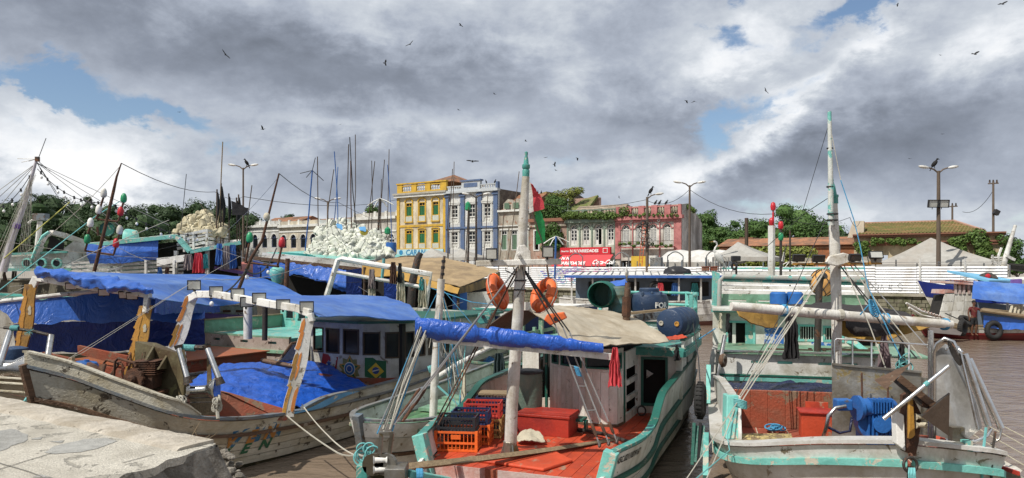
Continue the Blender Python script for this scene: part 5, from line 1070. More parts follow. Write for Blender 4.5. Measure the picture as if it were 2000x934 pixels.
for px_,py,lit in((1560,504,0),(1599,505,0),(1670,503,0),(1711,498,1)):floodlight(lbr,at(px_,py,12.42),(.1,-1,-.3 if not lit else.3),.21 if not lit else.24,.12,lm=M['lens']if lit else M['iron'])
yd=[at(1428,598,12.3),at(1534,607,12.4),at(1640,616,12.55),at(1858,634,12.8)]
obj('yard',MB().tube(yd,[.075,.088,.088,.075],12),M['mastw'],E_,smooth=50)
for u in(1530,1640,1728,1845):
 mb=MB()
 for k in range(5):mb.torus(at(u+k*1.7-3,607+(u-1534)*.085,12.42+(u-1534)*.0013),(1,.1,-.1),.095,.012,12,5)
 obj('yard_lashing',mb,M['ropeb']if u!=1640 else M['rope'],E_)
roof_tarp([[at(1434,600,12.6),at(1480,596,13.0),at(1522,592,13.4)],[at(1444,618,12.5),at(1480,625,12.8),at(1518,632,13.2)],[at(1470,632,12.6),at(1500,640,12.9),at(1516,640,13.1)]],14,20,M['ochre'],'sagging ochre canvas under the left half of the long white yard',.05,1.6,40)
roof_tarp([[at(1518,600,13.6),at(1600,592,14.4),at(1700,596,14.4),at(1770,610,14.0)],[at(1530,602,13.2),at(1610,610,13.4),at(1720,615,13.5),at(1790,622,13.4)]],12,30,mat('dark_canvas',(.035,.03,.03),.85,bump=.3,crinkle=.3),'dark canvas draped over the cabin roof behind the long yard',.06,1.4,41)
roof_tarp([[at(1652,612,13.2),at(1700,616,13.3),at(1760,622,13.3)],[at(1652,640,13.0),at(1700,648,13.0),at(1755,640,13.1)],[at(1668,652,13.1),at(1705,664,13.0),at(1738,655,13.1)]],14,20,MATS['dark_canvas'],'black canvas bulging below the right half of the yard',.07,1.6,42)
roof_tarp([[at(1640,616,13.9),at(1700,618,14.0),at(1830,630,13.8)],[at(1645,655,13.7),at(1720,668,13.6),at(1800,650,13.6)]],14,24,M['ochre'],'brown canvas hanging behind the black one at the right of the yard',.06,1.4,43)
hang(at(1545,618,12.2),.26,.72,M['blackcl'],'black shirt with a pale stripe hanging from the yard',seed=6,taper=.5)
hang(at(1372+50,612,16.6),.10,.45,M['blackcl'],'narrow black cloth hanging at the left cabin corner',seed=7,taper=.6)
hang(at(1407,612,16.6),.08,.35,M['cream'],'narrow pale cloth hanging beside the black one at the cabin corner',seed=8,taper=.6)
hang(at(1728,655,13.1),.22,.75,mat('mauve_cloth',(.20,.15,.16),.9,bump=.2),'greyish purple shirt hanging at the right of the yard',seed=9,taper=.5)
hang(at(1760,672,11.7),.14,.42,M['blackcl'],'black rag with blue rope hanging on the steel railing',seed=10,taper=.4)
mb=MB();rnd=random.Random(12)
for k in range(9):mb.torus(at(1765+rnd.uniform(-5,5),715+rnd.uniform(-18,22),11.5),(rnd.uniform(-.6,.6),-1,rnd.uniform(-.6,.6)),rnd.uniform(.05,.10),.011,16,5)
tag(obj('rope_coil',mb,M['ropet']),'blue green rope hanks hung on the steel railing','rope')
top=at(1622,232,12.6);hd=at(1634,495,12.7)
for pts,r,mm in(([top,at(1568,412,13)],.007,'cable'),([at(1622,250,12.6),at(1642,352,12.4)],.009,'rope'),([at(1642,352,12.4),at(1668,430,12.3),at(1680,480,12.2),at(1695,560,12),at(1760,700,11.6)],.012,'ropeb'),([at(1616,388,12.7),at(1570,418,13.2),at(1500,480,15)],.009,'cable'),([hd,at(1520,640,11.8),at(1430,800,11.1)],.012,'rope'),([hd,at(1535,650,11.7),at(1436,790,11.1)],.012,'rope'),([hd,at(1590,560,12.2),at(1338,940,9.8)],.011,'rope'),([at(1612,430,12.7),at(1540,590,12.3),at(1436,772,11.1)],.010,'cable'),([at(1640,498,12.7),at(1700,640,12.0),at(1762,806,11.2)],.013,'rope'),([at(1648,500,12.7),at(1720,600,12.0),at(1800,700,11.4)],.013,'rope'),([at(1652,500,12.7),at(1760,620,11.8),at(1830,700,11.0)],.012,'wire'),([at(1642,520,12.7),at(1700,600,12.4),at(1800,760,11.2)],.016,'cable'),([at(1645,525,12.7),at(1712,605,12.4),at(1790,700,11.6)],.016,'cable'),([at(1548,615,12.3),at(1440,780,11.1)],.013,'rope'),([at(1572,590,12.3),at(1442,795,11.0)],.013,'rope'),([at(1440,786,11),at(1412,860,10.6),at(1378,940,10)],.012,'rope'),([at(1446,786,11),at(1420,850,10.6),at(1425,880,10.4),at(1330,960,9)],.012,'ropet')):
 rope(pts,r*.72,M[mm],mE if mm else None,'stay')
mb=MB()
for k in range(6):mb.torus(at(1702+k,592+k*3,12.1),(.5,-.8,.4),.06+.01*k,.012,14,5)
obj('rope_tie',mb,M['ropeb'],mE)
obj('rope_tie',MB().tube([at(1680,615,12.2),at(1700,592,12.2),at(1708,600,12.1)],.012,6),M['ropeb'],mE)
sp=thing('steel_plate','worn stained steel wind plate across the bow behind the blue motor','steel plate',at(1710,850,11.2))
obj('plate',MB().prism([at(1625,712,11.4),at(1800,728,11.0),at(1798,850,10.9),at(1625,868,11.25)],(.01,.03,0)),M['steelp'],sp)
obj('rim',MB().beam(at(1625,711,11.38),at(1800,727,10.98),.05,.03),M['steelp'],sp);obj('side_post',MB().tube([at(1810,738,10.6),at(1808,850,10.5)],.07,12),M['steelp'],sp,smooth=40)
for px_,y0,y1 in((1683,728,790),(1734,755,800)):obj('rod',MB().tube([at(px_,y0,11.0),at(px_+1,y1,10.9)],.014,6),M['rust'],sp)
mb=MB();mb.tube([at(1630,712,11.6),at(1630,665,11.6),at(1634,662,11.6),at(1815,674,11.2)],.016,6);rr_=obj('railing',mb,M['steel'],sp,smooth=50)
for px_ in(1665,1702,1775):obj('railing_post',MB().tube([at(px_,664+(px_-1630)*.065,11.5),at(px_,722,11.4)],.014,6),M['steel'],rr_)
obj('upright_tube',MB().tube([at(1818,862,9.9),at(1818,646,9.9)],.036,12),M['steel'],sp,smooth=50)
mt_=thing('motor','bright blue finned electric motor with gearbox on the bow','motor',at(1690,860,10.6));md=10.55
obj('gear_housing',MB().lathe(at(1718,825,md),(-.1,-1,0),[(.30,-.2),(.30,.0),(.22,.05),(.14,.07),(.13,.12),(0,.12)],24),M['bluepaint'],mt_,smooth=35)
mb=MB()
for k in range(7):mb.box(at(1693+k*8,832,md-.02),(.02,.14,.44-.05*abs(k-3)))
obj('fin',mb,M['bluepaint'],mt_,kind='stuff')
obj('casing',MB().box(at(1716,838,md+.15),(.50,.4,.40)),M['bluepaint'],mt_,bevel=.02)
obj('stator',MB().lathe(at(1682,796,md),(1,.1,0),[(.12,0),(.13,.03),(.13,.45),(.1,.5)],20),M['bluepaint'],mt_,smooth=35)
mb=MB()
for k in range(8):mb.box(at(1700+k*5.5,792+(k%2),md-.06),(.012,.16,.20))
obj('fin',mb,M['bluepaint'],mt_,kind='stuff');obj('flange',MB().lathe(at(1672,797,md),(1,.1,0),[(.18,0),(.18,.05),(.13,.055)],20),M['bluepaint'],mt_,smooth=35)
obj('terminal_box',MB().box(at(1646,790,md),(.22,.18,.16)),M['bluepaint'],mt_,bevel=.02)
obj('hose',MB().tube([at(1652,793,md-.1),at(1632,797,md-.1),at(1618,812,md-.1),at(1614,835,md-.1),at(1607,856,md)],.028,8),M['steel'],mt_,smooth=60)
obj('hose',MB().tube([at(1618,835,md-.1),at(1640,846,md-.12),at(1660,842,md-.12),at(1664,815,md-.1)],.02,8),M['navy'],mt_,smooth=60)
an=thing('anchor','plough anchor with broad brown triangular blades hoisted over the right-hand bow','anchor',at(1790,790,9.0));ad=8.85
obj('fluke',MB().prism([at(1709,744,ad),at(1778,712,ad+.1),at(1730,761,ad-.12)],(.01,.03,.01)),M['rail'],an)
obj('fluke',MB().prism([at(1855,768,ad),at(1800,814,ad-.2),at(1853,852,ad)],(.01,.03,0)),mat('brown_steel',(.12,.085,.06),.55,.4,var=.3,bump=.1),an)
obj('fluke_fold',MB().prism([at(1855,768,ad),at(1822,792,ad+.1),at(1800,814,ad-.2)],(.01,.04,0)),M['iron'],an)
obj('crown_arm',MB().prism([at(1742,742,ad),at(1758,738,ad+.05),at(1826,790,ad),at(1818,800,ad),at(1800,795,ad)],(.01,.05,.0)),M['iron'],an);obj('crown_flange',MB().beam(at(1756,738,ad-.03),at(1824,792,ad-.03),.02,.08),M['rail'],an)
obj('stock',MB().tube([at(1726,818,ad-.12),at(1853,715,ad-.12)],.025,12),M['steel'],an,smooth=50);obj('stock_tie',MB().tube([at(1806,753,ad-.12),at(1813,747,ad-.12)],.029,10),M['ropet'],an)
pp=thing('chute_plate','tall polished steel chute with side tubes on the starboard bow','steel chute',at(1870,870,9.5));pd_=9.6
obj('plate',MB().prism([at(1826,690,pd_),at(1846,672,pd_),at(1866,684,pd_),at(1912,800,pd_-.1),at(1918,836,pd_-.1),at(1880,866,pd_-.15),at(1826,850,pd_)],(.02,.03,0)),mat('pale_steel_sheet',(.60,.59,.56),.38,.7,var=.2,dirt=(.36,.34,.30),damt=.4,bump=.06),pp)
for a_,b_ in(((1884,692),(1931,832)),((1893,702),(1955,836)),((1876,690),(1910,838))):obj('side_tube',MB().tube([at(*a_,pd_-.2),at(*b_,pd_-.3)],.042 if a_[0]!=1876 else.02,12),M['steel'],pp,smooth=50)
obj('hoop',MB().tube([at(1824,868,pd_),at(1824,690,pd_),at(1830,672,pd_-.05),at(1845,661,pd_-.1),at(1862,668,pd_-.15),at(1872,690,pd_-.2)],.025,10),M['steel'],pp,smooth=60);obj('hoop',MB().tube([at(1846,684,pd_),at(1856,674,pd_),at(1870,678,pd_),at(1880,690,pd_-.1)],.02,8),M['steel'],pp,smooth=60)
obj('lip',MB().lathe(at(1863,690,pd_-.25),(.5,-.15,.2),[(.0,0),(.17,.0),(.17,.015),(0,.02)],18),M['iron'],pp)
mb=MB();vs=[]
for i in range(12):
 u=i/11;a_=lerp(-.1,1.0,u)*math.pi;vs+=[at(1902+26*math.cos(a_+3.1),842+16*math.sin(a_),pd_-.3),at(1898+34*math.cos(a_+3.1),840+24*math.sin(a_),pd_-.05)]
mb.add(vs,[(2*i,2*i+1,2*i+3,2*i+2)for i in range(11)]);obj('scoop',mb,M['steel'],pp,smooth=60)
obj('rim_tube',MB().tube([at(1880,862,pd_-.3),at(1905,862,pd_-.35),at(1928,852,pd_-.35),at(1936,838,pd_-.3)],.02,8),M['steel'],pp,smooth=60);obj('rim_tube',MB().tube([at(1956,838,pd_-.35),at(1952,858,pd_-.35),at(1935,868,pd_-.35)],.014,8),M['steel'],pp,smooth=60)
obj('hub',MB().lathe(at(1864,818,pd_-.05),(0,-1,0),[(.09,0),(.09,.02),(.04,.03),(.04,.05),(0,.05)],16),M['steelp'],pp)
for k,(px_,y1)in enumerate(((1920,935),(1938,940))):rope([at(px_+6,835+k*8,pd_-.35),at(px_,885,pd_-.4),at(px_-2,y1,pd_-.4)],.016,M['ropet']if k==0 else M['iron'],pp,'hanging_rope')
obj('side_board',MB().prism([at(1822,848,9.9),at(1848,858,9.7),at(1848,872,9.6),at(1822,868,9.8)],(0,.05,0)),M['reddeck'],E_);obj('side_board',MB().prism([at(1830,838,10.0),at(1846,834,10),at(1846,868,9.8),at(1830,868,9.8)],(0,.04,0)),M['reddeck'],E_)
obj('bracket',MB().box(at(1868,852,9.4),(.16,.1,.24)),M['steelp'],E_);obj('bracket',MB().box(at(1888,872,9.2),(.1,.1,.16)),M['aqua'],E_)
rg_=obj('rag',MB().ball(at(1872,872,9.2),(.14,.08,.06),10,6,f=lambda p:1+.4*nz(p,9)),M['cream'],None,smooth=60,label='bunched pale rag stuffed beside the steel chute',cat='cloth')
for k,(px0,px1,d)in enumerate(((1500,1588,15.9),(1604,1706,15.6))):
 bb=thing('bench','dark slatted bench on the quarterdeck, '+('left of' if k==0 else 'right of')+' the hanging black shirt','bench',at((px0+px1)/2,700,d))
 for z_ in(682,691,699):obj('slat',MB().beam(at(px0,z_,d),at(px1,z_+3,d-.2),.12 if z_==691 else.03,.05),M['woodd'],bb)
 for px_ in(px0+6,px1-6):obj('leg',MB().beam(at(px_,680,d),at(px_,706,d),.06,.06),M['woodd'],bb)
obj('slide',MB().prism([at(1664,672,15.9),at(1672,664,15.9),at(1705,690,15.7),at(1702,700,15.7)],(0,.3,0)),M['aqua'],E_,bevel=.01)
obj('tube',MB().tube([at(1400,738,15.0),at(1416,655,15.2)],.045,10),M['steel'],E_,smooth=50);obj('hose_coil',MB().torus(at(1412,704,15.1),(.8,-.6,0),.09,.06,14,8),M['rail'],E_,smooth=50)
mb=MB()
for k in range(5):mb.torus(at(1446,783+k*3,10.7),(.3,.2,1),.09,.012,14,5)
obj('lashing',mb,M['ropet'],E_)
rope([at(1366,662,14.6),at(1397,642,16.2)],.012,M['ropeb'],None,label='blue line tied between the two cabins over the gap of water',cat='rope')
for k,(y0,y1,px_)in enumerate(((715,790,1384),(850,934,1379))):obj('rubbing_strake',MB().beam(at(px_,y0,14.0-k*2.6),at(px_-1,y1,13.6-k*2.9),.08,.12),M['aqua'],E_)
fD=Fr((-2.55,12.2),(.40,.917))
D_=thing('fishing_boat','small boat with green deck and white mast between the weathered boat and centre boat','boat',fD(4,0,0),fD.ang)
hD=Hull(fD,[(0,.05,1.05,.05),(.5,.55,.98,.3),(1.2,.9,.95,.6),(2.5,.98,.95,.75),(5,.98,1.0,.8),(8,.95,1.15,.8),(10.5,.8,1.3,.7)],.3,1.5,k=4)
hD.planks(D_,[(0,.35,M['algae'],0),(.35,.55,M['white'],0),(.55,.60,M['rail'],.02),(.60,.8,M['white'],0),(.8,.99,M['white'],.006)])
hD.cap(D_,M['greyrail'],.10,.04);hD.stem(D_,M['greyrail'],.13,.12);hD.deck(D_,.62,.3,10,M['green'],.22)
obj('mast',MB().tube([at(845,838,14.0),at(850,720,14.0),at(862,545,14.0)],[.075,.08,.07],12),M['mastw'],D_,smooth=50);obj('mast_tip',MB().tube([at(862,545,14.0),at(868,500,14.0)],[.035,.025],8),M['woodv'],D_,smooth=50)
for k,y_ in enumerate((508,520,533)):obj('mast_band',MB().tube([at(866.5-k,y_,14),at(866-k,y_+5,14)],.04,8),M['black'],D_)
obj('gaff',MB().tube([at(842,745,14.2),at(895,712,14.6),at(962,676,15.4)],[.05,.06,.05],10),M['white'],D_,smooth=50)
mb=MB()
for k in range(6):mb.torus(at(838+k*3,722-k,14.1),(1,.2,.3),.06,.014,12,5)
obj('gaff_lashing',mb,M['ropet'],D_)
rnd=random.Random(21)
for k in range(17):
 a_=at(854+rnd.uniform(-8,60),640+rnd.uniform(-30,25),14+rnd.uniform(-.2,.6));b_=at(905+rnd.uniform(-30,8),795+rnd.uniform(-40,12),13.8+rnd.uniform(-.2,.5))
 rope([a_,b_],rnd.uniform(.006,.011),M[('rope','ropet','wire','ropeb')[k%4]],D_,'halyard')
for k in range(7):rope([at(860,560,14),at(820+k*18,640+(k%3)*40,13.8)],.007,M['rope']if k%2 else M['ropeb'],D_,'stay')
rope([at(845,745,14.0),at(905,800,13.8)],.02,M['ropet'],D_);rope([at(905,722,14.0),at(905,800,13.8)],.05,M['cream'],D_,'rope_hank')
for k in range(3):obj('hatch_board',MB().box(fD(3.2+k*.5,.1,.68+k*.03),(.42,1.5,.06),fD.rot()),M['palegreen'],D_)
obj('bow_board',MB().box(fD(1.0,0,.80),(.5,1.5,.06),fD.rot()),M['palegreen'],D_)
mb=MB();mb.lathe(at(916,822,14.6),(0,0,1),[(.2,0),(.21,.3),(.2,.5),(.17,.52)],16);tag(obj('tub',mb,M['bluepaint'],None,smooth=40),'blue plastic drum on the green deck beside the white mast of the small boat','drum')
fD2=Fr((-1.6,18.8),(.42,.907))
D2=thing('fishing_boat','pale green slatted boat glimpsed between the small white mast and thick white mast','boat',fD2(4,0,0),fD2 .ang)
hD2=Hull(fD2,[(0,.05,1.25,.05),(.6,.8,1.1,.5),(1.5,1.1,1.05,.9),(4,1.15,1.1,1.0),(8,1.0,1.3,.9)],.3,1.5,k=3)
hD2 .planks(D2,[(0,.4,M['algae'],0),(.4,.7,M['palegreen'],0),(.7,.99,M['white'],0)]);hD2 .cap(D2,M['palegreen'],.14,.05);hD2 .deck(D2,.9,.3,7.8,M['palegreen'],.4)
for tt in(-1.05,1.0):
 for z_ in(1.35,1.55,1.75):obj('slat',MB().box(fD2(4,tt,z_),(5,.05,.1),fD2 .rot()),M['palegreen'],D2)
 for s_ in(1.6,3.2,4.8,6.4):obj('post',MB().box(fD2(s_,tt,1.45),(.1,.08,.9),fD2 .rot()),M['palegreen'],D2)
mb=MB();mb.box(fD2(5.5,-.0,2.35),(4.0,2.3,.08),fD2 .rot());obj('roof',mb,M['white'],D2,bevel=.01);obj('roof_edge',MB().box(fD2(3.48,0,2.28),(.05,2.3,.16),fD2 .rot()),M['white'],D2);obj('roof_edge',MB().box(fD2(3.45,0,2.38),(.05,2.35,.06),fD2 .rot()),M['teal'],D2)
for s_,tt in((3.6,-1.05),(3.6,1.05),(7,-1.05),(7,1.05)):obj('post',MB().box(fD2(s_,tt,1.6),(.12,.12,1.4),fD2 .rot()),M['palegreen'],D2)
nt=MB();nt.ball(at(943,722,20.6),(.65,.5,.35),20,12,f=lambda p:1+.35*nz(p,4)+.2*nz(p,11));tag(obj('fishing_net',nt,mat('blue_net',(.03,.12,.28),.9,var=.5,vscale=20,bump=.6),None,smooth=60),'heap of blue fishing net on the pale green slatted boat','net')
hang(at(975,690,17.0),.35,.95,mat('dark_net',(.02,.035,.04),.9,bump=.3),'dark net hanging in a column left of the thick white mast',seed=13,name='fishing_net',cat='net',taper=.5)
WU=V((.841,-.541,0)).normalized();WA=V((.541,.841,0)).normalized()
def FS(k,a,z):return WU*k+WA*a+V((0,0,z))
def kpx(px,a):
 c=(px-1000)/FPX;return a*(WU.x*c-WA.x)/(WU.x+WA.x*c)*1.0
def zpx(px,py,a):k=kpx(px,a);Y=FS(k,a,0).y;return EZ-(py-HY)/FPX*Y
GZ=1.95
gm=mat('packed_ground',(.30,.27,.23),.95,var=.2,bump=.2)
def slab_poly(name,k0,k1,a0,a1,z0,z1,m_):return obj(name,MB().prism([FS(k0,a0,z0),FS(k1,a0,z0),FS(k1,a1,z0),FS(k0,a1,z0)],(0,0,z1-z0)),m_,kind='structure')
slab_poly('ground',-500,420,53.2,900,-1,GZ,gm)
stone=mat('quay_stone',(.24,.225,.16),.9,var=.35,vscale=3,dirt=(.10,.11,.05),damt=.6,dscale=2,bump=.5,bscale=9,rnd=.25)
qw=thing('quay_wall','mossy stone quay wall across the water','wall',FS(-30,53,0));qw['kind']='structure'
mb=MB();mb.prism([FS(-200,53.0,-1),FS(120,53.0,-1),FS(120,53.4,-1),FS(-200,53.4,-1)],(0,0,1+GZ));obj('backing',mb,mat('mortar',(.12,.11,.08),.95),qw)
mb=MB();rnd=random.Random(2);rotS=Matrix.Rotation(math.atan2(WU.y,WU.x),3,'Z')
for j in range(8):
 k=-60.0
 while k<12:
  L=rnd.uniform(.28,.8);mb.box(FS(k+L/2,52.98-rnd.uniform(0,.05),-.1+j*.25+.12),(L-.04,.12,.22),rotS);k+=L
obj('stone_course',mb,stone,qw,kind='stuff');obj('coping',MB().beam(FS(-200,53.0,GZ-.04),FS(120,53.0,GZ-.04),.5,.16),mat('coping_concrete',(.36,.33,.27),.9,dirt=(.2,.2,.12),damt=.5),qw)
def bump_stones():pass
rb2=MB()
for k in range(60):p=FS(rnd.uniform(-58,-12),52.6-rnd.uniform(0,1.6),rnd.uniform(-.05,.3));r=rnd.uniform(.15,.4);rb2 .ball(p,(r,r*.8,r*.6),6,4,f=lambda q_:1+.3*nz(q_+V((k,0,0)),5))
obj('bank_rubble',rb2,mat('pale_rubble',(.36,.33,.27),.95,var=.3,rnd=0),kind='stuff')
fe=thing('fence','long white corrugated hoarding with graffiti along the far quay','fence',FS(-20,53.6,GZ));zT=3.74
fw=mat('white_sheet_metal',(.70,.71,.72),.4,.0,var=.06,dirt=(.45,.42,.38),damt=.38,dscale=.8,dstretch=.5,bump=.03,rnd=.05)
k0,k1=kpx(905,53.6),kpx(1968,53.6);npan=17;pw=(k1-k0)/npan
for i in range(npan):
 mb=MB();rows=[];n=10;a0,a1=k0+i*pw+.01,k0+(i+1)*pw-.012;dd=.012*(i%2)
 zt=zT+.02*math.sin(i*2.1)
 for j in range(n*3+1):
  z=lerp(GZ+.03,zt,j/(n*3));o_=.065*(1 if(j%3)==1 else.6 if(j%3)==2 else 0);rows.append((z,o_))
 vs=[]
 for z,o_ in rows:vs+=[FS(a0,53.6-o_-dd,z),FS(a1,53.6-o_-dd,z)]
 mb.add(vs,[(2*j,2*j+1,2*j+3,2*j+2)for j in range(len(rows)-1)]);obj('panel',mb,fw,fe)
for i in range(npan*2):p=FS(k0+i*pw/2,53.75,GZ);obj('fence_post',MB().beam(p,p+V((0,0,2.0+.12*(i%3))),.07,.07),M['greyrail'],fe)
for z_ in(zT+.14,zT+.27):obj('fence_wire',MB().tube([FS(kpx(1640,53.7),53.7,z_),FS(k1,53.7,z_)],.014,5),M['wire'],fe)
for px_ in(1797,1885):obj('fence_post',MB().beam(FS(kpx(px_,53.5),53.5,GZ),FS(kpx(px_,53.5),53.5,zT+.5),.08,.08),M['white'],fe)
def ribbon(ps,w_,m_,name='graffiti'):
 mb=MB();L=[];
 for i,(k,z)in enumerate(ps):
  b_=ps[min(i+1,len(ps)-1)];a_=ps[max(i-1,0)];t=V((b_[0]-a_[0],b_[1]-a_[1],0));t=t.normalized()if t.length>1e-6 else V((1,0,0));L.append((k-t.y*w_,z+t.x*w_,k+t.y*w_,z-t.x*w_))
 vs=[]
 for a_,b_,c_,d_ in L:vs+=[FS(a_,53.545,b_),FS(c_,53.545,d_)]
 mb.add(vs,[(2*i,2*i+1,2*i+3,2*i+2)for i in range(len(L)-1)]);return mb
rnd=random.Random(14)
gmats=[mat('spray_'+n_,c_,.6,bump=0,rnd=0)for n_,c_ in(('blue',(.05,.16,.55)),('pink',(.55,.12,.30)),('violet',(.22,.10,.45)),('cyan',(.10,.40,.55)))]
for q_ in range(4):
 mb=MB()
 for s_ in range(26):
  kc=kpx(rnd.uniform(1058,1185)if q_!=1 else rnd.uniform(1110,1185),53.5);zc=rnd.uniform(2.5,3.55);A_=rnd.uniform(.08,.4);ph=rnd.uniform(0,6);f1=rnd.uniform(1,3)
  ps=[(kc+A_*math.sin(f1*u+ph)+u*.05,zc+A_*.6*math.sin(2.1*u+ph*2))for u in[i*.22 for i in range(14)]]
  r_=ribbon(ps,rnd.uniform(.012,.03),None);mb.add(r_.v,r_.f)
 obj('graffiti',mb,gmats[q_],fe,kind='stuff')
mb=MB()
def tagline(px0,py0,sc,letters):
 k=kpx(px0,53.5);z0=zpx(px0,py0,53.5)
 for L in letters:
  r_=ribbon([(k+x*sc,z0+y*sc)for x,y in L],.018,None);mb.add(r_.v,r_.f);k+=sc*1.15
arc=lambda cx,cy,r,a0,a1,n=10:[(cx+r*math.cos(R(lerp(a0,a1,i/n))),cy+r*math.sin(R(lerp(a0,a1,i/n))))for i in range(n+1)]
tagline(1688,566,.42,[arc(.5,.5,.55,60,330),arc(.4,.5,.5,0,360),[(0,0),(.2,1),(.4,.1)],[(0,0),(.1,.9),(.5,.7),(.1,.4),(.6,0)],arc(.4,.7,.3,0,300)+arc(.4,.2,.3,120,-150)])
tagline(1736,588,.5,[arc(.6,.3,.8,30,330,16),arc(.3,.3,.5,-180,200,14),[(0,.2),(.6,.9),(.9,0),(1.5,.7)],arc(.3,.1,.6,180,-90,14)])
tagline(1196,536,.6,[arc(.5,.3,.5,20,300),arc(.5,.3,.3,200,500)]);tagline(1650,562,.4,[arc(.4,.6,.6,0,280),[(0,0),(.5,.9),(.8,.2)]])
obj('graffiti',mb,lk,fe,kind='stuff')
obj('board',MB().box(FS(kpx(1131,53.3),53.3,2.45),(.6,.06,1.0),rotS),M['greyrail'],None,label='grey board leaning against the graffiti on the white hoarding',cat='board',loc=FS(kpx(1131,53.3),53.3,1.95))
AF=80.0
def fac(k0,a=AF):
 def f(x,z,d=0.0):return FS(k0+x,a-d,z)
 return f
class Bld:
 def __init__(s,name,label,px0,px1,ytop,wallm,depth=12,a=AF,pxr=None):
  s.a=a;s.k0=kpx(px0,a);s.k1=kpx(px1,a);s.W=s.k1-s.k0;s.f=fac(s.k0,a);s.pxr=(px0+px1)/2;s.Y=FS((s.k0+s.k1)/2,a,0).y
  s.root=thing(name,label,'building',FS((s.k0+s.k1)/2,a,GZ));s.H=s.z(ytop);s.wm=wallm;s.D=depth;s.ops=[]
 def z(s,py):return EZ-(py-HY)/FPX*s.Y
 def x(s,px):return kpx(px,s.a)-s.k0
 def box(s,name,x0,x1,z0,z1,d0,d1,m_,parent=None,bevel=0):
  mb=MB();hexa(mb,s.f,x0,x1,z0,z1,d0,d1);return obj(name,mb,m_,parent or s.root,bevel=bevel)
 def shell(s,top=None,side=None):
  top=top or s.H;obj('wall',wall(s.f,s.W,GZ,top,s.ops,.30,4),s.wm,s.root)
  mb=MB();hexa(mb,s.f,0.02,.32,GZ,top,-s.D,-.3);hexa(mb,s.f,s.W-.32,s.W-.02,GZ,top,-s.D,-.3);hexa(mb,s.f,.3,s.W-.3,GZ,top,-s.D,-s.D+.3);obj('rear_wall',mb,side or s.wm,s.root)
  mb=MB();hexa(mb,s.f,.3,s.W-.3,top-.25,top-.1,-s.D,-.3);obj('roof',mb,M['tan'],s.root)
  mb=MB();hexa(mb,s.f,.35,s.W-.35,GZ,top-.3,-1.6,-1.2);obj('interior',mb,M['dark'],s.root)
 def balus(s,x0,x1,z0,z1,m_,rm=None,n=None):
  o_=s.box('balustrade',x0,x1,z1-.14,z1,-.28,.02,rm or m_);s.box('plinth',x0,x1,z0,z0+.14,-.28,.02,rm or m_,o_)
  n=n or max(3,int((x1-x0)/.36));mb=MB()
  for i in range(n):x=lerp(x0,x1,(i+.5)/n);b0=s.f(x,z0+.14,-.13);mb.lathe(b0,(0,0,1),[(.10,0),(.06,.1*(z1-z0)),(.13,.35*(z1-z0)),(.05,.65*(z1-z0)),(.09,z1-z0-.28)],6)
  obj('baluster',mb,m_,o_,kind='stuff')
 def arch_fill(s,x0,x1,zs,zt,m_,d0=-.30,d1=0):
  cx=(x0+x1)/2;r=(x1-x0)/2
  for sg in(-1,1):
   pts=[(cx+sg*r,zt)]+[(cx+sg*r*math.cos(a_),zs+(zt-zs)*math.sin(a_))for a_ in[i*math.pi/16 for i in range(9)]]
   n=len(pts);mb=MB();mb.add([s.f(x,z,d1)for x,z in pts]+[s.f(x,z,d0)for x,z in pts],[tuple(range(n)),tuple(range(n,2*n))]+[(i,(i+1)%n,n+(i+1)%n,n+i)for i in range(n)]);obj('spandrel',mb,m_,s.root)
 def hood(s,x0,x1,z,hgt,m_,d=.14,w_=.16,n=9):
  mb=MB();cx=(x0+x1)/2;r=(x1-x0)/2
  P=[(cx-r*math.cos(math.pi*i/n),z+hgt*math.sin(math.pi*i/n))for i in range(n+1)];Q=[(cx-(r-w_)*math.cos(math.pi*i/n),z+(hgt-w_)*math.sin(math.pi*i/n))for i in range(n+1)]
  vs=[]
  for(a_,b_),(c_,e_)in zip(P,Q):vs+=[s.f(a_,b_,d),s.f(c_,e_,d),s.f(c_,e_,.003),s.f(a_,b_,.003)]
  mb.add(vs,[(i*4+j,i*4+(j+1)%4,(i+1)*4+(j+1)%4,(i+1)*4+j)for i in range(n)for j in range(4)]+[(0,1,2,3),tuple(n*4+j for j in range(4))]);return obj('window_hood',mb,m_,s.root)
 def french(s,x0,x1,z0,z1,frm,leaf,glass=True,light=.25,dark=False,panes=0):
  w=obj('window',frame_of(s.f,x0,x1,z0,z1,.10,-.2,.03,step=9),frm,s.root);zl=z1-(z1-z0)*light;xm=(x0+x1)/2
  for i,(a_,b_)in enumerate(((x0+.1,xm-.015),(xm+.015,x1-.1))):
   mb=MB()
   if dark and i:continue
   hexa(mb,s.f,a_,b_,z0+.1,zl-.03,-.16,-.10)
   if panes:
    pass
   lf=obj('shutter',mb,leaf,w)
  if panes:
   mb=MB()
   for a_,b_ in((x0+.16,xm-.06),(xm+.06,x1-.16)):
    for i in range(panes):za,zb=lerp(zl-.1,z0+(zl-z0)*.4,i/panes),lerp(zl-.1,z0+(zl-z0)*.4,(i+.82)/panes);hexa(mb,s.f,a_,b_,zb,za,-.10,-.085)
   obj('pane',mb,M['glass'],w,kind='stuff')
  s_=MB();hexa(s_,s.f,x0+.1,x1-.1,zl-.03,zl+.04,-.16,-.05);hexa(s_,s.f,xm-.03,xm+.03,zl+.04,z1-.1,-.16,-.07);obj('transom_bar',s_,frm,w)
  mb=MB();hexa(mb,s.f,x0+.1,x1-.1,zl+.04,z1-.1,-.15,-.13);obj('pane',mb,M['glass'],w)
  return w
ywall=mat('cream_wall',(.66,.59,.44),.8,dirt=(.38,.31,.21),damt=.62,dscale=.6,dstretch=.4,bump=.1,rnd=0)
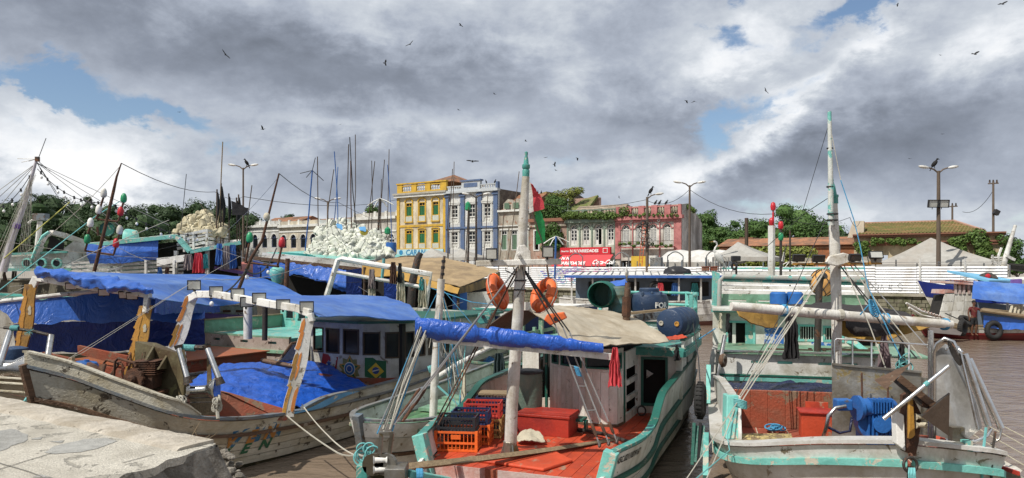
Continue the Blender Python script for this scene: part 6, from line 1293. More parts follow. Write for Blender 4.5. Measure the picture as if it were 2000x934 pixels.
yel=mat('yellow_trim',(.58,.36,.04),.7,dirt=(.36,.24,.06),damt=.4,rnd=0);dgreen=mat('green_shutter',(.02,.13,.05),.5,rnd=.08);whi=mat('white_joinery',(.66,.66,.62),.6,dirt=(.5,.48,.42),damt=.3,rnd=.04)
tile=mat('orange_roof_tile',(.34,.15,.075),.85,var=.3,vscale=3,dirt=(.12,.08,.055),damt=.6,dscale=.8,bump=.3,rnd=.12)
b=Bld('yellow_building','tall cream and yellow three-storey building with green shuttered doors',776,872,378,ywall)
W3=[]
for c_ in(799,824.5,851):
 for y0,y1,yp in((395,422,432),(449,476,485)):
  x0,x1=b.x(c_-6.2),b.x(c_+6.2);W3 .append((x0,x1,b.z(yp),b.z(y1),b.z(y0)))
b.ops=[(x0,x1,zp,z1)for x0,x1,zp,z0,z1 in W3]+[(b.x(c_-9),b.x(c_+9),GZ+.05,GZ+3)for c_ in(799,824,851)]
b.shell(side=ywall)
for x0,x1,zp,z0,z1 in W3:
 w=b.french(x0,x1,z0,z1,yel,dgreen);b.box('balcony_panel',x0+.02,x1-.02,zp,z0,-.2,.06,mat('pale_grille',(.46,.48,.42),.7),w)
 b.hood(x0-.22,x1+.22,z1+.05,.62 if z1>12 else.30,yel);b.box('sill',x0-.2,x1+.2,zp-.16,zp-.002,0.002,.2,yel)
 for sx in(-1,1):b.box('jamb_trim',(x0 if sx<0 else x1)+(-.17 if sx<0 else.03),(x0 if sx<0 else x1)+(-.03 if sx<0 else.17),zp,z1+.1,.002,.07,yel)
for x0,x1 in((0,.5),(b.W-.5,b.W)):b.box('pilaster',x0,x1,GZ,b.H-.5,.002,.14,yel)
b.box('string_course',.5,b.W-.5,b.z(441)-.15,b.z(441)+.15,.003,.10,yel);b.box('string_course',.5,b.W-.5,b.z(488)-.2,b.z(488)+.2,.003,.16,yel)
b.box('cornice',-.3,b.W+.15,b.H-.45,b.H-.1,-.2,.45,whi);b.box('cornice',-.4,b.W+.25,b.H-.10,b.H+.15,-.2,.6,mat('grey_cornice',(.34,.32,.27),.8))
zt=b.z(358);pos=[0,.17,.36,.42,.58,.64,.86,.92,1]
for i in range(4):b.box('parapet_pier',b.W*(0,.30,.58,.88)[i],b.W*(.10,.40,.68,1)[i],b.H+.15,zt,-.3,.05,yel)
for i in range(3):b.balus(b.W*(.10,.40,.68)[i],b.W*(.30,.58,.88)[i],b.H+.3,zt-.15,whi,yel)
b.box('parapet_cap',-.1,b.W+.05,zt,zt+.18,-.4,.15,yel);b.box('parapet_base',0,b.W,b.H+.15,b.H+.3,-.3,.04,yel)
hp=[(b.W*.45,-1),(b.W+.3,-1),(b.W+.3,-9),(b.W*.45,-9)];ap=b.f(b.W*.72,zt+1.6,-5);mb=MB();q4=[b.f(x,zt+.1,d)for x,d in hp];mb.add(q4+[ap],[(0,1,4),(1,2,4),(2,3,4),(3,0,4),(0,1,2,3)]);obj('hipped_roof',mb,tile,b.root)
obj('finial',MB().tube([ap,ap+V((0,0,1.0))],.05,5),M['iron'],b.root)
sg=thing('shop_sign','pale blue and white shop sign with the letters CARAN under the yellow building','sign',b.f(1,b.z(500),.3))
mb=MB();hexa(mb,b.f,b.x(778),b.x(868),b.z(499),b.z(487),.18,.30);obj('board',mb,mat('pale_blue_board',(.42,.62,.66),.5,rnd=0),sg);obj('lettering',text_mb('CARAN',1.1,b.f(b.x(795),b.z(498),.32),WU,(0,0,1),.15,.02,.01,.95),mat('sign_blue',(.03,.22,.42),.5,rnd=0),sg)
obj('mark',MB().lathe(b.f(b.x(786),b.z(493),.30),-WA,[(.36,0),(.36,.02)],16),mat('sign_blue',(0,0,0)),sg)
btile=bpy.data.materials.new('blue_grey_azulejo');btile.use_nodes=True;t=NT(btile.node_tree);t.n.clear();co=t.new('ShaderNodeTexCoord').outputs['Object']
mpn=t.mapping(co,(1,1,1),rot=(0,0,math.atan2(WU.y,WU.x)*-1));vr=t.new('ShaderNodeTexBrick');sw=t.new('ShaderNodeSeparateXYZ');t.l.new(mpn,sw.inputs[0]);cb_=t.new('ShaderNodeCombineXYZ');t.l.new(sw.outputs[0],cb_.inputs[0]);t.l.new(sw.outputs[2],cb_.inputs[1]);t.l.new(cb_.outputs[0],vr.inputs[0])
vr.offset=0;vr.inputs['Scale'].default_value=1;vr.inputs['Brick Width'].default_value=.34;vr.inputs['Row Height'].default_value=.34;vr.inputs['Mortar Size'].default_value=.05
vr.inputs['Color1'].default_value=(.55,.55,.53,1);vr.inputs['Color2'].default_value=(.64,.63,.60,1);vr.inputs['Mortar'].default_value=(.44,.45,.45,1)
bs_=t.new('ShaderNodeBsdfPrincipled');t.l.new(t.mix(t.ramp(t.noise(co,.7,6),[(.5,0.0),(.8,.5)]),vr.outputs[0],(.3,.28,.23)),bs_.inputs[0]);bs_.inputs['Roughness'].default_value=.5;oo=t.new('ShaderNodeOutputMaterial');t.l.new(bs_.outputs[0],oo.inputs[0])
bblue=mat('slate_blue_trim',(.085,.135,.25),.6,dirt=(.13,.15,.2),damt=.4,rnd=0)
b=Bld('blue_tiled_building','grey tiled building with slate blue pilasters and white balcony doors',872.3,973,372,btile)
W3=[(b.x(c_-7),b.x(c_+7),b.z(y1),b.z(y0))for c_ in(888,922,952)for y0,y1 in((399,436),(452,486))]
b.ops=[(a_,c_,d_,e_)for a_,c_,d_,e_ in W3];b.shell(side=mat('dark_party_wall',(.10,.085,.07),.9,var=.4,dirt=(.2,.18,.14),damt=.4))
for x0,x1,z0,z1 in W3:
 b.french(x0,x1,z0,z1,whi,whi,light=.22,panes=2);b.balus(x0-.25,x1+.25,z0-.1,z0+.95,whi)
 mb=MB();
 if z1>11:cx=(x0+x1)/2;mb.prism([b.f(x0-.4,z1+.25,.02),b.f(x1+.4,z1+.25,.02),b.f(cx,z1+.95,.02)],-WA*.18);obj('pediment',mb,whi,b.root)
 b.box('lintel',x0-.35,x1+.35,z1+.05,z1+.22,.002,.16,whi)
 for sx in(x0-.18,x1+.04):b.box('jamb_trim',sx,sx+.14,z0+.2,z1+.04,.002,.08,whi)
for c_ in(875,904,937.5,968.5):
 b.box('pilaster',b.x(c_)-.33,b.x(c_)+.33,GZ,b.H-.3,.003,.16,bblue);b.box('capital',b.x(c_)-.5,b.x(c_)+.5,b.H-.75,b.H-.45,.16,.28,bblue)
b.box('string_course',0,b.W,b.z(444.5)-.12,b.z(444.5)+.12,.17,.30,bblue);b.box('cornice',-.2,b.W+.2,b.H-.28,b.H+.05,-.2,.5,mat('pale_blue_cornice',(.46,.49,.51),.7))
zt=b.z(361);b.box('attic_panel',b.x(902),b.x(938),b.H+.05,b.z(354),-.4,.1,mat('pale_blue_cornice',(0,0,0)));b.box('attic_inset',b.x(907),b.x(933),b.H+.45,b.z(357.5),.1,.14,bblue);b.box('attic_cap',b.x(900),b.x(940),b.z(354),b.z(354)+.2,-.5,.22,bblue)
for a_,c_ in((873,902),(938,972)):
 b.balus(b.x(a_),b.x(c_),b.H+.1,zt,whi,mat('pale_blue_cornice',(0,0,0)))
b.box('parapet_pier',b.x(969),b.W,b.H+.05,zt+.2,-.4,.1,bblue)
der=mat('stained_plaster',(.46,.42,.35),.9,dirt=(.20,.17,.13),damt=.7,dscale=.6,dstretch=.35,wear=(.28,.14,.09),wamt=.3,wscale=1.2,bump=.2,rnd=0)
b=Bld('derelict_house','stained pale house with green doors and patched orange roof between blue and ruined buildings',974,1034,412,der,depth=10)
W3=[(b.x(c_-6),b.x(c_+6),b.z(489),b.z(450))for c_ in(985,1005,1026)];b.ops=W3;b.shell()
for i,(x0,x1,z0,z1)in enumerate(W3):b.french(x0,x1,z0,z1,whi,mat('faded_green_door',(.10,.17,.11),.7),light=.2);b.box('lintel',x0-.2,x1+.2,z1+.04,z1+.24,.003,.14,whi)
b.box('cornice',0,b.W,b.H-.1,b.H+.15,.01,.35,whi);b.box('string_course',0,b.W,b.z(442),b.z(440),.003,.18,whi)
for c_ in(991,1009):
 x=b.x(c_);mb=MB();mb.prism([b.f(x-.7,b.H+.1,-.1),b.f(x+.7,b.H+.1,-.1),b.f(x+.7,b.H+1.0,-.1),b.f(x,b.H+1.6,-.1),b.f(x-.7,b.H+1.0,-.1)],WA*1.2);d_=obj('dormer',mb,der,b.root);b.box('dormer_window',x-.4,x+.4,b.H+.3,b.H+1.05,.101,.14,mat('faded_green_door',(0,0,0)),d_)
mb=MB();mb.prism([b.f(-.1,b.H+.1,-.2),b.f(-.1,b.H+2.6,-5),b.f(-.1,b.H+.1,-9.8)],WU*(b.W*.95));obj('tiled_roof',mb,tile,b.root)
obj('rear_gable',MB().prism([b.f(.6,b.H+1.0,-7),b.f(3.2,b.H+1.0,-7),b.f(3.2,b.H+3.1,-7),b.f(.6,b.H+2.6,-7)],WA*6),mat('ochre_wall',(.36,.24,.09),.8),b.root)
rp=mat('pinkish_plaster',(.56,.37,.30),.9,dirt=(.22,.16,.12),damt=.6,dscale=.7,dstretch=.4,wear=(.3,.12,.07),wamt=.3,wscale=1.5,bump=.2,rnd=0)
b=Bld('ruined_building','roofless pinkish ruin overgrown with bushes left of the green arcaded building',1034.4,1107,430,rp,depth=11)
W3=[(b.x(c_-6),b.x(c_+6),b.z(490),b.z(448))for c_ in(1048,1068,1090)];b.ops=W3;b.shell()
for x0,x1,z0,z1 in W3:obj('window',frame_of(b.f,x0,x1,z0,z1,.16,-.25,.06,step=9),whi,b.root)
b.box('cornice',0,b.W,b.H-.2,b.H+.2,.004,.4,mat('brick_red_ledge',(.24,.11,.07),.9));b.box('string_course',0,b.W,b.z(443),b.z(439),.004,.2,der)
mb=MB();x0,x1=b.x(1055),b.x(1112);mb.prism([b.f(x0,b.H+.3,-3),b.f(x1,b.H+.3,-3),b.f(x1,b.z(373),-8),b.f(x0+2,b.z(380),-8)],WA*.3+V((0,0,-.2)));obj('overgrown_roof',mb,mat('moss_roof',(.12,.15,.04),.95,var=.4,dirt=(.22,.17,.10),damt=.5,bump=.5),b.root)
b.box('rear_wall',b.x(1060),b.x(1112),b.H-.1,b.H+3.4,-9,-8.4,rp)
mb=MB();mb.prism([FS(kpx(1110,86),86,GZ+6),FS(kpx(1110,86),86,zpx(1110,398,86)),FS(kpx(1113,90),90,zpx(1113,372,90)),FS(kpx(1150,101),101,zpx(1150,398,101)),FS(kpx(1158,101),101,GZ+6)],WU*.5)
obj('gable',mb,mat('dark_stone_gable',(.15,.12,.09),.95,var=.4,vscale=1.5,dirt=(.06,.05,.035),damt=.6,bump=.5),b.root)
gw=mat('grey_green_tile',(.56,.58,.49),.6,var=.15,vscale=4,dirt=(.28,.29,.22),damt=.5,dscale=.6,dstretch=.4,bump=.1,rnd=0);gt=mat('green_grey_trim',(.17,.23,.18),.7,dirt=(.2,.2,.15),damt=.4,rnd=0)
b=Bld('green_arcaded_building','grey-green two-storey building with four round-arched white windows and ivy on its ledge',1107.3,1203,430,gw)
A4=[(b.x(c_-6.9),b.x(c_+6.9),b.z(479),b.z(438.5))for c_ in(1120.5,1144.5,1168.5,1192.5)];b.ops=list(A4)+[(b.x(1114),b.x(1198),GZ+.1,GZ+2.4)];b.shell(side=der)
def arched(b,x0,x1,z0,z1,frm,trim,leaf,gm_=None,panes=3,dark=False):
 zs=z1-(x1-x0)/2;b.arch_fill(x0,x1,zs,z1,b.wm);b.hood(x0-.11,x1+.11,zs,z1-zs+.11,trim,.1,.11,12)
 for sx in(x0-.3,x1+.02):b.box('impost',sx,sx+.28,zs-.07,zs+.05,.003,.1,trim)
 w=obj('window',frame_of(b.f,x0,x1,z0,zs,.09,-.24,-.1,step=9),frm,b.root);xm=(x0+x1)/2;r=(x1-x0)/2
 for i,(a_,c_)in enumerate(((x0+.09,xm-.02),(xm+.02,x1-.09))):
  if dark and i:continue
  mb=MB();hexa(mb,b.f,a_,c_,z0+.09,zs-.05,-.2,-.15);lf=obj('casement',mb,leaf,w)
  if gm_:
   mb=MB()
   for q_ in range(panes):
    for p_ in range(2):
     xa,xb=lerp(a_+.06,c_-.06,p_/2+.03),lerp(a_+.06,c_-.06,(p_+1)/2-.03);za,zb=lerp(z0+(zs-z0)*.32,zs-.12,q_/panes),lerp(z0+(zs-z0)*.32,zs-.12,(q_+.8)/panes);hexa(mb,b.f,xa,xb,za,zb,-.15,-.13)
   obj('pane',mb,gm_,w,kind='stuff')
 fan=MB();n=8
 pts=[b.f(xm+(r-.02)*math.cos(math.pi*i/n),zs+(r-.02)*math.sin(math.pi*i/n),-.2)for i in range(n+1)];fan.prism(pts,WA*.03);obj('fanlight',fan,M['glass'],w)
 mb=MB()
 for i in range(1,4):a_=math.pi*i/4;mb.beam(b.f(xm,zs,-.18),b.f(xm+r*math.cos(a_),zs+r*math.sin(a_),-.18),.05,.05)
 mb2=MB()
 for i in range(n):a0,a1=math.pi*i/n,math.pi*(i+1)/n;mb.beam(b.f(xm+(r-.06)*math.cos(a0),zs+(r-.06)*math.sin(a0),-.16),b.f(xm+(r-.06)*math.cos(a1),zs+(r-.06)*math.sin(a1),-.16),.10,.08)
 obj('glazing_bar',mb,frm,w,kind='stuff');return w
for i,q_ in enumerate(A4):arched(b,*q_,whi,gt,whi,M['glass'],3,i==2)
for c_ in(1108.8,1132.5,1156.5,1180.5,1201.5):b.box('pilaster',b.x(c_)-.10,b.x(c_)+.10,GZ+3,b.H-.4,.003,.09,gt)
b.box('frieze',0,b.W,b.H-.42,b.H-.3,.10,.14,gt);b.box('cornice',-.1,b.W,b.H-.3,b.H+.1,-.2,.45,gt)
zt=b.z(409)
for i in range(3):b.balus(b.W*i/3+.3,b.W*(i+1)/3,b.H+.1,zt,mat('mossy_grey',(.30,.29,.22),.9,dirt=(.12,.13,.07),damt=.5),gt)
for i in range(4):b.box('parapet_pier',b.W*i/3-(.1 if i else 0),b.W*i/3+.3 if i<3 else b.W,b.H+.1,zt+.05,-.35,.06,gt)
mb=MB();mb.prism([b.f(-.1,b.H+.5,-.6),b.f(-.1,zt+.75,-3.5),b.f(-.1,b.H+.5,-9.8)],WU*(b.W+.1));obj('tiled_roof',mb,mat('pale_weathered_tile',(.36,.29,.22),.9,var=.25,dirt=(.2,.15,.1),damt=.5),b.root)
bg=b
sr=mat('sign_red',(.52,.02,.03),.5,var=.05,dirt=(.36,.02,.03),damt=.3,bump=0,rnd=0);sw_=mat('sign_white',(.75,.74,.72),.5,bump=0,rnd=0)
s1=thing('shop_sign','red fascia sign reading N N VARIEDADES under the green arcaded building','sign',b.f(4,b.z(498),.8));mb=MB();hexa(mb,b.f,b.x(1101),b.x(1198),b.z(497.5),b.z(483.5),.5,.9);obj('board',mb,sr,s1)
obj('lettering',text_mb('N N VARIEDADES',.50,b.f(b.x(1120),b.z(493),.915),WU,(0,0,1),0,.016,.01,.98),sw_,s1);obj('lettering',text_mb('Coca-Cola',.27,b.f(b.x(1102.5),b.z(492),.915),WU,(0,0,1),.3,.008,.01,.9),sw_,s1)
mb=MB();hexa(mb,b.f,b.x(1184),b.x(1193),b.z(494.5),b.z(485.5),.91,.925);obj('inset_panel',mb,sw_,s1);mb=MB();hexa(mb,b.f,b.x(1185),b.x(1192),b.z(493.5),b.z(486.5),.93,.94);obj('inset_panel',mb,sr,s1)
s2=thing('shop_awning','sloping red awning lettered N N VARIEDADES and Coca-Cola over the shop front','awning',b.f(4,b.z(520),1.5))
ft=lambda x,u,d=0:b.f(x,lerp(b.z(498),b.z(519.5),u),.92+1.0*u+d)
x0,x1=b.x(1099),b.x(1204);mb=MB();mb.prism([ft(x0+.5,0),ft(x1,0),ft(x1-.5,1),ft(x0-.6,1)],(0,0,-.06));obj('sheet',mb,sr,s2)
slope=(ft(0,0)-ft(0,1)).normalized();nrm=WU.cross(slope)
obj('lettering',text_mb('N N',.62,ft(b.x(1106),.44)+nrm*.01,WU,slope,.15,.02,.008,1.0),sw_,s2);obj('lettering',text_mb('VARIEDADES',.62,ft(b.x(1104),.88)+nrm*.01,WU,slope,.15,.02,.008,1.0),sw_,s2);obj('lettering',text_mb('Coca-Cola',.95,ft(b.x(1168),.86)+nrm*.01,WU,slope,.35,.016,.008,.72),sw_,s2)
pw_=mat('pink_white_tile',(.70,.67,.60),.6,var=.15,vscale=4,dirt=(.32,.27,.23),damt=.5,dscale=.6,dstretch=.4,rnd=0);pk_=mat('coral_pink_trim',(.48,.185,.175),.7,dirt=(.26,.08,.08),damt=.45,dscale=.8,rnd=0)
b=Bld('pink_arcaded_building','coral pink two-storey building with arched louvred windows and a balustrade',1203.4,1330,424,pw_,depth=7)
A4=[(b.x(c_-7.4),b.x(c_+7.4),b.z(481),b.z(438))for c_ in(1222.5,1249,1275.5,1303)];b.ops=list(A4)+[(b.x(1212),b.x(1322),GZ+.1,GZ+2.6)]
b.shell(side=mat('stained_grey_gable',(.58,.57,.54),.9,var=.2,dirt=(.20,.19,.175),damt=.6,dscale=.5,dstretch=.3,bump=.2,rnd=0))
for q_ in A4:arched(b,*q_,whi,pk_,whi,mat('louvre_grey',(.33,.33,.32),.8),5)
for c_,hw in((1207.5,.34),(1236,.06),(1262.3,.06),(1289,.06),(1324,.44)):b.box('pilaster',b.x(c_)-hw,b.x(c_)+hw,GZ+2.8,b.H-.4,.003,.14,pk_)
b.box('frieze',0,b.W,b.H-.62,b.H-.3,.145,.2,pk_);b.box('cornice',-.05,b.W+.3,b.H-.3,b.H+.1,-.2,.5,pk_)
for c_ in(1234,1288):mb=MB();mb.torus(b.f(b.x(c_),b.H-.45,.23),-WA,.14,.05,12,6);obj('medallion',mb,whi,b.root)
zt=b.z(401.5);npi=5
for i in range(npi+1):x=b.W*i/npi;b.box('parapet_pier',max(0,x-.35),min(b.W,x+.35),b.H+.1,zt,-.4,.06,pk_)
for i in range(npi):b.balus(b.W*i/npi+.36,b.W*(i+1)/npi-.36,b.H+.1,zt-.1,mat('mossy_grey',(0,0,0)),pk_)
b.box('balcony_slab',.6,b.W-.6,b.z(482)-.15,b.z(482),.21,.8,pk_);o_=b.box('balcony_rail',.6,b.W-.6,b.z(472),b.z(472)+.05,.74,.79,M['iron'])
mb=MB()
for i in range(60):x=lerp(.6,b.W-.6,i/59);hexa(mb,b.f,x-.012,x+.012,b.z(482),b.z(472),.755,.775)
obj('baluster',mb,M['iron'],o_,kind='stuff')
mb=MB();mb.prism([b.f(b.W+.02,GZ,-.3),b.f(b.W+.02,zt,-.3),b.f(b.W+.02,b.z(396.5),-3.0),b.f(b.W+.02,b.z(433),-7.4),b.f(b.W+.02,GZ,-7.4)],-WU*.4);obj('gable_wall',mb,MATS['stained_grey_gable'],b.root)
mb=MB();mb.prism([b.f(0,b.H+.5,-.7),b.f(0,b.z(397),-3.2),b.f(0,b.H-.2,-7.2)],WU*(b.W-.45));obj('tiled_roof',mb,MATS['pale_weathered_tile'],b.root)
bpk=b
tag(obj('shop_sign',MB().box(b.f(b.x(1262),b.z(513),.6),(3.2,.1,1.5),rotS),mat('yellow_panel',(.58,.38,.04),.6,rnd=0)),'plain yellow panel at street level under the pink building','sign')
ld=thing('ladder','red ladder leaning on the utility pole in front of the pink building','ladder',FS(kpx(1250,70),70,GZ))
for s_ in(0,.35):obj('rail',MB().beam(FS(kpx(1244,70)+s_,70,GZ),FS(kpx(1256,71)+s_,71,8.4),.06,.06),mat('orange_ladder',(.5,.10,.03),.6),ld)
for i in range(18):u=(i+1)/19;p=lerp(FS(kpx(1244,70),70,GZ),FS(kpx(1256,71),71,8.4),u);obj('rung',MB().beam(p,p+WU*.35,.04,.04),MATS['orange_ladder'],ld)
for i,(p0,p1,yt,mm,lab,ry)in enumerate(((472,545,441,'white','low white house with arched dark windows at the left end of the street',419),(545.4,622,440,'cream','low cream house with dark arched windows left of the float heap',422),(622.4,690,437,'white','low pale blue-white house behind the float heap',424),(690.4,775,425,'white','low white flat-roofed house beside the yellow building',None))):
 b=Bld('terrace_house',lab,p0,p1,yt,mat('terrace_'+str(i),((.52,.53,.52),(.56,.50,.38),(.46,.52,.52),(.55,.53,.48))[i],.85,dirt=(.3,.28,.24),damt=.55,dscale=.5,dstretch=.4,rnd=0),depth=14)
 n=4;W3=[(b.W*(j+.5)/n-.62,b.W*(j+.5)/n+.62,b.z(484),b.z(458))for j in range(n)];b.ops=list(W3);b.shell()
 for q_ in W3:arched(b,*q_,mat('navy_joinery',(.05,.07,.14),.6)if i<2 else whi,whi,M['glass']if i<2 else whi,M['glass'],2)
 b.box('cornice',0,b.W,b.H-.3,b.H+.1,-.1,.4,whi);b.box('string_course',0,b.W,b.z(452)-.12,b.z(452)+.12,.003,.1,whi)
 for j in range(n+1):b.box('parapet_pier',max(0,b.W*j/n-.2),min(b.W,b.W*j/n+.2),b.H+.1,b.H+.9,-.3,0,whi)
 b.box('parapet',.2,b.W-.2,b.H+.1,b.H+.7,-.25,-.05,b.wm)
 if ry:mb=MB();mb.prism([b.f(0,b.H,-2),b.f(0,b.z(ry),-7),b.f(0,b.H,-13.8)],WU*(b.W+.2));obj('tiled_roof',mb,tile,b.root)
 else:b.box('roof_slab',-.2,b.W,b.z(423),b.z(420),-13,-3,whi);b.box('upper_storey',.6,b.W-.3,b.H,b.z(423),-12,-5,mat('brick_pink',(.34,.16,.12),.9))
aw=62.0
wk0,wk1=kpx(1668,aw),kpx(1962,aw)
wt=at(1668,500,74),at(1962,500,68)
wx=(wt[1]-wt[0]);wl=V((wx.x,wx.y,0)).length;wd_=V((wx.x,wx.y,0)).normalized();wn_=V((-wd_.y,wd_.x,0));w0=V((wt[0].x,wt[0].y,0))
def fW(x,z,d=0.0):q_=w0+wd_*x-wn_*d;return V((q_.x,q_.y,z))
wh=thing('warehouse','long low warehouse with mossy tiled roof and ivy-covered cream wall at right','building',fW(wl/2,GZ))
cw=mat('cream_stained_wall',(.50,.42,.28),.9,dirt=(.26,.20,.12),damt=.55,dscale=.5,dstretch=.5,rnd=0);bl_=mat('brick_red_ledge',(0,0,0))
def zy(py,d=71):return EZ+(HY-py)/FPX*d
obj('wall',wall(fW,wl,GZ,zy(458),[(wl*.2,wl*.24,GZ,GZ+3)],.4,4),cw,wh)
mb=MB();hexa(mb,fW,.02,.4,GZ,zy(458),-12,-.4);hexa(mb,fW,wl-.4,wl-.02,GZ,zy(458),-12,-.4);obj('end_wall',mb,cw,wh,kind='stuff')
for y0,y1,d in((462,458,.35),(458,455.5,.5),(479,474,.3),(474,471,.42)):mb=MB();hexa(mb,fW,-.1,wl+.1,zy(y0),zy(y1),.003,d);obj('brick_ledge',mb,bl_,wh)
rt=mat('mossy_roof_tile',(.33,.19,.095),.85,var=.34,vscale=2.5,dirt=(.15,.16,.05),damt=.8,dscale=.6,bump=.3,rnd=.10)
re0,re1=zy(455.5),zy(433,75);rows=10
for j in range(rows):
 mb=MB();u0,u1=j/rows,(j+1)/rows;xa,xb=.4,lerp(wl*.86,wl*.70,(u0+u1)/2);n=int((xb-xa)/.30);z0,z1=lerp(re0,re1,u0)+.10,lerp(re0,re1,u1)+.02;d0,d1=lerp(.5,-6,u0),lerp(.5,-6,u1)
 vs=[]
 for i in range(n*2+1):x=lerp(xa,xb,i/(n*2));h=.09 if i%2 else 0;vs+=[fW(x,z0+h,d0),fW(x,z1+h,d1),fW(x,z0+h-.12,d0),fW(x,z1+h-.12,d1)]
 fsx=[]
 for i in range(n*2):a_,c_=4*i,4*i+4;fsx+=[(a_,a_+1,c_+1,c_),(a_+2,c_+2,c_+3,a_+3),(a_,c_,c_+2,a_+2)]
 mb.add(vs,fsx);obj('tile_course',mb,rt,wh)
mb=MB();mb.add([fW(.4,re0,.4),fW(wl*.86,re0,.4),fW(wl*.70,re1-.05,-6),fW(.4,re1-.05,-6),fW(.4,re0,-12),fW(wl*.86,re0,-12),fW(wl*.86+.1,re0,.4)],[(0,1,2,3),(3,2,5,4),(1,5,2),(0,3,4)]);obj('roof',mb,rt,wh)
mb=MB();mb.beam(fW(wl*.70,re1+.1,-6),fW(wl*.87,re0+.1,.5),.3,.2);obj('hip_tile',mb,mat('pink_ridge',(.42,.25,.18),.9),wh);obj('ridge_tile',MB().beam(fW(.3,re1+.08,-6),fW(wl*.70,re1+.08,-6),.3,.22),MATS['pink_ridge'],wh)
mb=MB();mb.prism([fW(-.6,zy(462),.2),fW(.9,zy(462),.2),fW(.9,zy(428),-.2),fW(-.1,zy(428),-.2)],wn_*1.5);obj('end_pier',mb,mat('pale_pier',(.42,.36,.28),.9),wh)
lb_=Bld('brick_range','low orange brick range with long tiled roof behind the tents at right of centre',1405,1668,478,mat('orange_brick',(.33,.12,.05),.9,var=.25,dirt=(.18,.09,.05),damt=.5,rnd=0),depth=8,a=84);lb_.shell()
mb=MB();mb.prism([lb_.f(-.2,lb_.H-.1,.4),lb_.f(-.2,lb_.z(462),-4),lb_.f(-.2,lb_.H-.1,-8)],WU*(lb_.W+.3));obj('tiled_roof',mb,tile,lb_.root);lb_.box('string_course',0,lb_.W,lb_.z(486),lb_.z(483),.004,.15,tile)
lb_.box('side_block',lb_.x(1408),lb_.x(1450),lb_.H,lb_.z(470),-7,-3,mat('orange_brick',(0,0,0)))
lb_.box('hip_block',lb_.x(1425),lb_.x(1452),lb_.z(470),lb_.z(459),-7,-4,tile)
def leafmat(name,col,var=.5):
 m=bpy.data.materials.new(name);m.use_nodes=True;t=NT(m.node_tree);t.n.clear();co=t.new('ShaderNodeTexCoord').outputs['Object']
 geo=t.new('ShaderNodeNewGeometry').outputs['Random Per Island']
 c=t.mix(geo,tuple(k*(1-var)for k in col),tuple(k*(1+var)for k in col));c=t.mix(t.ramp(t.noise(co,.5,4),[(.35,0.0),(.7,.6)]),c,(col[0]*1.5,col[1]*1.35,col[2]*.9))
 b=t.new('ShaderNodeBsdfPrincipled');t.l.new(c,b.inputs[0]);b.inputs['Roughness'].default_value=.6;b.inputs['Specular IOR Level'].default_value=.25
 o=t.new('ShaderNodeOutputMaterial');t.l.new(b.outputs[0],o.inputs[0]);return m
LF=[leafmat('leaf_dark',(.026,.052,.018)),leafmat('leaf_mid',(.05,.10,.026)),leafmat('leaf_ivy',(.075,.125,.03)),leafmat('leaf_grass',(.15,.18,.045))]
def leaves(mb,c,r,n,ls,rnd,squash=.75):
 for _ in range(n):
  d=V((rnd.gauss(0,1),rnd.gauss(0,1),rnd.gauss(0,1))).normalized();p=V(c)+V((d.x*r,d.y*r,d.z*r*squash))*rnd.uniform(.55,1.05)**.7
  nn=(d+V((rnd.uniform(-.8,.8),rnd.uniform(-.8,.8),rnd.uniform(-.2,1.1)))).normalized();x,y,_z=basis(nn);s_=ls*rnd.uniform(.6,1.3);a_=rnd.uniform(0,6.28);x,y=x*math.cos(a_)+y*math.sin(a_),y*math.cos(a_)-x*math.sin(a_)
  mb.v+=[p-x*s_*.5,p+y*s_*.28+nn*s_*.06,p+x*s_*.5,p-y*s_*.28+nn*s_*.06];k=len(mb.v)-4;mb.f.append((k,k+1,k+2,k+3))
def tree(base,h,w_,label,seed,lm=0,ls=.55,n=2600,cr_=.55,group=None,cat='tree',squash=.8):
 rnd=random.Random(seed);root=thing('tree',label,cat,base,0,group);base=V(base);tk=MB();tips=[]
 trunk_top=base+V((rnd.uniform(-.3,.3),rnd.uniform(-.3,.3),h*(1-cr_)))
 tk.tube([base,lerp(base,trunk_top,.5)+V((rnd.uniform(-.2,.2),0,0)),trunk_top],[h*.035,h*.026,h*.02],8)
 nl=7
 for i in range(nl):
  a_=6.28*i/nl+rnd.uniform(-.3,.3);L=w_*.5*rnd.uniform(.55,.85);e_=trunk_top+V((math.cos(a_)*L,math.sin(a_)*L,h*cr_*rnd.uniform(.30,.74)));m_=lerp(trunk_top,e_,.5)+V((0,0,-h*.02))
  tk.tube([trunk_top-V((0,0,h*.05)),m_,e_],[h*.014,h*.009,h*.004],6);tips.append(e_)
 tips.append(trunk_top+V((0,0,h*cr_*.82)))
 obj('trunk',tk,M['woodd'],root,smooth=50)
 mb=MB();clumps=[]
 for tp in tips:
  clumps.append((tp,w_*rnd.uniform(.15,.22)))
  for _ in range(5):d=V((rnd.gauss(0,1),rnd.gauss(0,1),rnd.gauss(0,.7)));clumps.append((tp+d*w_*.115,w_*rnd.uniform(.06,.13)))
 tot=sum(r*r for _,r in clumps)
 for c,r in clumps:leaves(mb,c,r,int(n*r*r/tot),ls,rnd,squash)
 for q_,(c,r)in enumerate(clumps):
  if q_%6<3:mb.ball(c,(r*.78,r*.78,r*.58),8,5,f=lambda p:1+.3*nz(p+V((q_,0,0)),.9))
 obj('crown',mb,LF[lm],root);return root
GT='trees behind the moored boats'
def zat(py,d):return EZ+(HY-py)/FPX*d
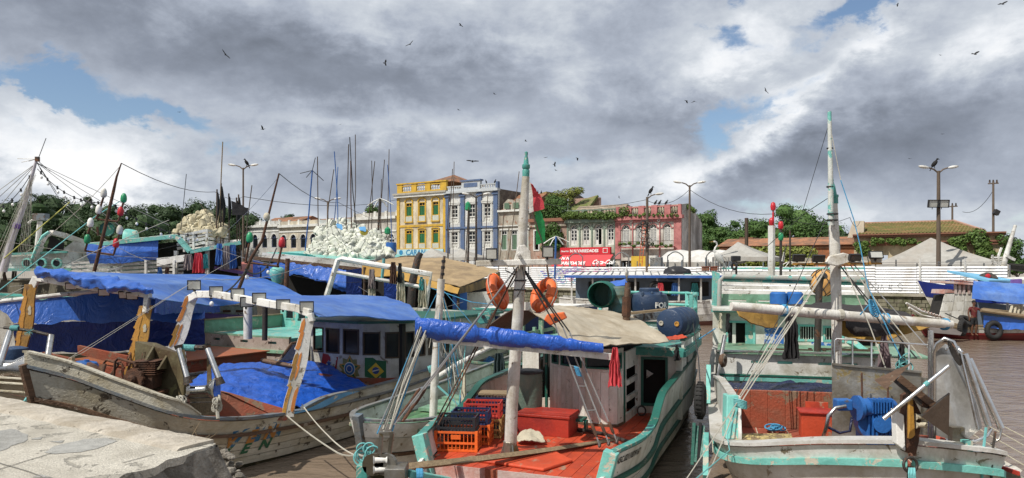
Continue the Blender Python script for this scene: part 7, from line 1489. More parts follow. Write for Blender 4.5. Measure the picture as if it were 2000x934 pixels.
for i,(px,py,d,wpx,lab)in enumerate(((28,398,120,150,'dark spreading tree at the far left edge behind the boat masts'),(108,378,130,120,'taller dark tree second from the left behind the lamp poles'),(185,398,122,130,'dark tree right behind the floats on the leaning lamp pole'),(262,402,128,130,'broad dark tree between the two tall lamp poles'),(330,398,120,120,'dark tree left of the yellowed float heap'),(388,388,132,130,'dark tree rising above the yellowed float heap'),(438,402,124,100,'dark tree behind the black marker flags'),(-50,408,115,140,'dark tree cut by the left edge of the photo'),(150,430,105,150,'low dark tree in front of the others, behind the green disc'),(300,432,105,160,'low dark tree in front, behind the blue side tarpaulin'),(10,440,104,140,'low dark tree in front at the left edge'),(410,440,104,110,'low dark tree directly behind the yellowed float heap'))):
 b_=at(px,545,d);b_.z=GZ;h=zat(py,d)-GZ;tree(b_,h,wpx*d/FPX*1.25,lab,50+i,0,.36,9000,.78,GT)
pm=thing('palm_tree','feathery palm crown rising among the dark trees at far left','palm',V((at(78,545,118).x,118,GZ)));pt=at(78,392,118)
obj('trunk',MB().tube([V((pt.x-.5,118,GZ)),lerp(V((pt.x-.5,118,GZ)),pt,.6)+V((.2,0,0)),pt],[.22,.17,.14],8),M['woodv'],pm)
for k in range(13):
 a_=6.28*k/13+.2;mb=MB();L=3.0;dirv=V((math.cos(a_),math.sin(a_),0));pts=[pt+dirv*(L*u)+V((0,0,1.3*math.sin(u*2.6)-1.0*u*u))for u in[i/9 for i in range(10)]];mb.tube(pts,[.04-.003*i for i in range(10)],4)
 sd=V((-dirv.y,dirv.x,0))
 for i in range(1,10):
  for s_ in(-1,1):
   for q_ in(0,.5):p=lerp(pts[i-1],pts[i],.5+q_);l_=.9*(1-.07*i);e_=p+(sd*s_+dirv*.5).normalized()*l_-V((0,0,.35));w_=dirv*.05;mb.add([p-w_,p+w_,e_],[(0,1,2)])
 obj('frond',mb,LF[0],pm)
for i,(px,py,d,wpx,lab,lm,n,cr_)in enumerate(((730,392,122,62,'small green tree behind the houses left of the yellow building',1,2200,.7),(704,412,122,40,'low green tree crown above the roofs beside the poles',1,1200,.7),(660,432,130,46,'distant dark tree crown above the orange roofs',0,1000,.7),(560,412,150,44,'distant round tree crown over the orange roof',0,1000,.6),(1380,411,108,104,'large bright green tree behind the grey gable wall',1,4200,.74),(1404,440,100,52,'lower green tree at the foot of the large one behind the gable',1,2000,.74),(1478,430,105,100,'green tree left of the twin, behind the tent peak',1,3000,.78),(1562,411,106,150,'tall green tree behind the white yard mast',1,4600,.76),(1618,440,100,70,'green tree right behind the thick mast of the right-hand boat',0,2400,.76),(1455,452,120,40,'thin young tree beside the brown pole near the tent peak',1,500,.6),(1990,500,90,36,'small green tree at the far right edge over the water',1,1400,.8))):
 b_=at(px,545,d);b_.z=GZ;tree(b_,zat(py,d)-GZ,wpx*d/FPX*1.2,lab,90+i,lm,.38,int(n*2.1),cr_,GT)
def ivy(name,label,spots,lm,seed,ls=.25,cat='plant'):
 rnd=random.Random(seed);root=thing(name,label,cat,spots[0][0]);mb=MB();st_=MB()
 for c,r,n in spots:leaves(mb,c,r*.85,int(n*1.5),ls,rnd,.8)
 for(c,r,n),(c2,_,_)in zip(spots,spots[1:]):
  if(V(c)-V(c2)).length<6:st_.tube([V(c)+V((0,.1,-r*.3)),V(c2)+V((0,.1,-r*.3))],.05,5)
 obj('foliage',mb,LF[lm],root)
 if st_.v:obj('stem',st_,M['woodd'],root)
rnd=random.Random(6)
def bpt(px,py,off=-.3,a=AF):return FS(kpx(px,a),a+off,zpx(px,py,a))
ivy('ivy','bushes growing along the ledge of the grey-green arcaded building',[(bpt(px,421+rnd.uniform(-2.5,3.5),-.5),rnd.uniform(.4,.75),130)for px in range(1108,1204,5)],2,1)
ivy('ivy','sparse weeds along the balustrade of the pink building',[(bpt(px,421+rnd.uniform(-2,2),-.5),rnd.uniform(.15,.4),40)for px in range(1208,1330,9)]+[(bpt(1222,412,-.4),.75,160)],2,2)
ivy('shrub','dense bushes sprouting from the top of the roofless ruin',[(bpt(px,py,1.5),r,int(320*r))for px,py,r in((1045,418,1.1),(1058,408,1.5),(1072,399,1.7),(1088,408,1.4),(1060,422,1.3),(1040,425,.9),(1076,418,1.3),(1098,424,.9),(1084,395,1.1),(1066,388,1.1))],1,3)
ivy('shrub','grass and bushes covering the collapsed roof of the ruin',[(FS(kpx(px,86),86,zpx(px,py,86)),r,int(230*r))for px,py,r in((1075,386,.9),(1090,382,1.0),(1105,379,1.0),(1120,375,1.0),(1132,372,.8),(1110,390,1.1),(1095,392,1.0))],3,4)
ivy('shrub','dark bush growing out of the middle window of the ruin',[(bpt(px,py,-.6),r,int(330*r))for px,py,r in((1078,452,1.1),(1086,445,1.0),(1070,462,1.1),(1090,462,1.2),(1082,475,1.2),(1072,485,.9),(1092,482,.9))],1,5)
ivy('ivy','ferns and weeds on the pink balcony',[(bpt(px,478+rnd.uniform(-3,3),-.8),.26,30)for px in range(1216,1320,9)],2,6)
ivy('ivy','weeds along the roof edge at the pink gable',[(bpt(1330+k*3,400+k*2,2),.35,40)for k in range(6)],2,8)
ivy('ivy','thick ivy hanging along the ledge of the warehouse',[(fW(wl*u+rnd.uniform(-.3,.3),zy(470+rnd.uniform(-3,7)),.7),rnd.uniform(.25,.5),80)for u in[.02,.05,.08,.11,.14,.17,.20,.23,.26,.29,.32,.35,.38,.42,.45,.56,.60,.66]]+[(fW(wl*u,zy(y_),.6),.7,130)for u,y_ in((.05,482),(.08,490),(.69,474),(.71,480),(.73,470),(.72,490),(.82,468),(.84,478),(.86,470),(.85,490),(.88,480),(.80,462),(.84,458),(.86,500),(.9,495))],2,7,.30)
ivy('shrub','bush covering the right corner of the warehouse',[(fW(wl*1.0+k%3*.4,zy(470+k*5),.3-k%2),.9,200)for k in range(8)],1,9)
ivy('hedge','clipped green hedge behind the tent posts at right of centre',[(FS(kpx(px,70),70,z_),.8,110)for px in range(1446,1590,8)for z_ in(3.4,4.3,5.1)],3,10,.3)
tentm=mat('grey_white_canvas',(.37,.36,.33),.8,dirt=(.33,.30,.26),damt=.5,dscale=.7,dstretch=.3,bump=.05,rnd=0)
def tent(name,label,c0,c1,c2,apex,post,m_,nseg=8,sag=.12):
 root=thing(name,label,'tent',V((apex.x,apex.y,GZ)));c3=c0+(c2-c1);cs_=[c0,c1,c2,c3];mb=MB();vs=[];n=nseg
 for s_ in range(4):
  a_,b_=cs_[s_],cs_[(s_+1)%4];base=len(mb.v)
  for i in range(n+1):
   for j in range(n+1):
    u,v=i/n,j/n;p=lerp(lerp(a_,b_,v),apex,u);mb.v.append(p-V((0,0,sag*math.sin(math.pi*u)*(1-.0*v)+.03*nz(p,1.2))))
  mb.f+=[(base+i*(n+1)+j,base+i*(n+1)+j+1,base+(i+1)*(n+1)+j+1,base+(i+1)*(n+1)+j)for i in range(n)for j in range(n)]
 obj('canopy',mb,m_,root,smooth=60)
 mb=MB()
 for s_ in range(4):
  a_,b_=cs_[s_],cs_[(s_+1)%4];k=10;vs=[]
  for i in range(k+1):p=lerp(a_,b_,i/k);vs+=[p,p-V((0,0,.32+.05*(i%2)))]
  mb.add(vs,[(2*i,2*i+1,2*i+3,2*i+2)for i in range(k)])
 obj('valance',mb,m_,root)
 for p in cs_:obj('pole',MB().tube([V((p.x,p.y,GZ)),p],.05,6),M['greyrail'],root)
 return root
def tpx(px0,px1,pyE,pxa,pya,a,dep):
 z=zpx((px0+px1)/2,pyE,a);c0,c1=FS(kpx(px0,a),a,z),FS(kpx(px1,a),a,z);c2=c1+WA*dep;ap=FS(kpx(pxa,a+dep/2),a+dep/2,zpx(pxa,pya,a+dep/2));return c0,c1,c2,ap
tent('market_tent','grey peaked tent with green hedge behind, right of the white gable',*tpx(1392,1500,502,1441,472,60,5),None,tentm)
tent('market_tent','large grey peaked tent in front of the ivy-covered warehouse',*tpx(1700,1972,518,1818,464,56,6),None,tentm)
tent('market_tent','small grey peaked tent below the yellow building',*tpx(812,872,502,842,484,68,4),None,tentm)
tent('market_tent','small grey peaked tent below the blue tiled building',*tpx(872,926,503,899,485,67,4),None,tentm)
bt=thing('market_tent','long white rounded marquee in front of the pink building','tent',FS(kpx(1350,62),62,GZ));mb=MB();ka,kb=kpx(1276,62),kpx(1432,62);rows=[]
for i in range(21):
 for j in range(9):u,v=i/20,j/8;mb.v.append(FS(lerp(ka,kb,u),62+4*v,lerp(4.2,4.1,u)+1.15*math.sin(math.pi*v)*min(1,math.sin(math.pi*min(1,max(0,u*4)))+(u>.125))-.12*(1-math.cos(u*25))*.5))
mb.f+=[(i*9+j,i*9+j+1,(i+1)*9+j+1,(i+1)*9+j)for i in range(20)for j in range(8)];obj('canopy',mb,mat('white_marquee',(.58,.57,.54),.8,dirt=(.42,.4,.36),damt=.4,dscale=.5,bump=.05,rnd=0),bt,smooth=60)
mb=MB();mb.add([FS(ka,61.98,3.2),FS(kb,61.98,3.2),FS(kb,61.98,4.15),FS(ka,61.98,4.22)],[(0,1,2,3)]);obj('side_wall',mb,tentm,bt)
for i in range(8):obj('pole',MB().tube([FS(lerp(ka,kb,i/7),61.9,GZ),FS(lerp(ka,kb,i/7),61.9,4.1)],.05,6),M['greyrail'],bt)
ar_=thing('iron_arches','row of low iron arch frames along the quay in front of the red shop','railing',FS(kpx(1240,56),56,GZ))
for px in list(range(1100,1215,14))+[1205,1232,1305,1332,1250,1380,1400,1428]:
 k=kpx(px,56);obj('post',MB().tube([FS(k,56,GZ),FS(k,56,4.05 if px%3 else 4.3)],.045,5),M['greyrail'],ar_)
for p0,p1 in((1112,1138),(1200,1228),(1304,1334),(1380,1402)):
 ka,kb=kpx(p0,56),kpx(p1,56);obj('arch',MB().tube([FS(lerp(ka,kb,i/8),56,4.6+.35*math.sin(math.pi*i/8))for i in range(9)],.05,5),M['greyrail'],ar_)
 for k in(ka,kb):obj('post',MB().tube([FS(k,56,GZ),FS(k,56,4.6)],.045,5),M['greyrail'],ar_)
for k_,(px,py,s_,mm)in enumerate(((1282,513,1.0,M['greyrail']),(1274,508,.8,M['white']))):tag(obj('satellite_box',MB().box(FS(kpx(px,58),58,zpx(px,py,58)),(s_,.5,s_*.9),rotS),mm,None,bevel=.05),('grey' if k_==0 else 'white')+' cabinet by the pole in front of the yellow panel','cabinet')
def lamp_post(px,ytop,d,label,arms=2,r=.095,heads=None,m_='woodv',ybase=None,floods=False):
 b_=at(px,545,d);b_.z=GZ if ybase is None else zat(ybase,d);tp=at(px,ytop,d);o_=thing('street_lamp',label,'street lamp',b_);obj('post',MB().tube([b_,tp],[r*1.25,r*.8],8),M[m_],o_,smooth=50)
 for s_ in((-1,1)if arms==2 else(1,)if arms==1 else()):
  e_=tp+V((s_*.6,0,.2));obj('arm',MB().tube([tp-V((0,0,.15)),tp+V((s_*.3,0,.1)),e_],.05,6),M[m_],o_)
  mb=MB();mb.ball(e_+V((s_*.35,0,.05)),(.36,.14,.10),12,6,rot=Matrix.Rotation(-s_*.15,3,'Y'));obj('lamp_head',mb,M['white'],o_,smooth=60)
 if floods:
  for s_ in(-1,1):floodlight(o_,at(px+s_*9,398,d-.3),(0,-1,-.2),.75,.5,.2)
  obj('bracket',MB().beam(at(px-18,404,d-.1),at(px+18,404,d-.1),.06,.06),M['iron'],o_)
 return tp
lamp_post(1347,362,58,'tall two-armed street lamp beside the grey gable of the pink building')
lamp_post(1833,334,47,'tall two-armed street lamp with black floodlights at right of the tent',floods=True,r=.125)
lamp_post(475,328,62,'two-armed street lamp behind the black flags at left',r=.085);lamp_post(640,393,70,'short two-armed street lamp behind the float heap',r=.09);lamp_post(930,384,66,'two-armed street lamp in front of the blue tiled building',r=.10,m_='iron')
lamp_post(1264,385,57,'cluttered utility pole with coiled cables in front of the pink building',1,r=.12)
for px,y0,d,lab in((1940,355,76,'dark utility pole with crossbar at far right above the warehouse corner'),(1860,400,84,'short utility pole with crossbar behind the warehouse roof')):
 b_=at(px,545,d);b_.z=GZ;tp=at(px,y0,d);o_=thing('utility_pole',lab,'utility pole',b_);obj('post',MB().tube([b_,tp],[.15,.10],8),M['woodv'],o_);obj('crossbar',MB().beam(at(px-10,y0+4,d),at(px+10,y0+3,d),.12,.12),M['woodv'],o_)
 for k in(-7,0,7):obj('insulator',MB().lathe(at(px+k,y0+2,d),(0,0,1),[(.09,0),(.07,.3),(0,.32)],6),M['iron'],o_)
 if px==1940:obj('lamp_head',MB().box(at(px+6,415,d-.3),(.5,.4,.5),Matrix.Rotation(.5,3,'Y')),M['black'],o_)
tag(obj('post',MB().tube([at(1458,545,80),at(1458,426,80)],.2,6),M['woodd']),'plain dark pole left of the tall green trees','pole')
mb=MB();rnd=random.Random(31)
for k in range(16):mb.torus(at(1262+rnd.uniform(-7,6),452+rnd.uniform(-22,28),56.7),(rnd.uniform(-.4,.4),-1,rnd.uniform(-.4,.4)),rnd.uniform(.15,.45),.022,12,4)
tag(obj('cable_coil',mb,M['cable'],kind='stuff'),'tangle of coiled cables on the utility pole')
def wire_(pts,lab,r=.02,sag=.6):rope(pts,r,M['cable'],None,'cable',sag,label=lab,cat='cable')
wire_([at(1264,392,57),at(1345,372,58)],'cable from the utility pole to the tall street lamp');wire_([at(1050,395,80),at(1264,390,57)],'cable running from the ruin to the utility pole');wire_([at(1349,372,58),at(1510,418,50)],'cable sloping down right from the tall street lamp');wire_([at(1512,418,50),at(1660,425,55),at(1680,432,70)],'cable from the red lamp pole to the warehouse end')
wire_([at(1880,414,80),at(1940,372,76)],'cable rising to the far right utility pole',.025,.8)
wire_([at(237,319,24),at(420,375,40),at(475,384,62)],'long wire from the left lamp pole to the street lamp',.014,.3);wire_([at(475,384,62),at(776,390,95)],'wire from the left street lamp to the yellow building',.025,.8);wire_([at(545,339,22),at(660,395,40),at(775,440,95)],'wire from the leaning lamp pole down to the yellow building',.012,.3)
fF=Fr((-22.5,27.5),(.965,.26))
F_=thing('fishing_boat','large white slatted boat with teal trim and blue side tarpaulin at far left','boat',fF(8,0,0),fF.ang)
hF=Hull(fF,[(0,.05,3.0,.05),(1,1.2,2.7,.6),(2.5,2.0,2.5,1.4),(6,2.2,2.3,2.0),(11,2.1,2.4,2.0),(14,1.9,2.7,1.7)],.8,3,k=3)
hF.planks(F_,[(0,.3,M['algae'],0),(.3,.65,M['whitep'],0),(.65,.99,M['whitep'],0)]);hF.cap(F_,M['aqua'],.2,.1);hF.deck(F_,2.2,.5,13.5,M['aqua'],.6)
def quad3(name,pts,th,m_,par,d=None):return obj(name,MB().prism([at(*p)for p in pts],V(th)),m_,par)
cb=quad3('superstructure',((8,528,26.5),(8,497,26.5),(132,492,27),(140,526,27)),(.1,.8,0),M['white'],F_)
for px in(54,82,112):obj('porthole',MB().lathe(at(px,514,26.6),(0.05,-1,0),[(.19,0),(.19,.06),(.13,.07),(.13,.0)],14),M['aqua'],cb);obj('pane',MB().lathe(at(px,514,26.58),(0.05,-1,0),[(.13,0),(.13,.02)],12),M['glass'],cb)
obj('trim_rail',MB().beam(at(6,527,26.4),at(140,527,26.9),.12,.10),M['aqua'],F_);obj('trim_rail',MB().beam(at(6,497,26.4),at(132,492,26.9),.12,.08),M['aqua'],F_)
arcp=[at(68,505,26.6),at(78,480,26.6),at(88,462,26.7),at(100,454,26.8),at(125,460,27.2),at(165,474,28)]
mb=MB()
for a_,c_ in zip(arcp,arcp[1:]):mb.beam(a_,c_,.25,.16)
obj('wheelhouse_arch',mb,M['white'],F_);obj('arch_trim',MB().tube([p+V((0,-.12,.0))for p in arcp[:4]],.06,6),M['aqua'],F_)
quad3('windscreen',((86,505,26.8),(98,462,26.9),(122,475,27.2),(118,505,27.2)),(.05,.05,0),M['dark'],F_);quad3('roof_sheet',((98,506,27.0),(150,470,27.6),(200,490,28.5),(180,510,28)),(0,0,.05),M['white'],F_)
for k in range(6):
 y0,y1=512+k*8,505+k*8.5
 obj('slat',MB().beam(at(140,y0+2,26.8+.0*k),at(358,y1-2-k,27.6),.05,.09),M['white'],F_)
for px in(140,185,232,285,340):obj('slat_post',MB().beam(at(px,508,27.2),at(px,560,27.2),.08,.08),M['white'],F_)
quad3('inner_side',((140,515,28.4),(360,500,29),(360,560,29),(140,560,28.4)),(0,.1,0),mat('grey_white_side',(.42,.43,.41),.6),F_)
roof_tarp([[at(168,477,26.9),at(238,474,27.1),at(308,469,27.3)],[at(170,498,26.8),at(238,494,27.0),at(308,492,27.2)],[at(176,516,26.9),at(240,514,27.0),at(307,508,27.3)]],20,36,M['blue'],'blue tarpaulin stretched along the slatted side of the far left boat',.05,1.6,60)
for a_,c_,w_ in(((168,480,27.0),(345,462,27.3),.14),((345,462,27.3),(372,492,27.2),.14),((372,492,27.2),(470,474,27.6),.14)):obj('roof_edge',MB().beam(at(*a_),at(*c_),.2,w_),M['aqua'],F_)
quad3('upper_roof',((168,478,27.1),(345,460,27.4),(400,468,31),(250,470,31)),(0,0,.06),M['white'],F_)
quad3('lower_roof',((372,492,27.2),(470,474,27.6),(470,470,30),(376,480,30)),(0,0,.06),M['white'],F_)
for k in range(4):obj('rail_slat',MB().beam(at(346,462+k*8-0,27.4),at(404,450+k*7.5,27.6),.05,.10),M['white'],F_);obj('rail_slat',MB().beam(at(404,450+k*7.5,27.6),at(448,458+k*6.5,29),.05,.09),M['white'],F_)
for px,y0,d in((360,458,27.4),(378,455,27.5),(404,448,27.6),(425,455,28.3)):obj('rail_post',MB().beam(at(px,y0,d),at(px,y0+34,d),.07,.07),M['white'],F_)
for px in(344,405):obj('post',MB().beam(at(px,490,27.5),at(px,560,27.5),.12,.12),M['white'],F_)
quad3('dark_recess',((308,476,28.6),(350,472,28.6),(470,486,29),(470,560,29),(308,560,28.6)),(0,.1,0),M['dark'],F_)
quad3('side_board',((306,505,27.2),(372,496,27.2),(372,508,27.2),(306,520,27.2)),(0,.05,0),M['white'],F_)
mF=obj('mast',MB().tube([at(6,530,25),at(22,470,25),at(48,400,25),at(71,312,25)],[.13,.115,.075,.045],10),mat('lilac_white_mast',(.56,.53,.58),.5,dirt=(.4,.38,.38),damt=.4),F_,smooth=50)
obj('mast_band',MB().tube([at(31,445,24.95),at(34,437,24.95)],.12,10),M['purple'],mF);obj('whip_aerial',MB().tube([at(74,312,25),at(90,270,25)],.012,5),M['cable'],mF);obj('mast_head',MB().box(at(73,311,25),(.12,.1,.16)),M['iron'],mF)
for k,(dx,dy)in enumerate(((-36,-1),(-28,6),(28,24),(12,26),(-14,4))):obj('antenna_arm',MB().tube([at(70,311,25),at(70+dx,311+dy,25)],.01,4),M['cable']if k>1 else M['white'],mF)
rnd=random.Random(41)
for k in range(13):rope([at(62+(k%5)*2.2,330-(k%4)*4+12,25),at(-30+k*2.0+rnd.uniform(-3,3),520+rnd.uniform(0,80),24+rnd.uniform(-.5,1))],.005,M['rope'],mF,'stay')
for k in range(8):rope([at(62+k%3,330+k*3,25),at(28+k*4,540,24.5)],.005,M['rope'],mF,'stay')
for(x1,y1),mm in(((-40,420),'wire'),((-40,450),'rope'),((-40,400),'rope'),((116,390),'cable'),((110,375),'cable'),((245,450),'wire'),((200,395),'wire'),((330,440),'wire')):rope([at(72,318,25),at(x1,y1,26)],.010,M[mm],mF,'stay')
rope([at(8,505,24),at(136,395,26)],.02,M['yrope'],None,label='yellow line crossing in front of the dark trees at left',cat='rope');rope([at(-5,570,22),at(190,420,25),at(240,390,26)],.016,M['ropet'],None,label='pale blue line rising to the leaning lamp pole',cat='rope')
rope([at(-5,588,18),at(188,490,22),at(330,430,24)],.012,M['rope'],None,label='pale line slanting up over the blue canvas roof',cat='rope')
am=thing('radar_mast','small white radar mast on the roof of the far left boat','mast',at(75,490,27));obj('pole',MB().tube([at(72,492,27),at(78,432,27)],.09,8),M['white'],am);obj('head',MB().box(at(80,424,27),(.45,.3,.25)),M['greyrail'],am);obj('arm',MB().tube([at(55,436,27),at(63,430,27),at(92,428,27)],.04,6),M['white'],am)
def lights(name,pts,label,n,d_bulb=.045,r=.012,sock='black'):
 root=thing(name,label,'string lights',pts[0]);tot=[]
 for a_,c_ in zip(pts,pts[1:]):
  for i in range(20):u=i/20;tot.append(lerp(a_,c_,u)-V((0,0,.35*4*u*(1-u))))
 tot.append(pts[-1]);obj('cord',MB().tube(tot,r,5),M['cable'],root)
 for i in range(n):
  p=tot[int((i+.5)/n*(len(tot)-1))];obj('socket',MB().lathe(p+V((0,0,.04)),(.2,0,-1),[(.03,0),(.035,.10),(.025,.11)],7),M[sock],root);obj('bulb',MB().ball(p+V((.03,0,-.17)),(d_bulb,d_bulb,d_bulb*1.2),8,6),M['bulb'],root,smooth=60)
lights('string_lights',[at(73,330,25),at(205,395,24)],'string of bulbs sagging from the far left mast to the lamp pole',8);lights('string_lights',[at(215,395,24),at(400,458,27)],'string of bulbs running right from the lamp pole over the slatted boat',9);lights('string_lights',[at(-20,410,25),at(66,330,25)],'string of bulbs cut by the left edge of the photo',5)
lights('string_lights',[at(376,565,15.4),at(480,528,18),at(540,485,22)],'black cord with white bulbs rising from the white gallows',3,.05,.02)
def lamp_tree(name,label,pole,r,bars,lamps,d):
 root=thing(name,label,'lamp pole',at(*pole[0],d));obj('pole',MB().tube([at(x,y,d)for x,y in pole],r,8),M['rust'],root,smooth=50)
 for b_ in bars:obj('crossbar',MB().tube([at(x,y,d)for x,y in b_],.035,6),M['rust'],root)
 for x,y,x2,y2,mm in lamps:
  obj('stem',MB().tube([at(x2,y2,d-.05),at(x,y+10,d-.05)],.033,6),M['rust'],root);ax=(at(x,y,d)-at(x2,y2,d)).normalized();ax=V((ax.x*.4,0,1))
  obj('lamp',MB().lathe(at(x,y+10,d-.05),ax,[(.05,0),(.075,.02),(.092,.05),(.10,.13),(.085,.23),(.045,.30),(0,.315)],14),M[mm],root,smooth=50)
lamp_tree('lamp_pole','leaning brown pole with white, green and red lamps on two crossbars',[(184,530),(204,450),(222,372),(228,345),(237,319)],[.06,.055,.05,.035,.02],[[(190,428),(230,433)],[(166,490),(222,498)],[(190,443),(192,460)]],[(202,376,196,405,'white'),(192,408,187,428,'white'),(176,434,171,458,'white'),(233,448,229,470,'white'),(241,386,236,412,'greenp'),(170,466,166,490,'greenp'),(235,412,231,432,'red'),(226,474,222,497,'red')],24)
mb=MB();mb.lathe(at(210,448,24.3),(.15,-1,.1),[(.24,.0),(.235,.06),(.20,.02),(.0,.0)],24);tag(obj('basin',mb,M['dteal'],None,smooth=40),'round green basin tied behind the leaning lamp pole','basin')
mb=MB();mb.lathe(at(244,464,28),(1,.2,-.05),[(.32,0),(.34,.1),(.3,.4),(.28,.42)],16);tag(obj('tub',mb,M['aqua'],None,smooth=40),'turquoise tub lying on the roof of the far left boat','tub')
lamp_tree('lamp_pole','bare leaning pole with one green and one red lamp in front of the turquoise roof',[(462,575),(490,505),(512,470),(525,418),(545,339)],[.055,.05,.045,.035,.025],[[(478,512),(545,521)]],[(487,464,480,510,'greenp'),(550,474,542,520,'red')],21.5)
tag(obj('float_bulb',MB().ball(at(521,424,21.4),(.10,.10,.13),10,8),M['cream'],None,smooth=60),'small pale float tied on the bare leaning pole','float')
vs_=obj('vase_float',MB().lathe(at(541,568,26.5),(.02,0,1),[(.10,0),(.13,.13),(.19,.36),(.27,.56),(.285,.67),(.25,.78),(.15,.86),(0,.88)],18),M['aqua'],None,smooth=60,label='turquoise urn-shaped buoy in front of the dark boat interior',cat='buoy')
mb=MB();mb.tube([at(558,574,26.3),at(562,505,26.3)],.085,8);tag(obj('pipe',mb,M['rust'],None,smooth=50),'rusty upright pipe beside the turquoise urn-shaped buoy','pipe')
for k,(px,py,w_,h,mm,lab)in enumerate(((388,494,.42,.75,'redcl','bright red shirt drying on the far left boat'),(368,497,.4,.6,'greycl','grey shirt drying left of the bright red one'),(402,496,.2,.55,'tealcl','teal cloth drying right of the bright red shirt'),(312,522,.2,.4,'bluecl','dark blue cloth drying on the slatted rail'),(326,522,.18,.42,'brown','dark red cloth drying beside the dark blue one'),(428,476,.3,.8,'bluecl','blue cloth hanging under the white railing corner'),(442,480,.35,.9,'greycl','grey-blue cloth at the railing corner'),(455,478,.3,.9,'bluecl','blue garment rightmost on the railing corner'))):hang(at(px,py,27.0),w_,h,M[mm],lab,seed=20+k,group='washing on the far left boat')
R2=thing('fishing_boat','small boat with flat red roof in front of the turquoise-roofed boat','boat',at(450,560,29));fR=Fr((at(405,560,29).x,29),(.93,.37))
hR=Hull(fR,[(0,.05,1.8,.05),(.6,.7,1.7,.4),(1.5,1.1,1.6,.9),(4,1.1,1.7,1)],.3,1,k=3);hR.planks(R2,[(0,.5,M['whitep'],0),(.5,.99,M['whitep'],0)])
mb=MB();mb.prism([at(404,517,29.0),at(440,511,31.5),at(500,512,31),at(494,534,28.2)],(0,0,-.10));obj('roof',mb,mat('faded_red_roof',(.45,.10,.07),.6,dirt=(.36,.13,.1),damt=.5),R2);obj('roof_edge',MB().beam(at(404,520,29.0),at(494,537,28.2),.06,.12),M['purple'],R2)
for px in(420,444,468,488):obj('roof_post',MB().beam(at(px,520,29),at(px,565,29),.08,.08),M['white'],R2)
fG=Fr((at(500,560,27).x,27),(.90,.43))
G_=thing('fishing_boat','boat with low turquoise roof carrying a big heap of white floats','boat',fG(5,0,0),fG.ang)
hG=Hull(fG,[(0,.05,2.3,.05),(.8,1.0,2.1,.6),(2,1.7,1.9,1.3),(5,1.9,1.8,1.7),(9,1.8,2.0,1.6)],.5,2,k=3);hG.planks(G_,[(0,.4,M['algae'],0),(.4,.99,M['hullA'],0)])
gr0=[at(512,494,27.5),at(600,490,31),at(740,488,36),at(790,500,34),at(708,510,27.5)]
mb=MB();mb.prism(gr0,(0,0,-.06));obj('roof',mb,M['aqua'],G_)
obj('roof_fascia',MB().beam(at(512,499,27.4),at(708,516,27.4),.06,.22),M['white'],G_);obj('roof_fascia',MB().beam(at(497,504,27.3),at(706,526,27.3),.08,.12),M['rail'],G_);obj('roof_fascia',MB().beam(at(708,516,27.4),at(790,506,33.8),.06,.24),M['white'],G_)
for k in range(4):obj('roof_plank',MB().beam(at(545+k*6,493+k*1.5,28.4-k*.15),at(600+k*5,497+k*1.2,27.8),.14,.03),M['tealcl'],G_)
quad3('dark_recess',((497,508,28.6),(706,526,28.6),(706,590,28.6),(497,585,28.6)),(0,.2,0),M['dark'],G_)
quad3('side_canvas',((676,528,27.2),(760,520,29.5),(760,600,29.5),(676,600,27.2)),(0,.05,0),M['bluedkshade'],G_)
quad3('side_canvas',((494,508,27.1),(508,510,27.0),(508,560,27.0),(494,556,27.1)),(0,.05,0),M['bluedkshade'],G_)
roof_tarp([[at(508,512,26.9),at(570,516,26.9),at(640,522,26.9),at(678,528,26.9)],[at(512,545,26.9),at(575,536,26.8),at(650,556,26.7),at(678,572,26.7)]],12,40,M['blue'],'bunched blue tarpaulin under the turquoise roof edge',.10,2.2,70);roof_tarp([[at(592,522,26.5),at(640,528,26.5),at(680,530,26.5)],[at(610,540,26.3),at(650,555,26.3),at(680,565,26.3)],[at(640,555,26.4),at(665,568,26.4),at(682,572,26.4)]],12,30,M['blue'],'swag of blue tarpaulin hanging in the dark opening',.09,2.4,71)
def floats(cx,top_poly,n,d0,size,m_,label,group,seed):
 rnd=random.Random(seed);protos=[]
 for k in range(4):
  mb=MB();mb.box((0,0,0),(1,.80+.12*(k%2),.76+.10*(k//2)))
  mb.v=[p*(1+.06*nz(p+V((k*3,0,0)),2))for p in mb.v];o_=obj('foam_float',mb,m_,None,bevel=.17);o_.modifiers[0].segments=3;protos.append(o_)
  mb=MB();w_=.80+.12*(k%2);h_=.76+.10*(k//2)
  for x in(.1,):mb.box((x,0,0),(.022,w_+.02,h_+.02))
  mb.box((0,.05,0),(1.02,.022,h_+.02));nt_=obj('net_cord',mb,mat('dark_cord',(.06,.075,.06),.9,bump=0),o_)
 out=[]
 for i in range(n):
  px,py,dd=top_poly(i,rnd);p=at(px,py,d0+dd);s_=size*rnd.uniform(.75,1.2)
  q_=protos[i%4]if i<4 else dup(protos[i%4]);q_.location=p;q_.scale=(s_,s_,s_);q_.rotation_euler=(rnd.uniform(-.55,.55),rnd.uniform(-.55,.55),rnd.uniform(0,6.28));tag(q_,label,'float',group)
def layout(prof,ybase,sx,sy):
 out=[];r=0;y=ybase
 while y>min(v for _,v in prof)-2:
  x=prof[0][0]+(sx*.5 if r%2 else 0)
  while x<=prof[-1][0]:
   for(a_,ya),(b_,yb)in zip(prof,prof[1:]):
    if a_<=x<=b_:yt=lerp(ya,yb,(x-a_)/((b_-a_)or 1))
   if y>=yt:out.append((x,y,r*.27))
   x+=sx
  y-=sy;r+=1
 return out
LR=layout([(600,486),(615,474),(630,444),(660,432),(690,434),(712,450),(730,452),(745,454),(766,474)],501,12.5,7.6)
def heap_right(i,rnd):x,y,dd=LR[i];return x+rnd.uniform(-3,3),y+rnd.uniform(-2,2),dd-.6+rnd.uniform(-.08,.08)
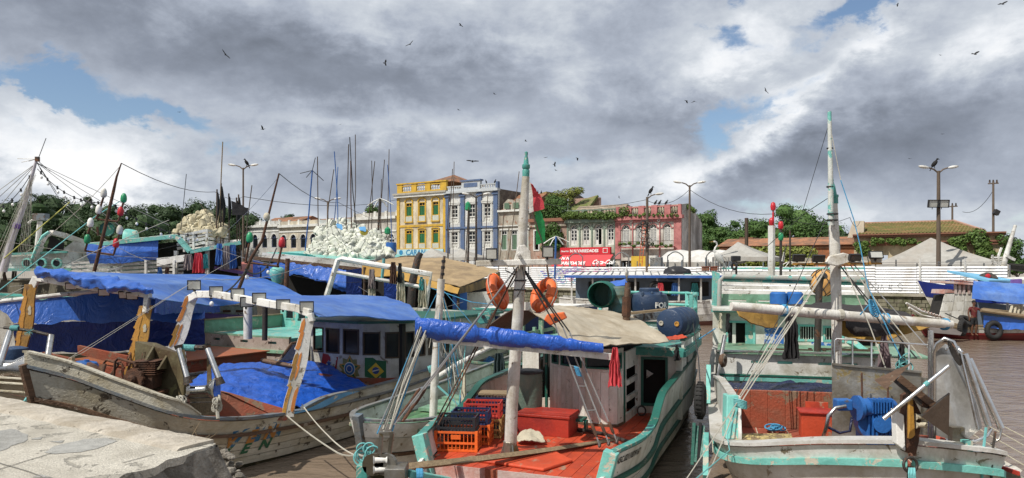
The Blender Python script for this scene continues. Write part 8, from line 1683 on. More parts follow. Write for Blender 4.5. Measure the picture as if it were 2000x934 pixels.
LL=layout([(347,446),(372,424),(390,417),(405,419),(425,438),(440,446)],455,12,7)
def heap_left(i,rnd):x,y,dd=LL[i];return x+rnd.uniform(-2.5,2.5),y+rnd.uniform(-1.5,1.5),dd-.4+rnd.uniform(-.08,.08)
floats(0,heap_right,len(LR),30,.43,M['foam'],'white foam float tied with dark cord in the big heap on the turquoise roof','white foam floats heaped on the turquoise roof',3)
floats(0,heap_left,len(LL),28.5,.38,M['foamy'],'yellowed foam float in the smaller heap on the slatted boat','yellowed foam floats on the slatted boat',4)
mb=MB()
for px,y0 in((600,490),(690,440)):pass
base_heap=MB();base_heap.add([at(604,500,29.8),at(766,503,29.8),at(766,478,32.5),at(735,458,32.5),at(650,440,32.5),at(612,480,32)],[(0,1,2,3,4,5)]);
nb2=obj('tub',MB().lathe(at(764,494,29.6),(0,0,1),[(.2,-.1),(.22,.3),(.2,.42)],14),M['bluepaint'],None,smooth=40,label='blue tub at the right end of the white float heap',cat='tub')
tag(obj('float_ball',MB().ball(at(711,453,29.6),(.17,.17,.15),12,8),mat('yellow_float',(.55,.40,.06),.6)),'yellow ball float on top of the white heap','float')
for k,(px,py)in enumerate(((662,438),(707,443))):roof_tarp([[at(px-6,py,29.6),at(px+6,py-1,29.6)],[at(px-4,py+8,29.4),at(px+8,py+9,29.4)]],8,8,mat('pale_blue_bag',(.10,.30,.55),.7,rnd=0),('left' if k==0 else 'right')+' pale blue bag tucked into the white float heap',.06,4,80+k,name='bag',cat='bag')
PG='thin marker poles standing in the boats'
for k,(x0,y0,x1,y1,mm,r,d)in enumerate(((622,458,620,306,'woodd',.035,31),(661,430,653,296,'bluecl',.035,31),(637,430,652,331,'woodd',.03,31),(649,432,660,326,'bluecl',.03,31.5),(675,432,681,282,'woodd',.035,31),(700,440,683,268,'cable',.035,31),(690,434,694,263,'woodd',.03,31.5),(688,434,685,314,'rust',.04,31),(716,445,732,315,'woodd',.03,31),(724,446,726,314,'woodv',.028,32),(742,448,751,312,'woodd',.03,32),(755,452,760,292,'woodv',.03,31.5),(766,460,757,322,'bluecl',.03,31),(747,448,745,350,'woodd',.025,31),(421,460,435,277,'wood',.035,28),(352,420,364,340,'cable',.02,28),(478,470,492,362,'woodv',.03,28),(418,408,388+2,396,'woodv',.02,28),(885,480,887,316,'woodv',.03,33),(872,500,884,330,'woodd',.03,33),(940,500,953,378,'woodd',.03,33),(876,470,877,380,'woodd',.035,34),(990,480,1014,335,'woodv',.03,30),(972,500,984,420,'woodd',.03,31),(912,500,915,405,'woodd',.03,33),(905,500,914,412,'woodv',.03,33))):
 rope([at(x0,y0+40,d),lerp(at(x0,y0+40,d),at(x1,y1,d),.5)+V((.06*math.sin(k*2.3),0,0)),at(x1,y1,d)],r*.6,M[mm],None,'marker_pole',n=6,label='thin marker pole standing among the boats behind',cat='pole',group=PG)
ta=thing('antenna_pole','blue antenna pole with wire arms above the turquoise roof','antenna',at(596,490,28));obj('pole',MB().tube([at(596,490,28),at(603,420,28),at(610,333,28)],.026,6),M['bluecl'],ta)
for dx,dy in((-24,6),(22,20),(6,-25),(-12,14)):obj('arm',MB().tube([at(610,333,28),at(610+dx,333+dy,28)],.014,4),M['cable'],ta)
for px,y_,d,lab in((742,388,30,'thin mast with pale drooping wire arms right of the float heap'),(1086,462,33,'blue pole with four pale drooping arms behind the right shrouds'),(1543,450,40,'thin grey mast with pale drooping wires behind the white yard')):
 o_=thing('antenna_pole',lab,'antenna',at(px,500,d));obj('pole',MB().tube([at(px-(3 if px!=1543 else 0),560 if px!=742 else 450,d),at(px,y_,d)],.05,6),M['bluecl']if px==1086 else M['iron'],o_)
 for dx,dy in((-24,14),(26,12),(-12,18),(14,16)):obj('arm',MB().tube([at(px,y_+(60 if px==1543 else 0),d),at(px+dx*.5,y_+dy*.4+(60 if px==1543 else 0),d),at(px+dx,y_+dy+(60 if px==1543 else 0),d)],.025,4),M['white'],o_)
tag(obj('cypress_post',MB().tube([at(877+37,520,60),at(914+2,405,60)],.09,6),M['iron']),'dark lamp stem with green head before the blue tiled building','pole');tag(obj('lamp',MB().lathe(at(914,412,60),(0,0,1),[(.12,0),(.25,.1),(.22,.6),(0,.8)],10),M['greenp']),'green glass lamp before the blue tiled building','lamp')
tag(obj('lamp',MB().lathe(at(757,458,29.4),(0,0,1),[(.07,0),(.13,.05),(.12,.22),(0,.32)],10),M['greenp']),'green lamp on a rod at the right of the float heap','lamp')
bfk=thing('flag_bundle','bundle of bamboo poles with furled black marker flags at left','flags',at(450,500,28))
for k,(px,y1)in enumerate(((424,370),(432,358),(436,380),(447,378),(462,386),(466,380))):
 obj('bamboo_pole',MB().tube([at(px-2+k,500,28+k*.1),at(px,y1,28+k*.1)],.03,5),M['woodv']if k%2 else M['woodd'],bfk);g=[]
 for i in range(8):u=i/7;p=at(px,y1+4+46*u,27.95+k*.1);w_=.09*math.sin(.4+2.4*u);g.append([p,p+V((w_*.5,-.04,-.02)),p+V((w_,.02,-.05))])
 obj('furled_flag',MB().sheet(g,.02),M['blackcl'],bfk,smooth=60)
obj('open_flag',cloth([[at(452,392,27.9),at(468,399,27.9),at(484,408,27.9)],[at(453,420,27.9),at(468,419,27.9),at(483,420,27.9)]],10,14,.05,3,.008),M['blackcl'],None,smooth=60,label='open black flag flying beside the furled ones',cat='flag')
fH=Fr((at(640,610,24).x,24.5),(.86,.51))
H2=thing('fishing_boat','blue-sided boat with white pipe frame and ochre canopy behind the painted cabin','boat',fH(5,0,0),fH.ang)
hH=Hull(fH,[(0,.05,2.3,.05),(.8,1.0,2.1,.6),(2,1.6,2.0,1.3),(5,1.8,2.0,1.6),(8,1.7,2.1,1.5),(10,1.5,2.2,1.3)],.5,2,k=3);hH.planks(H2,[(0,.4,M['algae'],0),(.4,.99,mat('navy_hull',(.02,.05,.16),.5),0)]);hH.cap(H2,M['white'],.14,.08)
quad3('side_canvas',((742,607,21.8),(990,618,21.2),(980,640,21.2),(800,640,21.5)),(0,.06,0),mat('navy_canvas',(.012,.05,.24),.5,bump=.15,crinkle=.2),H2);obj('gunwale',MB().beam(at(700,596,22.2),at(990,616,21.1),.16,.07),M['white'],H2)
cnp=thing('canopy','tan and ochre canvas canopy over the blue-sided boat','canopy',at(860,580,25))
obj('roof_sheet',cloth([[at(716,516,26.8),at(790,535,25.2),at(898,562,23.4)],[at(760,506,28.5),at(840,515,26.5),at(935,546,24.6)],[at(782,502,30),at(872,505,28.5),at(976,530,26)]],16,24,.05,.9,.02),M['tan'],cnp,smooth=70)
obj('valance',cloth([[at(708,515,26.8),at(790,534,25.2),at(898,562,23.35)],[at(706,542,26.7),at(760,540,25.2),at(894,574,23.2)]],6,24,.05,1.5,.02),M['ochre'],cnp,smooth=70)
obj('valance',cloth([[at(898,562,23.35),at(935,550,24.6),at(976,531,26)],[at(896,574,23.3),at(938,566,24.5),at(977,548,26)]],6,18,.04,1.5,.02),mat('dirty_ochre',(.26,.17,.06),.8,dirt=(.08,.06,.03),damt=.6,dscale=2,dstretch=.3),cnp,smooth=70)
for px,y0,d in((712,530,26.6),(724,540,26.2),(895,574,23.5),(972,545,26)):obj('pole',MB().tube([at(px,y0-8,d),at(px,615,d)],.05,6),M['woodd'],cnp)
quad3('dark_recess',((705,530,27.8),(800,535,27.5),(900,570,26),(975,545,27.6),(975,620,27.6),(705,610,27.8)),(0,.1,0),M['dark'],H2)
for px0,px1,y0,y1,d,mm in((884,912,575,628,23.4,'bluecl'),(912,975,572,620,24.4,'whitep'),(750,790,545,596,24.6,'bluedkshade'),(676,706,528,600,25.5,'bluedkshade')):quad3('side_panel',((px0,y0,d),(px1,y0-4,d+.3),(px1,y1,d+.3),(px0,y1,d)),(0,.05,0),M[mm],H2)
frp=thing('clothes_rack','white painted pipe frame hung with clothes on the blue-sided boat','frame',at(740,610,22))
for pts,r in(([(638,578),(660,508),(668,506),(842,536),(830,604)],.085),([(654,531),(830,562)],.055)):obj('pipe',MB().tube([at(x,y,21.8)for x,y in pts],r,8),M['white'],frp,smooth=40)
for k,(px,py,w_,h,mm,lab)in enumerate(((726,542,.25,.85,'cream','beige cloth hanging leftmost on the white pipe frame'),(783,533,.28,.95,'cream','pale yellow trousers hanging on the white pipe frame'),(768,512,.22,.65,'brown','brown jacket hanging above the pale yellow trousers'),(726,526,.22,.6,'greycl','grey cloth hanging above the beige one'),(781,514,.16,.6,'blackcl','dark cloth beside the brown jacket'),(826,545,.28,.85,'cream','white shirt hanging rightmost on the white pipe frame'),(823,541,.15,.4,'tealcl','teal cap-like cloth above the rightmost white shirt'))):hang(at(px,py,21.6-.02*k),w_,h,M[mm],lab,seed=40+k,group='clothes on the white pipe frame',taper=.6)
mb=MB();mb.tube([at(802,602,23.2),at(806,550,23.2),at(816,505,23.2),at(822,494,23.2)],[.135,.13,.11,.09],10);tag(obj('exhaust_pipe',mb,M['iron'],None,smooth=50),'rusty brown exhaust stack rising through the ochre canopy','exhaust')
mb=MB();mb.tube([at(746,545,23),at(750,505,23)],.05,6);tag(obj('light_stick',mb,M['ropet']),'thin striped stick beside the brown jacket','stick')
rope([at(840,562,21.8),at(920,590,21.2),at(985,598,21)],.012,M['ropeb'],None,label='light blue cord strung behind the left lifebuoy',cat='rope')
wl_=thing('launch','white and purple launch glimpsed under the blue canvas between the gallows','boat',at(430,630,24));quad3('side',((382,600,23),(478,597,24),(478,618,24),(380,622,23)),(.05,.6,0),M['white'],wl_,0);obj('rubbing_strake',MB().beam(at(378,616,22.9),at(478,622,23.9),.08,.2),M['purple'],wl_)
for px in(443,468):obj('port',MB().box(at(px,608,23.4),(.22,.1,.07)),M['brown'],wl_)
quad3('bow',((478,597,24),(500,592,26),(500,620,26),(478,618,24)),(0,.1,0),M['white'],wl_)
rnd=random.Random(88)
for k,(a_,c_)in enumerate((((0,470,24),(330,505,27)),((10,520,23),(380,470,27)),((80,500,25),(470,545,24)),((120,395,26),(330,520,27)),((250,520,25),(470,455,27)),((350,450,27),(560,520,24)),((400,545,23),(640,500,27)),((470,500,25),(760,545,25)),((545,345,22),(420,470,27)),((237,322,24),(40,500,25)),((660,470,27),(860,540,26)),((700,560,23),(905,590,22)),((20,560,20),(240,520,24)),((300,440,27),(520,500,26)))):
 rope([at(*a_),at(*c_)],.006 if k%3 else.009,M[('rope','cable','wire')[k%3]],None,'rigging_line',.12+.1*(k%4),label='thin rigging line slung across the moored boats at left',cat='rope',group='thin rigging lines over the left boats')
fI=Fr((at(1420,600,48).x,47.0),(-.985,.17))
I_=thing('fishing_boat','long white boat with flat white roof and blue roof edge moored along the far quay','boat',fI(5,0,0),fI.ang)
hI=Hull(fI,[(0,.05,1.9,.05),(.8,.9,1.7,.6),(2,1.4,1.55,1.1),(5,1.6,1.5,1.5),(9,1.5,1.6,1.4),(11,1.3,1.7,1.2)],.5,2,k=3)
hI.planks(I_,[(0,.33,mat('brown_boot',(.13,.05,.035),.7),0),(.33,.55,M['white'],0),(.55,.78,M['white'],.01),(.78,.99,M['white'],0)]);hI.cap(I_,M['white'],.16,.08);hI.deck(I_,1.3,.5,10.5,M['greyrail'],.5)
rI=MB();rI.prism([fI(.3,-1.9,3.15),fI(10.5,-1.9,3.15),fI(10.5,1.9,3.32),fI(.3,1.9,3.32)],(0,0,.06));obj('roof',rI,M['white'],I_)
for k in range(20):obj('roof_batten',MB().beam(fI(.6+k*.5,-1.85,3.235),fI(.6+k*.5,1.85,3.40),.06,.05),M['greyrail'],I_)
sN=-1 if fI(0,-1,0).y<fI(0,1,0).y else 1
obj('roof_edge',MB().beam(fI(.2,sN*1.93,3.10),fI(10.6,sN*1.93,3.10),.06,.16),M['bluesm'],I_)
for k in range(8):obj('roof_post',MB().beam(fI(.7+k*1.35,sN*1.6,1.5),fI(.7+k*1.35,sN*1.6,3.15),.10,.10),M['white'],I_)
mb=MB();mb.prism([fI(.8,sN*.2,1.35),fI(10,sN*.2,1.35),fI(10,sN*.2,3.1),fI(.8,sN*.2,3.1)],fI.n*.05);obj('cabin_side',mb,mat('blue_grey_cabin',(.16,.20,.25),.6),I_)
for k in range(4):obj('cabin_opening',MB().box(fI(2+k*2.2,sN*.26,2.3),(1.1,.06,.9),fI.rot()),M['dark'],I_)
for k,(px,mm)in enumerate(((1357,'tealcl'),(1318,'bluecl'),(1290,'redcl'))):hang(at(px,553,46.0),.5,.8,M[mm],('teal','blue','red')[k]+' cloth hanging under the blue roof edge of the far white boat',seed=60+k)
tyre(at(1280,561,46.2),V((.1,-1,0)),'small tyre hung under the roof of the far white boat',.3,.1)
mb=MB();mb.ball(at(1322,533,47),(.85,.6,.42),18,10,f=lambda p:1+.35*nz(p,3)+.15*nz(p,9));tag(obj('sack',mb,mat('black_sheet',(.025,.025,.028),.35),None,smooth=70),'heap of black plastic sheeting on the far white roof','sack')
tag(obj('roof_hatch',MB().box(at(1358,537,46.6),(1.6,.8,.12)),M['aqua']),'turquoise lid lying on the far white roof','lid')
roof_tarp([[at(1186,560,40),at(1226,556,40)],[at(1192,550,41),at(1222,546,41)]],8,14,M['blue'],'blue tarpaulin corner showing beside the green tub',.08,2,90)
for k in range(10):tag(obj('post',MB().tube([at(1378+k*5,540,53),at(1378+k*5,503+(k%3)*4,53)],.04,5),M['greyrail']),'thin grey stake by the quay in front of the marquee','post','grey stakes by the marquee')
for k,px in enumerate((1378,1394)):
 o_=thing('box',('left' if k==0 else 'right')+' of two terracotta boxes on the quay below the egret','box',at(px,528,52));obj('body',MB().box(at(px,525,52),(.46,.4,.28)),M['oldred'],o_,bevel=.02);obj('rim',MB().box(at(px,521,52),(.52,.46,.05)),M['oldred'],o_)
fJ=Fr((at(1800,655,38.5).x-.4,38.6),(.985,-.17))
J_=thing('fishing_boat','white planked boat with red bottom, tyres and blue tarpaulin roof at right','boat',fJ(4,0,0),fJ.ang)
hJ=Hull(fJ,[(0,.05,1.05,.05),(.9,.75,.85,.5),(2.2,1.25,.72,1.0),(4,1.45,.75,1.3),(8,1.4,.95,1.3),(11,1.2,1.1,1.1)],.9,2.4,k=4)
hJ.planks(J_,[(0,.55,mat('dark_red_bottom',(.15,.018,.02),.5,dirt=(.1,.03,.03),damt=.4),0),(.55,.66,mat('red_sheer',(.28,.03,.03),.5),.01),(.66,.84,M['white'],0),(.84,.99,M['cream'],.012)]);hJ.cap(J_,M['wood'],.14,.06);hJ.deck(J_,.62,.4,10.8,M['wood'],.3);hJ.stem(J_,MATS['dark_red_bottom'],.12)
wj=lambda px,py,d=38.0:at(px,py,d)
rows=[(572,590),(590,608),(608,626),(626,640)];xs=[(1843,1836),(1840,1834),(1836,1830),(1832,1828)]
for k,(y0,y1)in enumerate(rows):
 xl0,xl1=lerp(1846,1828,k/4),lerp(1846,1828,(k+1)/4)
 for i in range(3):
  a0,a1=lerp(xl0,1905,i/3),lerp(xl0,1905,(i+1)/3);b0,b1=lerp(xl1,1905,i/3),lerp(xl1,1905,(i+1)/3)
  obj('wall_plank',MB().prism([wj(a0+.4,y0+.5-i*.6),wj(a1-.4,y0-.1-i*.6),wj(b1-.4,y1-.6),wj(b0+.4,y1-.2)],(.02,.10,0)),M['whitep'],J_)
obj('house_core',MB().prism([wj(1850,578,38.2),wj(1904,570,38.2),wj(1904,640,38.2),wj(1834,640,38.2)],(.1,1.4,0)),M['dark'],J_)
obj('upper_wall',MB().prism([wj(1846,566,38.0),wj(1868,566,38.0),wj(1868,574,38.0),wj(1844,574,38.0)],(0,1.2,0)),M['pink'],J_)
for px in(1866,1874,1882,1892):obj('upper_post',MB().beam(wj(px,554,38),wj(px,574,38),.12,.1),M['pink'],J_)
obj('upper_roof',MB().prism([wj(1855,549,37.8),wj(1900,553,37.8),wj(1901,557,37.8),wj(1855,553.5,37.8)],(0,1.8,0)),M['pink'],J_);obj('upper_roof_rail',MB().beam(wj(1855,546.5,37.9),wj(1901,551,37.9),.08,.05),M['pink'],J_)
for k in range(6):obj('rail_stub',MB().beam(wj(1857+k*8,546.5+k*.7,37.9),wj(1857+k*8,550+k*.7,37.9),.06,.06),M['rail'],J_)
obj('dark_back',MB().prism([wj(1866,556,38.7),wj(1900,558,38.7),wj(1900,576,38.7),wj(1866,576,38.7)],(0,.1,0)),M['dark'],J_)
for dz in(0,9):obj('bowsprit_rail',MB().tube([wj(1770+dz*.6,592+dz,37.6),wj(1800,608+dz*.9,37.7),wj(1850,622+dz*.4,37.9)],.06,6),M['white'],J_)
for k in range(14):u=k/13;obj('bowsprit_rung',MB().beam(wj(lerp(1772,1848,u),lerp(593,621.5,u),37.65),wj(lerp(1776,1850,u),lerp(601,625.5,u),37.75),.04,.05),M['pink'],J_)
obj('bow_deck',MB().prism([wj(1822,632,37.2),wj(1900,640,36.9),wj(1905,644,36.9),wj(1822,638,37.2)],(.0,1.4,0)),M['wood'],J_)
jl=roof_tarp([[wj(1901,548,38.2),wj(1950,552,37.6),wj(2020,556,37)],[wj(1899,572,37.2),wj(1950,576,36.8),wj(2020,580,36.3)],[wj(1898,584,37.1),wj(1950,590,36.7),wj(2020,596,36.2)]],16,30,M['bluesm'],'taut blue tarpaulin roof over the white planked boat at right',.04,1,91)
roof_tarp([[wj(1921,615,36.7),wj(1965,621,36.4),wj(2020,629,36)],[wj(1921,641,36.6),wj(1965,643,36.3),wj(2020,646,35.9)]],14,30,M['blue'],'wrinkled blue tarpaulin hung along the side of the white planked boat',.06,2,92)
obj('side_spar',MB().tube([wj(1916,606,36.5),wj(2020,621,35.9)],.10,8),M['wood'],J_);obj('side_spar',MB().tube([wj(1920,603,37),wj(2020,614,36.6)],.05,6),M['wood'],J_)
for px in(1968,1996):obj('roof_post',MB().tube([wj(px,586,37.2),wj(px,612,37.2)],.06,6),M['white'],J_)
hang(wj(1985,595,36.6),.8,.55,M['cream'],'pale cloth slumped over the spar of the white planked boat',seed=66)
obj('inner_side',MB().prism([wj(1905,590,38.2),wj(2020,600,37.8),wj(2020,650,37.8),wj(1905,640,38.2)],(0,.05,0)),mat('blue_grey_cabin',(0,0,0)),J_)
for px,py,ax,lab in((1880,640,(.6,-.8,0),'tyre hung at the bow of the white planked boat'),(1941,645,(.1,-1,.05),'big tyre below the side tarpaulin of the white planked boat'),(1889,627,(.2,-.5,.8),'tyre lying on the foredeck behind the bow tyre')):tyre(at(px,py,36.4 if px!=1889 else 37.2),V(ax),lab,.30 if px!=1941 else.36,.12)
rope([wj(1846,612,37.5),wj(1868,622,37.2),wj(1880,622,36.6)],.03,M['cable'],J_,'mooring_line')
mb=MB();mb.prism([at(1812,640,35.5),at(1840,634,36.4),at(1880,648,36.2),at(1876,655,35.8),at(1820,650,35.4)],(0,.3,.05));cno=tag(obj('canoe',mb,mat('grey_canoe',(.14,.12,.11),.7),None,smooth=40),'small dark canoe lying under the bow of the white planked boat','canoe')
fK=Fr((at(1797,560,43).x,43.3),(.94,-.33))
K_=thing('fishing_boat','boat with high navy bow over pale blue, moored behind the white planked boat','boat',fK(4,0,0),fK.ang)
hK=Hull(fK,[(0,.05,2.95,.05),(1,.9,2.75,.5),(2.4,1.5,2.6,1.0),(5,1.7,2.5,1.5),(9,1.6,2.5,1.4)],1.5,3,k=4)
hK.planks(K_,[(0,.28,mat('sky_blue_bottom',(.16,.42,.62),.5),0),(.28,.44,mat('sky_blue_bottom',(0,0,0)),.0),(.44,.70,M['white'],0),(.70,.99,mat('deep_navy',(.012,.03,.22),.4),.02)])
obj('stem_rail',MB().beam(fK(.0,0,2.9),fK(1.3,0,.4),.10,.14),M['white'],K_);fk=surf(hK,1);obj('painted_letter',surf_text(fk,'BA',.5,1.2,1.45,.03,0,.02,1.1),mat('letter_darkblue',(.02,.05,.2),.6,bump=0),K_)
for k in range(6):obj('painted_letter',surf_text(fk,'T',.36,2.1+.02*k,1.55-.02*k,.03,.3*k-.6,.02,1.1),lk if k%2 else lo,K_)if k<2 else None
obj('roof',MB().prism([at(1850,532,42),at(1932,552,40),at(1990,552,42),at(1920,540,44)],(0,0,.12)),mat('sky_blue_bottom',(0,0,0)),K_)
obj('cabin',MB().prism([at(1876,548,42.2),at(1990,560,41),at(1990,600,41),at(1876,600,42.2)],(0,1.5,0)),M['bluedkshade'],K_)
L_=thing('fishing_boat','white boat with leaning white mast and slatted crow platform at far right','boat',at(1955,600,45));obj('mast',MB().tube([at(1948,560,45),at(1962,510,45),at(1983,440,45)],[.22,.17,.09],8),M['white'],L_,smooth=50)
for k in range(4):obj('platform_slat',MB().beam(at(1936,503+k*5,45),at(1966,503+k*4,45),.06,.09),M['white'],L_)
for px,x2 in((1938,1942),(1950,1950),(1964,1960)):obj('platform_post',MB().beam(at(px,498,45),at(x2,545,45),.09,.09),M['white'],L_)
obj('cross_arm',MB().beam(at(1966,500,44.8),at(1982,508,44.8),.12,.16),M['white'],L_);obj('strut',MB().beam(at(1956,484,45),at(1950,500,45),.1,.1),M['white'],L_)
obj('roof',MB().prism([at(1945,548,43),at(2015,545,43),at(2015,560,41),at(1950,560,41)],(0,0,.15)),M['white'],L_);obj('cabin_panel',MB().prism([at(1978,546,40.8),at(1996,545,40.8),at(1996,556,40.8),at(1978,557,40.8)],(0,.2,0)),M['purple'],L_);obj('cabin_panel',MB().prism([at(1996.4,547,40.8),at(2012,546,40.8),at(2012,556,40.8),at(1996.4,556,40.8)],(0,.2,0)),M['white'],L_)
obj('engine',MB().ball(at(1930,543,41.5),(.5,.4,.3),12,8,f=lambda p:1+.4*nz(p,4)),M['iron'],L_);obj('engine_cap',MB().lathe(at(1928,540,41.2),(0,-1,.3),[(.13,0),(.13,.12),(.05,.15)],12),M['red'],L_)
hl=Hull(Fr((at(1945,600,44).x,44.5),(.96,-.28)),[(0,.05,2.6,.05),(1,.9,2.4,.5),(3,1.5,2.3,1.2),(7,1.5,2.3,1.3)],.6,2,k=3);hl.planks(L_,[(0,.5,M['hullA'],0),(.5,.99,M['white'],0)])
for k in range(3):tag(obj('jetty_beam',MB().beam(at(1972,518+k*3,60),at(2030,522+k*5,58),.3,.3),M['dark']),'dark jetty beam at the right edge of the photo','beam','jetty beams at the right edge')
def skin_body(name,joints,edges,m_,parent,sub=2):
 names=list(joints);me=bpy.data.meshes.new(name);inv=INV[parent]
 me.from_pydata([tuple(inv@V(joints[n][0]))for n in names],[(names.index(a_),names.index(c_))for a_,c_ in edges],[]);o_=bpy.data.objects.new(name,me);COL.objects.link(o_);o_.parent=parent;INV[o_]=inv
 sk=o_.modifiers.new('skin','SKIN');sk.use_smooth_shade=True;
 for i,n in enumerate(names):r=joints[n][1];me.skin_vertices[0].data[i].radius=r if isinstance(r,tuple)else(r,r)
 me.skin_vertices[0].data[0].use_root=True;sb=o_.modifiers.new('sub','SUBSURF');sb.levels=sub;sb.render_levels=sub;me.materials.append(m_);return o_
PD=36.9;p0=at(1902,656,PD);px_m=PD/FPX
pe_=thing('person','standing person in dark red shirt and black shorts reaching for the boat spar','person',p0)
def J(dx,up,dy=0.0):return p0+V((dx,dy,up))
skn=mat('brown_skin',(.13,.06,.035),.5,bump=0,rnd=0)
jt=dict(pelvis=(J(0,.92),(.13,.10)),belly=(J(-.01,1.08),(.125,.095)),chest=(J(-.02,1.28),(.15,.105)),neck0=(J(-.02,1.45),(.07,.06)),neck=(J(-.01,1.51,-.01),(.05,.05)),head0=(J(0,1.58,-.02),(.065,.075)),head1=(J(.005,1.68,-.02),(.075,.09)),head2=(J(.005,1.75,-.01),(.05,.06)),ls=(J(-.18,1.41),.06),le=(J(-.27,1.16,.02),.043),lw=(J(-.25,.92,-.04),.032),rs=(J(.15,1.40),.06),re=(J(.38,1.22,-.06),.042),rw=(J(.62,1.27,-.12),.031),lh=(J(-.09,.86),.085),lk=(J(-.10,.48,-.03),.058),la=(J(-.09,.09,.02),.04),lt=(J(-.10,.035,-.12),.035),rh=(J(.09,.86),.085),rk=(J(.11,.48,-.05),.058),ra=(J(.10,.09),.04),rt=(J(.12,.035,-.14),.035))
for sx,w_,dirh in(('l',(-.25,.92,-.04),V((.05,-.1,-1))),('r',(.62,1.27,-.12),V((1,-.2,.02)))):
 dh=dirh.normalized();pl=J(*w_[:2],w_[2])+dh*.07;jt[sx+'palm']=(pl,(.035,.02));side=V((0,1,0)).cross(dh).normalized()
 for f_ in range(4):q_=pl+side*(-.03+.02*f_)+dh*(.05+.012*(1.5-abs(f_-1.5)));jt[sx+'f%d'%f_]=(q_,.0095);jt[sx+'g%d'%f_]=(q_+dh*.03+V((0,.012,-.012)),.008)
 jt[sx+'th']=(pl-side*.05+dh*.01,.0105);jt[sx+'th2']=(pl-side*.06+dh*.045,.009)
ed=[('pelvis','belly'),('belly','chest'),('chest','neck0'),('neck0','neck'),('neck','head0'),('head0','head1'),('head1','head2'),('chest','ls'),('ls','le'),('le','lw'),('chest','rs'),('rs','re'),('re','rw'),('pelvis','lh'),('lh','lk'),('lk','la'),('la','lt'),('pelvis','rh'),('rh','rk'),('rk','ra'),('ra','rt')]
for sx in 'lr':
 ed+=[(sx+'w',sx+'palm'),(sx+'palm',sx+'th'),(sx+'th',sx+'th2')]+[(sx+'palm',sx+'f%d'%f_)for f_ in range(4)]+[(sx+'f%d'%f_,sx+'g%d'%f_)for f_ in range(4)]
skin_body('body',jt,ed,skn,pe_)
shirt={k:(jt[k][0],(jt[k][1][0]*1.13,jt[k][1][1]*1.16))for k in('belly','chest')};shirt['pelvis']=(J(0,.95),(.145,.115));shirt['collar']=(J(-.02,1.42),(.10,.08));shirt['ls']=(J(-.18,1.40),.078);shirt['lsl']=(J(-.235,1.26,.01),.068);shirt['rs']=(J(.15,1.39),.078);shirt['rsl']=(J(.28,1.31,-.03),.066)
skin_body('shirt',shirt,[('pelvis','belly'),('belly','chest'),('chest','collar'),('chest','ls'),('ls','lsl'),('chest','rs'),('rs','rsl')],mat('dark_red_shirt',(.12,.02,.02),.9,rnd=0),pe_)
skin_body('shorts',dict(waist=(J(0,.98),(.14,.11)),pelvis=(J(0,.90),(.15,.115)),lh=(J(-.09,.80),.10),lk=(J(-.10,.53,-.02),.09),rh=(J(.09,.80),.10),rk=(J(.11,.53,-.04),.09)),[('waist','pelvis'),('pelvis','lh'),('lh','lk'),('pelvis','rh'),('rh','rk')],M['blackcl'],pe_)
mb=MB();mb.ball(J(.005,1.70,.005),(.092,.108,.10),12,8);mb.v=[p for p in mb.v];obj('hair',MB().add([p if p.z>p0 .z+1.665 else V((p.x,max(p.y,p0 .y-.0),p.z))for p in mb.v],mb.f),M['blackcl'],pe_,smooth=70)
for sx in(-1,1):obj('ear',MB().ball(J(.005+sx*.082,1.64,-.01),(.014,.025,.035),8,6),skn,pe_);obj('eye',MB().ball(J(.005+sx*.03,1.655,-.10),(.014,.01,.009),8,5),M['blackcl'],pe_)
obj('nose',MB().ball(J(.005,1.625,-.112),(.016,.02,.024),8,6),skn,pe_);obj('mouth',MB().ball(J(.005,1.578,-.098),(.026,.01,.006),8,4),mat('lip',(.12,.03,.03),.5,bump=0),pe_)
fe_=mat('black_feather',(.012,.012,.013),.8,bump=0);wfe=mat('white_feather',(.68,.67,.63),.8,bump=0)
def vulture(px,py,d,roll,yaw,flap,label,tilt=0.0,span=1.45):
 mb=MB();mb.ball((0,0,0),(.09,.26,.085),10,8);mb.ball((0,-.27,.02),(.04,.08,.04),8,6)
 mb.prism([(-.05,.2,.0),(.05,.2,.0),(.12,.47,.0),(0,.5,0),(-.12,.47,0)],(0,0,.02));hs=span/2
 for s_ in(-1,1):
  P=[(0.05,-.12),(.30,-.22),(.46,-.19),(.66,-.13),(.72,-.06),(.66,-.01),(.71,.04),(.63,.07),(.66,.12),(.56,.12),(.40,.17),(.2,.2),(.05,.16)]
  def Z(x):return flap*(x*.55 if x<.32 else.176+(x-.32)*.2)
  vs=[V((s_*x*hs/.7,y,Z(x)*hs/.7))for x,y in P];n=len(P);mb.add(vs+[v+V((0,0,.018))for v in vs],[tuple(range(n)),tuple(range(n,2*n))[::-1]]+[(i,(i+1)%n,n+(i+1)%n,n+i)for i in range(n)])
 rot=Matrix.Rotation(yaw,3,'Z')@Matrix.Rotation(tilt,3,'X')@Matrix.Rotation(roll,3,'Y');c=at(px,py,d);mb.v=[c+rot@p for p in mb.v]
 obj('vulture',mb,fe_,None,smooth=40,label=label,cat='bird',group='black vultures in the air',loc=c)
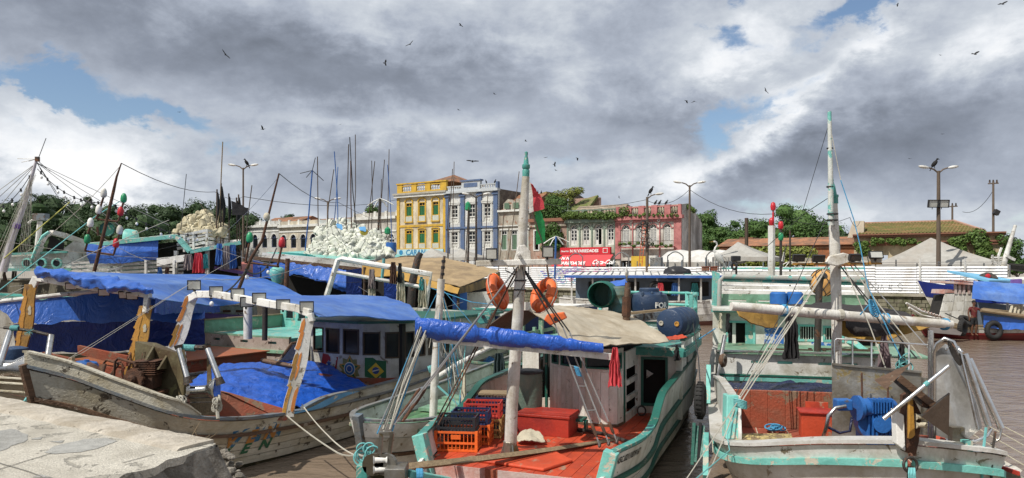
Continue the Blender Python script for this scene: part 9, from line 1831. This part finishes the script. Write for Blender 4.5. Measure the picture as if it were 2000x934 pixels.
for px,py,w_,roll,yaw,flap,tilt,lab in((900,50,13,.3,1.0,.5,.3,'vulture flying high above the blue building, topmost left of centre'),(801,87,18,-.7,.3,.8,.5,'vulture banking high above the yellow building'),(752,124,13,.9,1.4,1.5,.3,'vulture with raised wings left of the one above the yellow building'),(440,107,21,.9,.2,.6,.5,'vulture banking alone against dark cloud at upper left'),(513,253,15,.3,1.2,1.8,.2,'vulture with upswept wings over the left street lamp'),(966,184,9,.2,.9,.6,.2,'small vulture right of the mast axis at mid height'),(896,215,10,.1,1.0,.4,.3,'small vulture directly above the blue building parapet'),(923,315,24,.05,.1,.15,-.15,'large wide-winged vulture just above the blue building'),(1027,276,9,.3,1.1,.8,.2,'small vulture right above the white mast top'),(1066,308,8,-.2,.2,.4,.4,'tiny vulture right of the turquoise mast top, leftmost of four'),(1083,322,11,1.0,1.2,1.2,.3,'vulture diving beside the turquoise mast top, upper of the close pair'),(1086,333,9,.2,.8,.5,.2,'vulture lower of the close pair right of the mast top'),(1128,309,11,.4,1.2,-1.2,.3,'vulture with drooped wings rightmost of four near the mast top'),(1341,197,13,.3,.9,-.9,.3,'left vulture of the pair above the tall street lamp'),(1356,198,13,-.1,.2,-.9,.3,'right vulture of the pair above the tall street lamp'),(1496,178,16,.8,.2,.5,.5,'vulture banking over bright cloud right of centre'),(1904,106,19,-.4,.4,.9,.5,'vulture flapping at upper right above the floodlit lamp'),(1837,108,7,0,.3,.5,.3,'tiny vulture left of the flapping one at upper right'),(1958,8,20,-.4,.2,.6,.5,'vulture cut close to the top right corner'),(1753,10,8,.8,1.1,.7,.3,'tiny vulture near the top edge over blue sky'),(350,219,7,0,0,.1,0,'speck of a vulture over the slatted boat at left'),(665,243,6,-.3,0,.3,.3,'speck of a vulture above the marker poles'),(1209,386,8,.9,.6,.7,.4,'tiny vulture just above the pink building'),(1841,262,7,0,0,.1,0,'speck of a vulture above the floodlit street lamp'),(1777,310,5,0,0,.2,0,'far speck of a vulture left of the floodlit street lamp')):
 vulture(px,py,min(260,1.45*FPX/w_),roll,yaw,flap,lab,tilt)
def perched(c,label,s_=1.0,yaw=.4):
 mb=MB();rot=Matrix.Rotation(yaw,3,'Z')@Matrix.Rotation(-.9,3,'X');mb.ball((0,0,.30),(.12,.26,.13),10,8,rot=Matrix.Rotation(-.9,3,'X'));mb.ball((0,-.17,.58),(.055,.075,.06),8,6);mb.tube([(0,-.08,.46),(0,-.15,.56)],[.06,.04],6);mb.tube([(0,-.23,.57),(0,-.30,.54)],[.02,.008],5);mb.prism([(-.06,.12,.10),(.06,.12,.10),(.07,.24,-.14),(-.07,.24,-.14)],(0,.03,0))
 for x in(-.05,.05):mb.tube([(x,0,.16),(x,-.02,0)],.015,5)
 r=Matrix.Rotation(yaw,3,'Z');mb.v=[V(c)+r@(p*s_)for p in mb.v];obj('vulture',mb,fe_,None,smooth=60,label=label,cat='bird',group='vultures perched on roofs and lamps',loc=c)
perched(at(1825,329,46.9),'vulture perched on the left lamp head of the floodlit street lamp',1,.9);perched(at(482,325,61.9),'vulture perched on the right lamp head of the left street lamp',1,-.9);perched(at(1271,380,57),'vulture perched on the lamp of the cluttered utility pole',1,1.0)
for px,lab in((1280,'left of three vultures on the ridge of the pink building'),(1288,'middle of three vultures on the ridge of the pink building'),(1301,'right of three vultures on the ridge of the pink building')):k=kpx(px,83);perched(FS(k,83,zpx(px,401,83)),lab,1,1.2)
for px,py,lab in((1050,381,'left of two vultures on the overgrown ruin roof'),(1057,381,'right of two vultures on the overgrown ruin roof')):perched(FS(kpx(px,86),86,zpx(px,py,86)),lab,.95,.2)
perched(bpt(965,358.5,.2),'vulture on the right end of the blue building parapet',.9,.8);perched(bpt(948,358.5,.2),'vulture left of the other on the blue building parapet',.8,-.6)
def egret(c,h,label,yaw=0.0,lean=.3):
 s_=h/.9;mb=MB();mb.ball((0,0,.42),(.085,.22,.10),12,8,rot=Matrix.Rotation(-.85,3,'X'));mb.prism([(-.04,.12,.28),(.04,.12,.28),(.03,.22,.10),(-.03,.22,.10)],(0,.03,0))
 mb.tube([(0,-.08,.54),(0,-.17,.60),(0,-.13,.70),(0,-.06,.78),(0,-.09,.86),(0,-.13,.88)],[.05,.032,.026,.024,.026,.028],8);mb.ball((0,-.15,.88),(.03,.055,.03),8,6)
 r=Matrix.Rotation(yaw,3,'Z');base=V(c);f=lambda mb_:setattr(mb_,'v',[base+r@(p*s_)for p in mb_.v]);f(mb);o_=obj('egret',mb,wfe,None,smooth=70,label=label,cat='bird',group='white egrets',loc=c)
 b2_=MB();b2_.tube([(0,-.19,.88),(0,-.33,.865)],[.014,.004],6);f(b2_);obj('bill',b2_,M['ochrew'],o_)
 for x in(-.035,.035):l_=MB();l_.tube([(x,.02,.30),(x,.04,.15),(x,.0,0),(x,-.06,0)],.008,5);f(l_);obj('leg',l_,M['black'],o_)
egret(at(1224,553,14.9),.42,'white egret standing on the brown mooring post of the centre boat',1.35-math.pi/1+1.6);egret(at(1404,531,21.4),.90,'white egret with stretched neck on the aqua stern rail',-1.2)
db2=thing('dinghy','white and red bow of a small boat cut by the bottom right edge','boat',at(1970,910,9.6))
obj('bow',MB().prism([at(1936,886,9.9),at(1950,898,9.8),at(1997,919,9.3),at(1990,926,9.2),at(1950,912,9.6),at(1936,900,9.8)],(0,.12,.02)),M['white'],db2);obj('red_edge',MB().beam(at(1950,911,9.55),at(1990,925,9.15),.03,.05),M['redbox'],db2)
obj('side',MB().prism([at(1936,902,9.85),at(1950,914,9.7),at(1992,928,9.25),at(2010,940,9.2),at(2010,990,9.2),at(1936,960,9.8)],(.1,.3,0)),M['hullE'],db2);obj('painted_letter',text_mb('F',.09,at(1926+14,905,9.72),(at(1960,910,9.6)-at(1940,900,9.72)),(0,0,1),0,.004,.004),lk,db2)
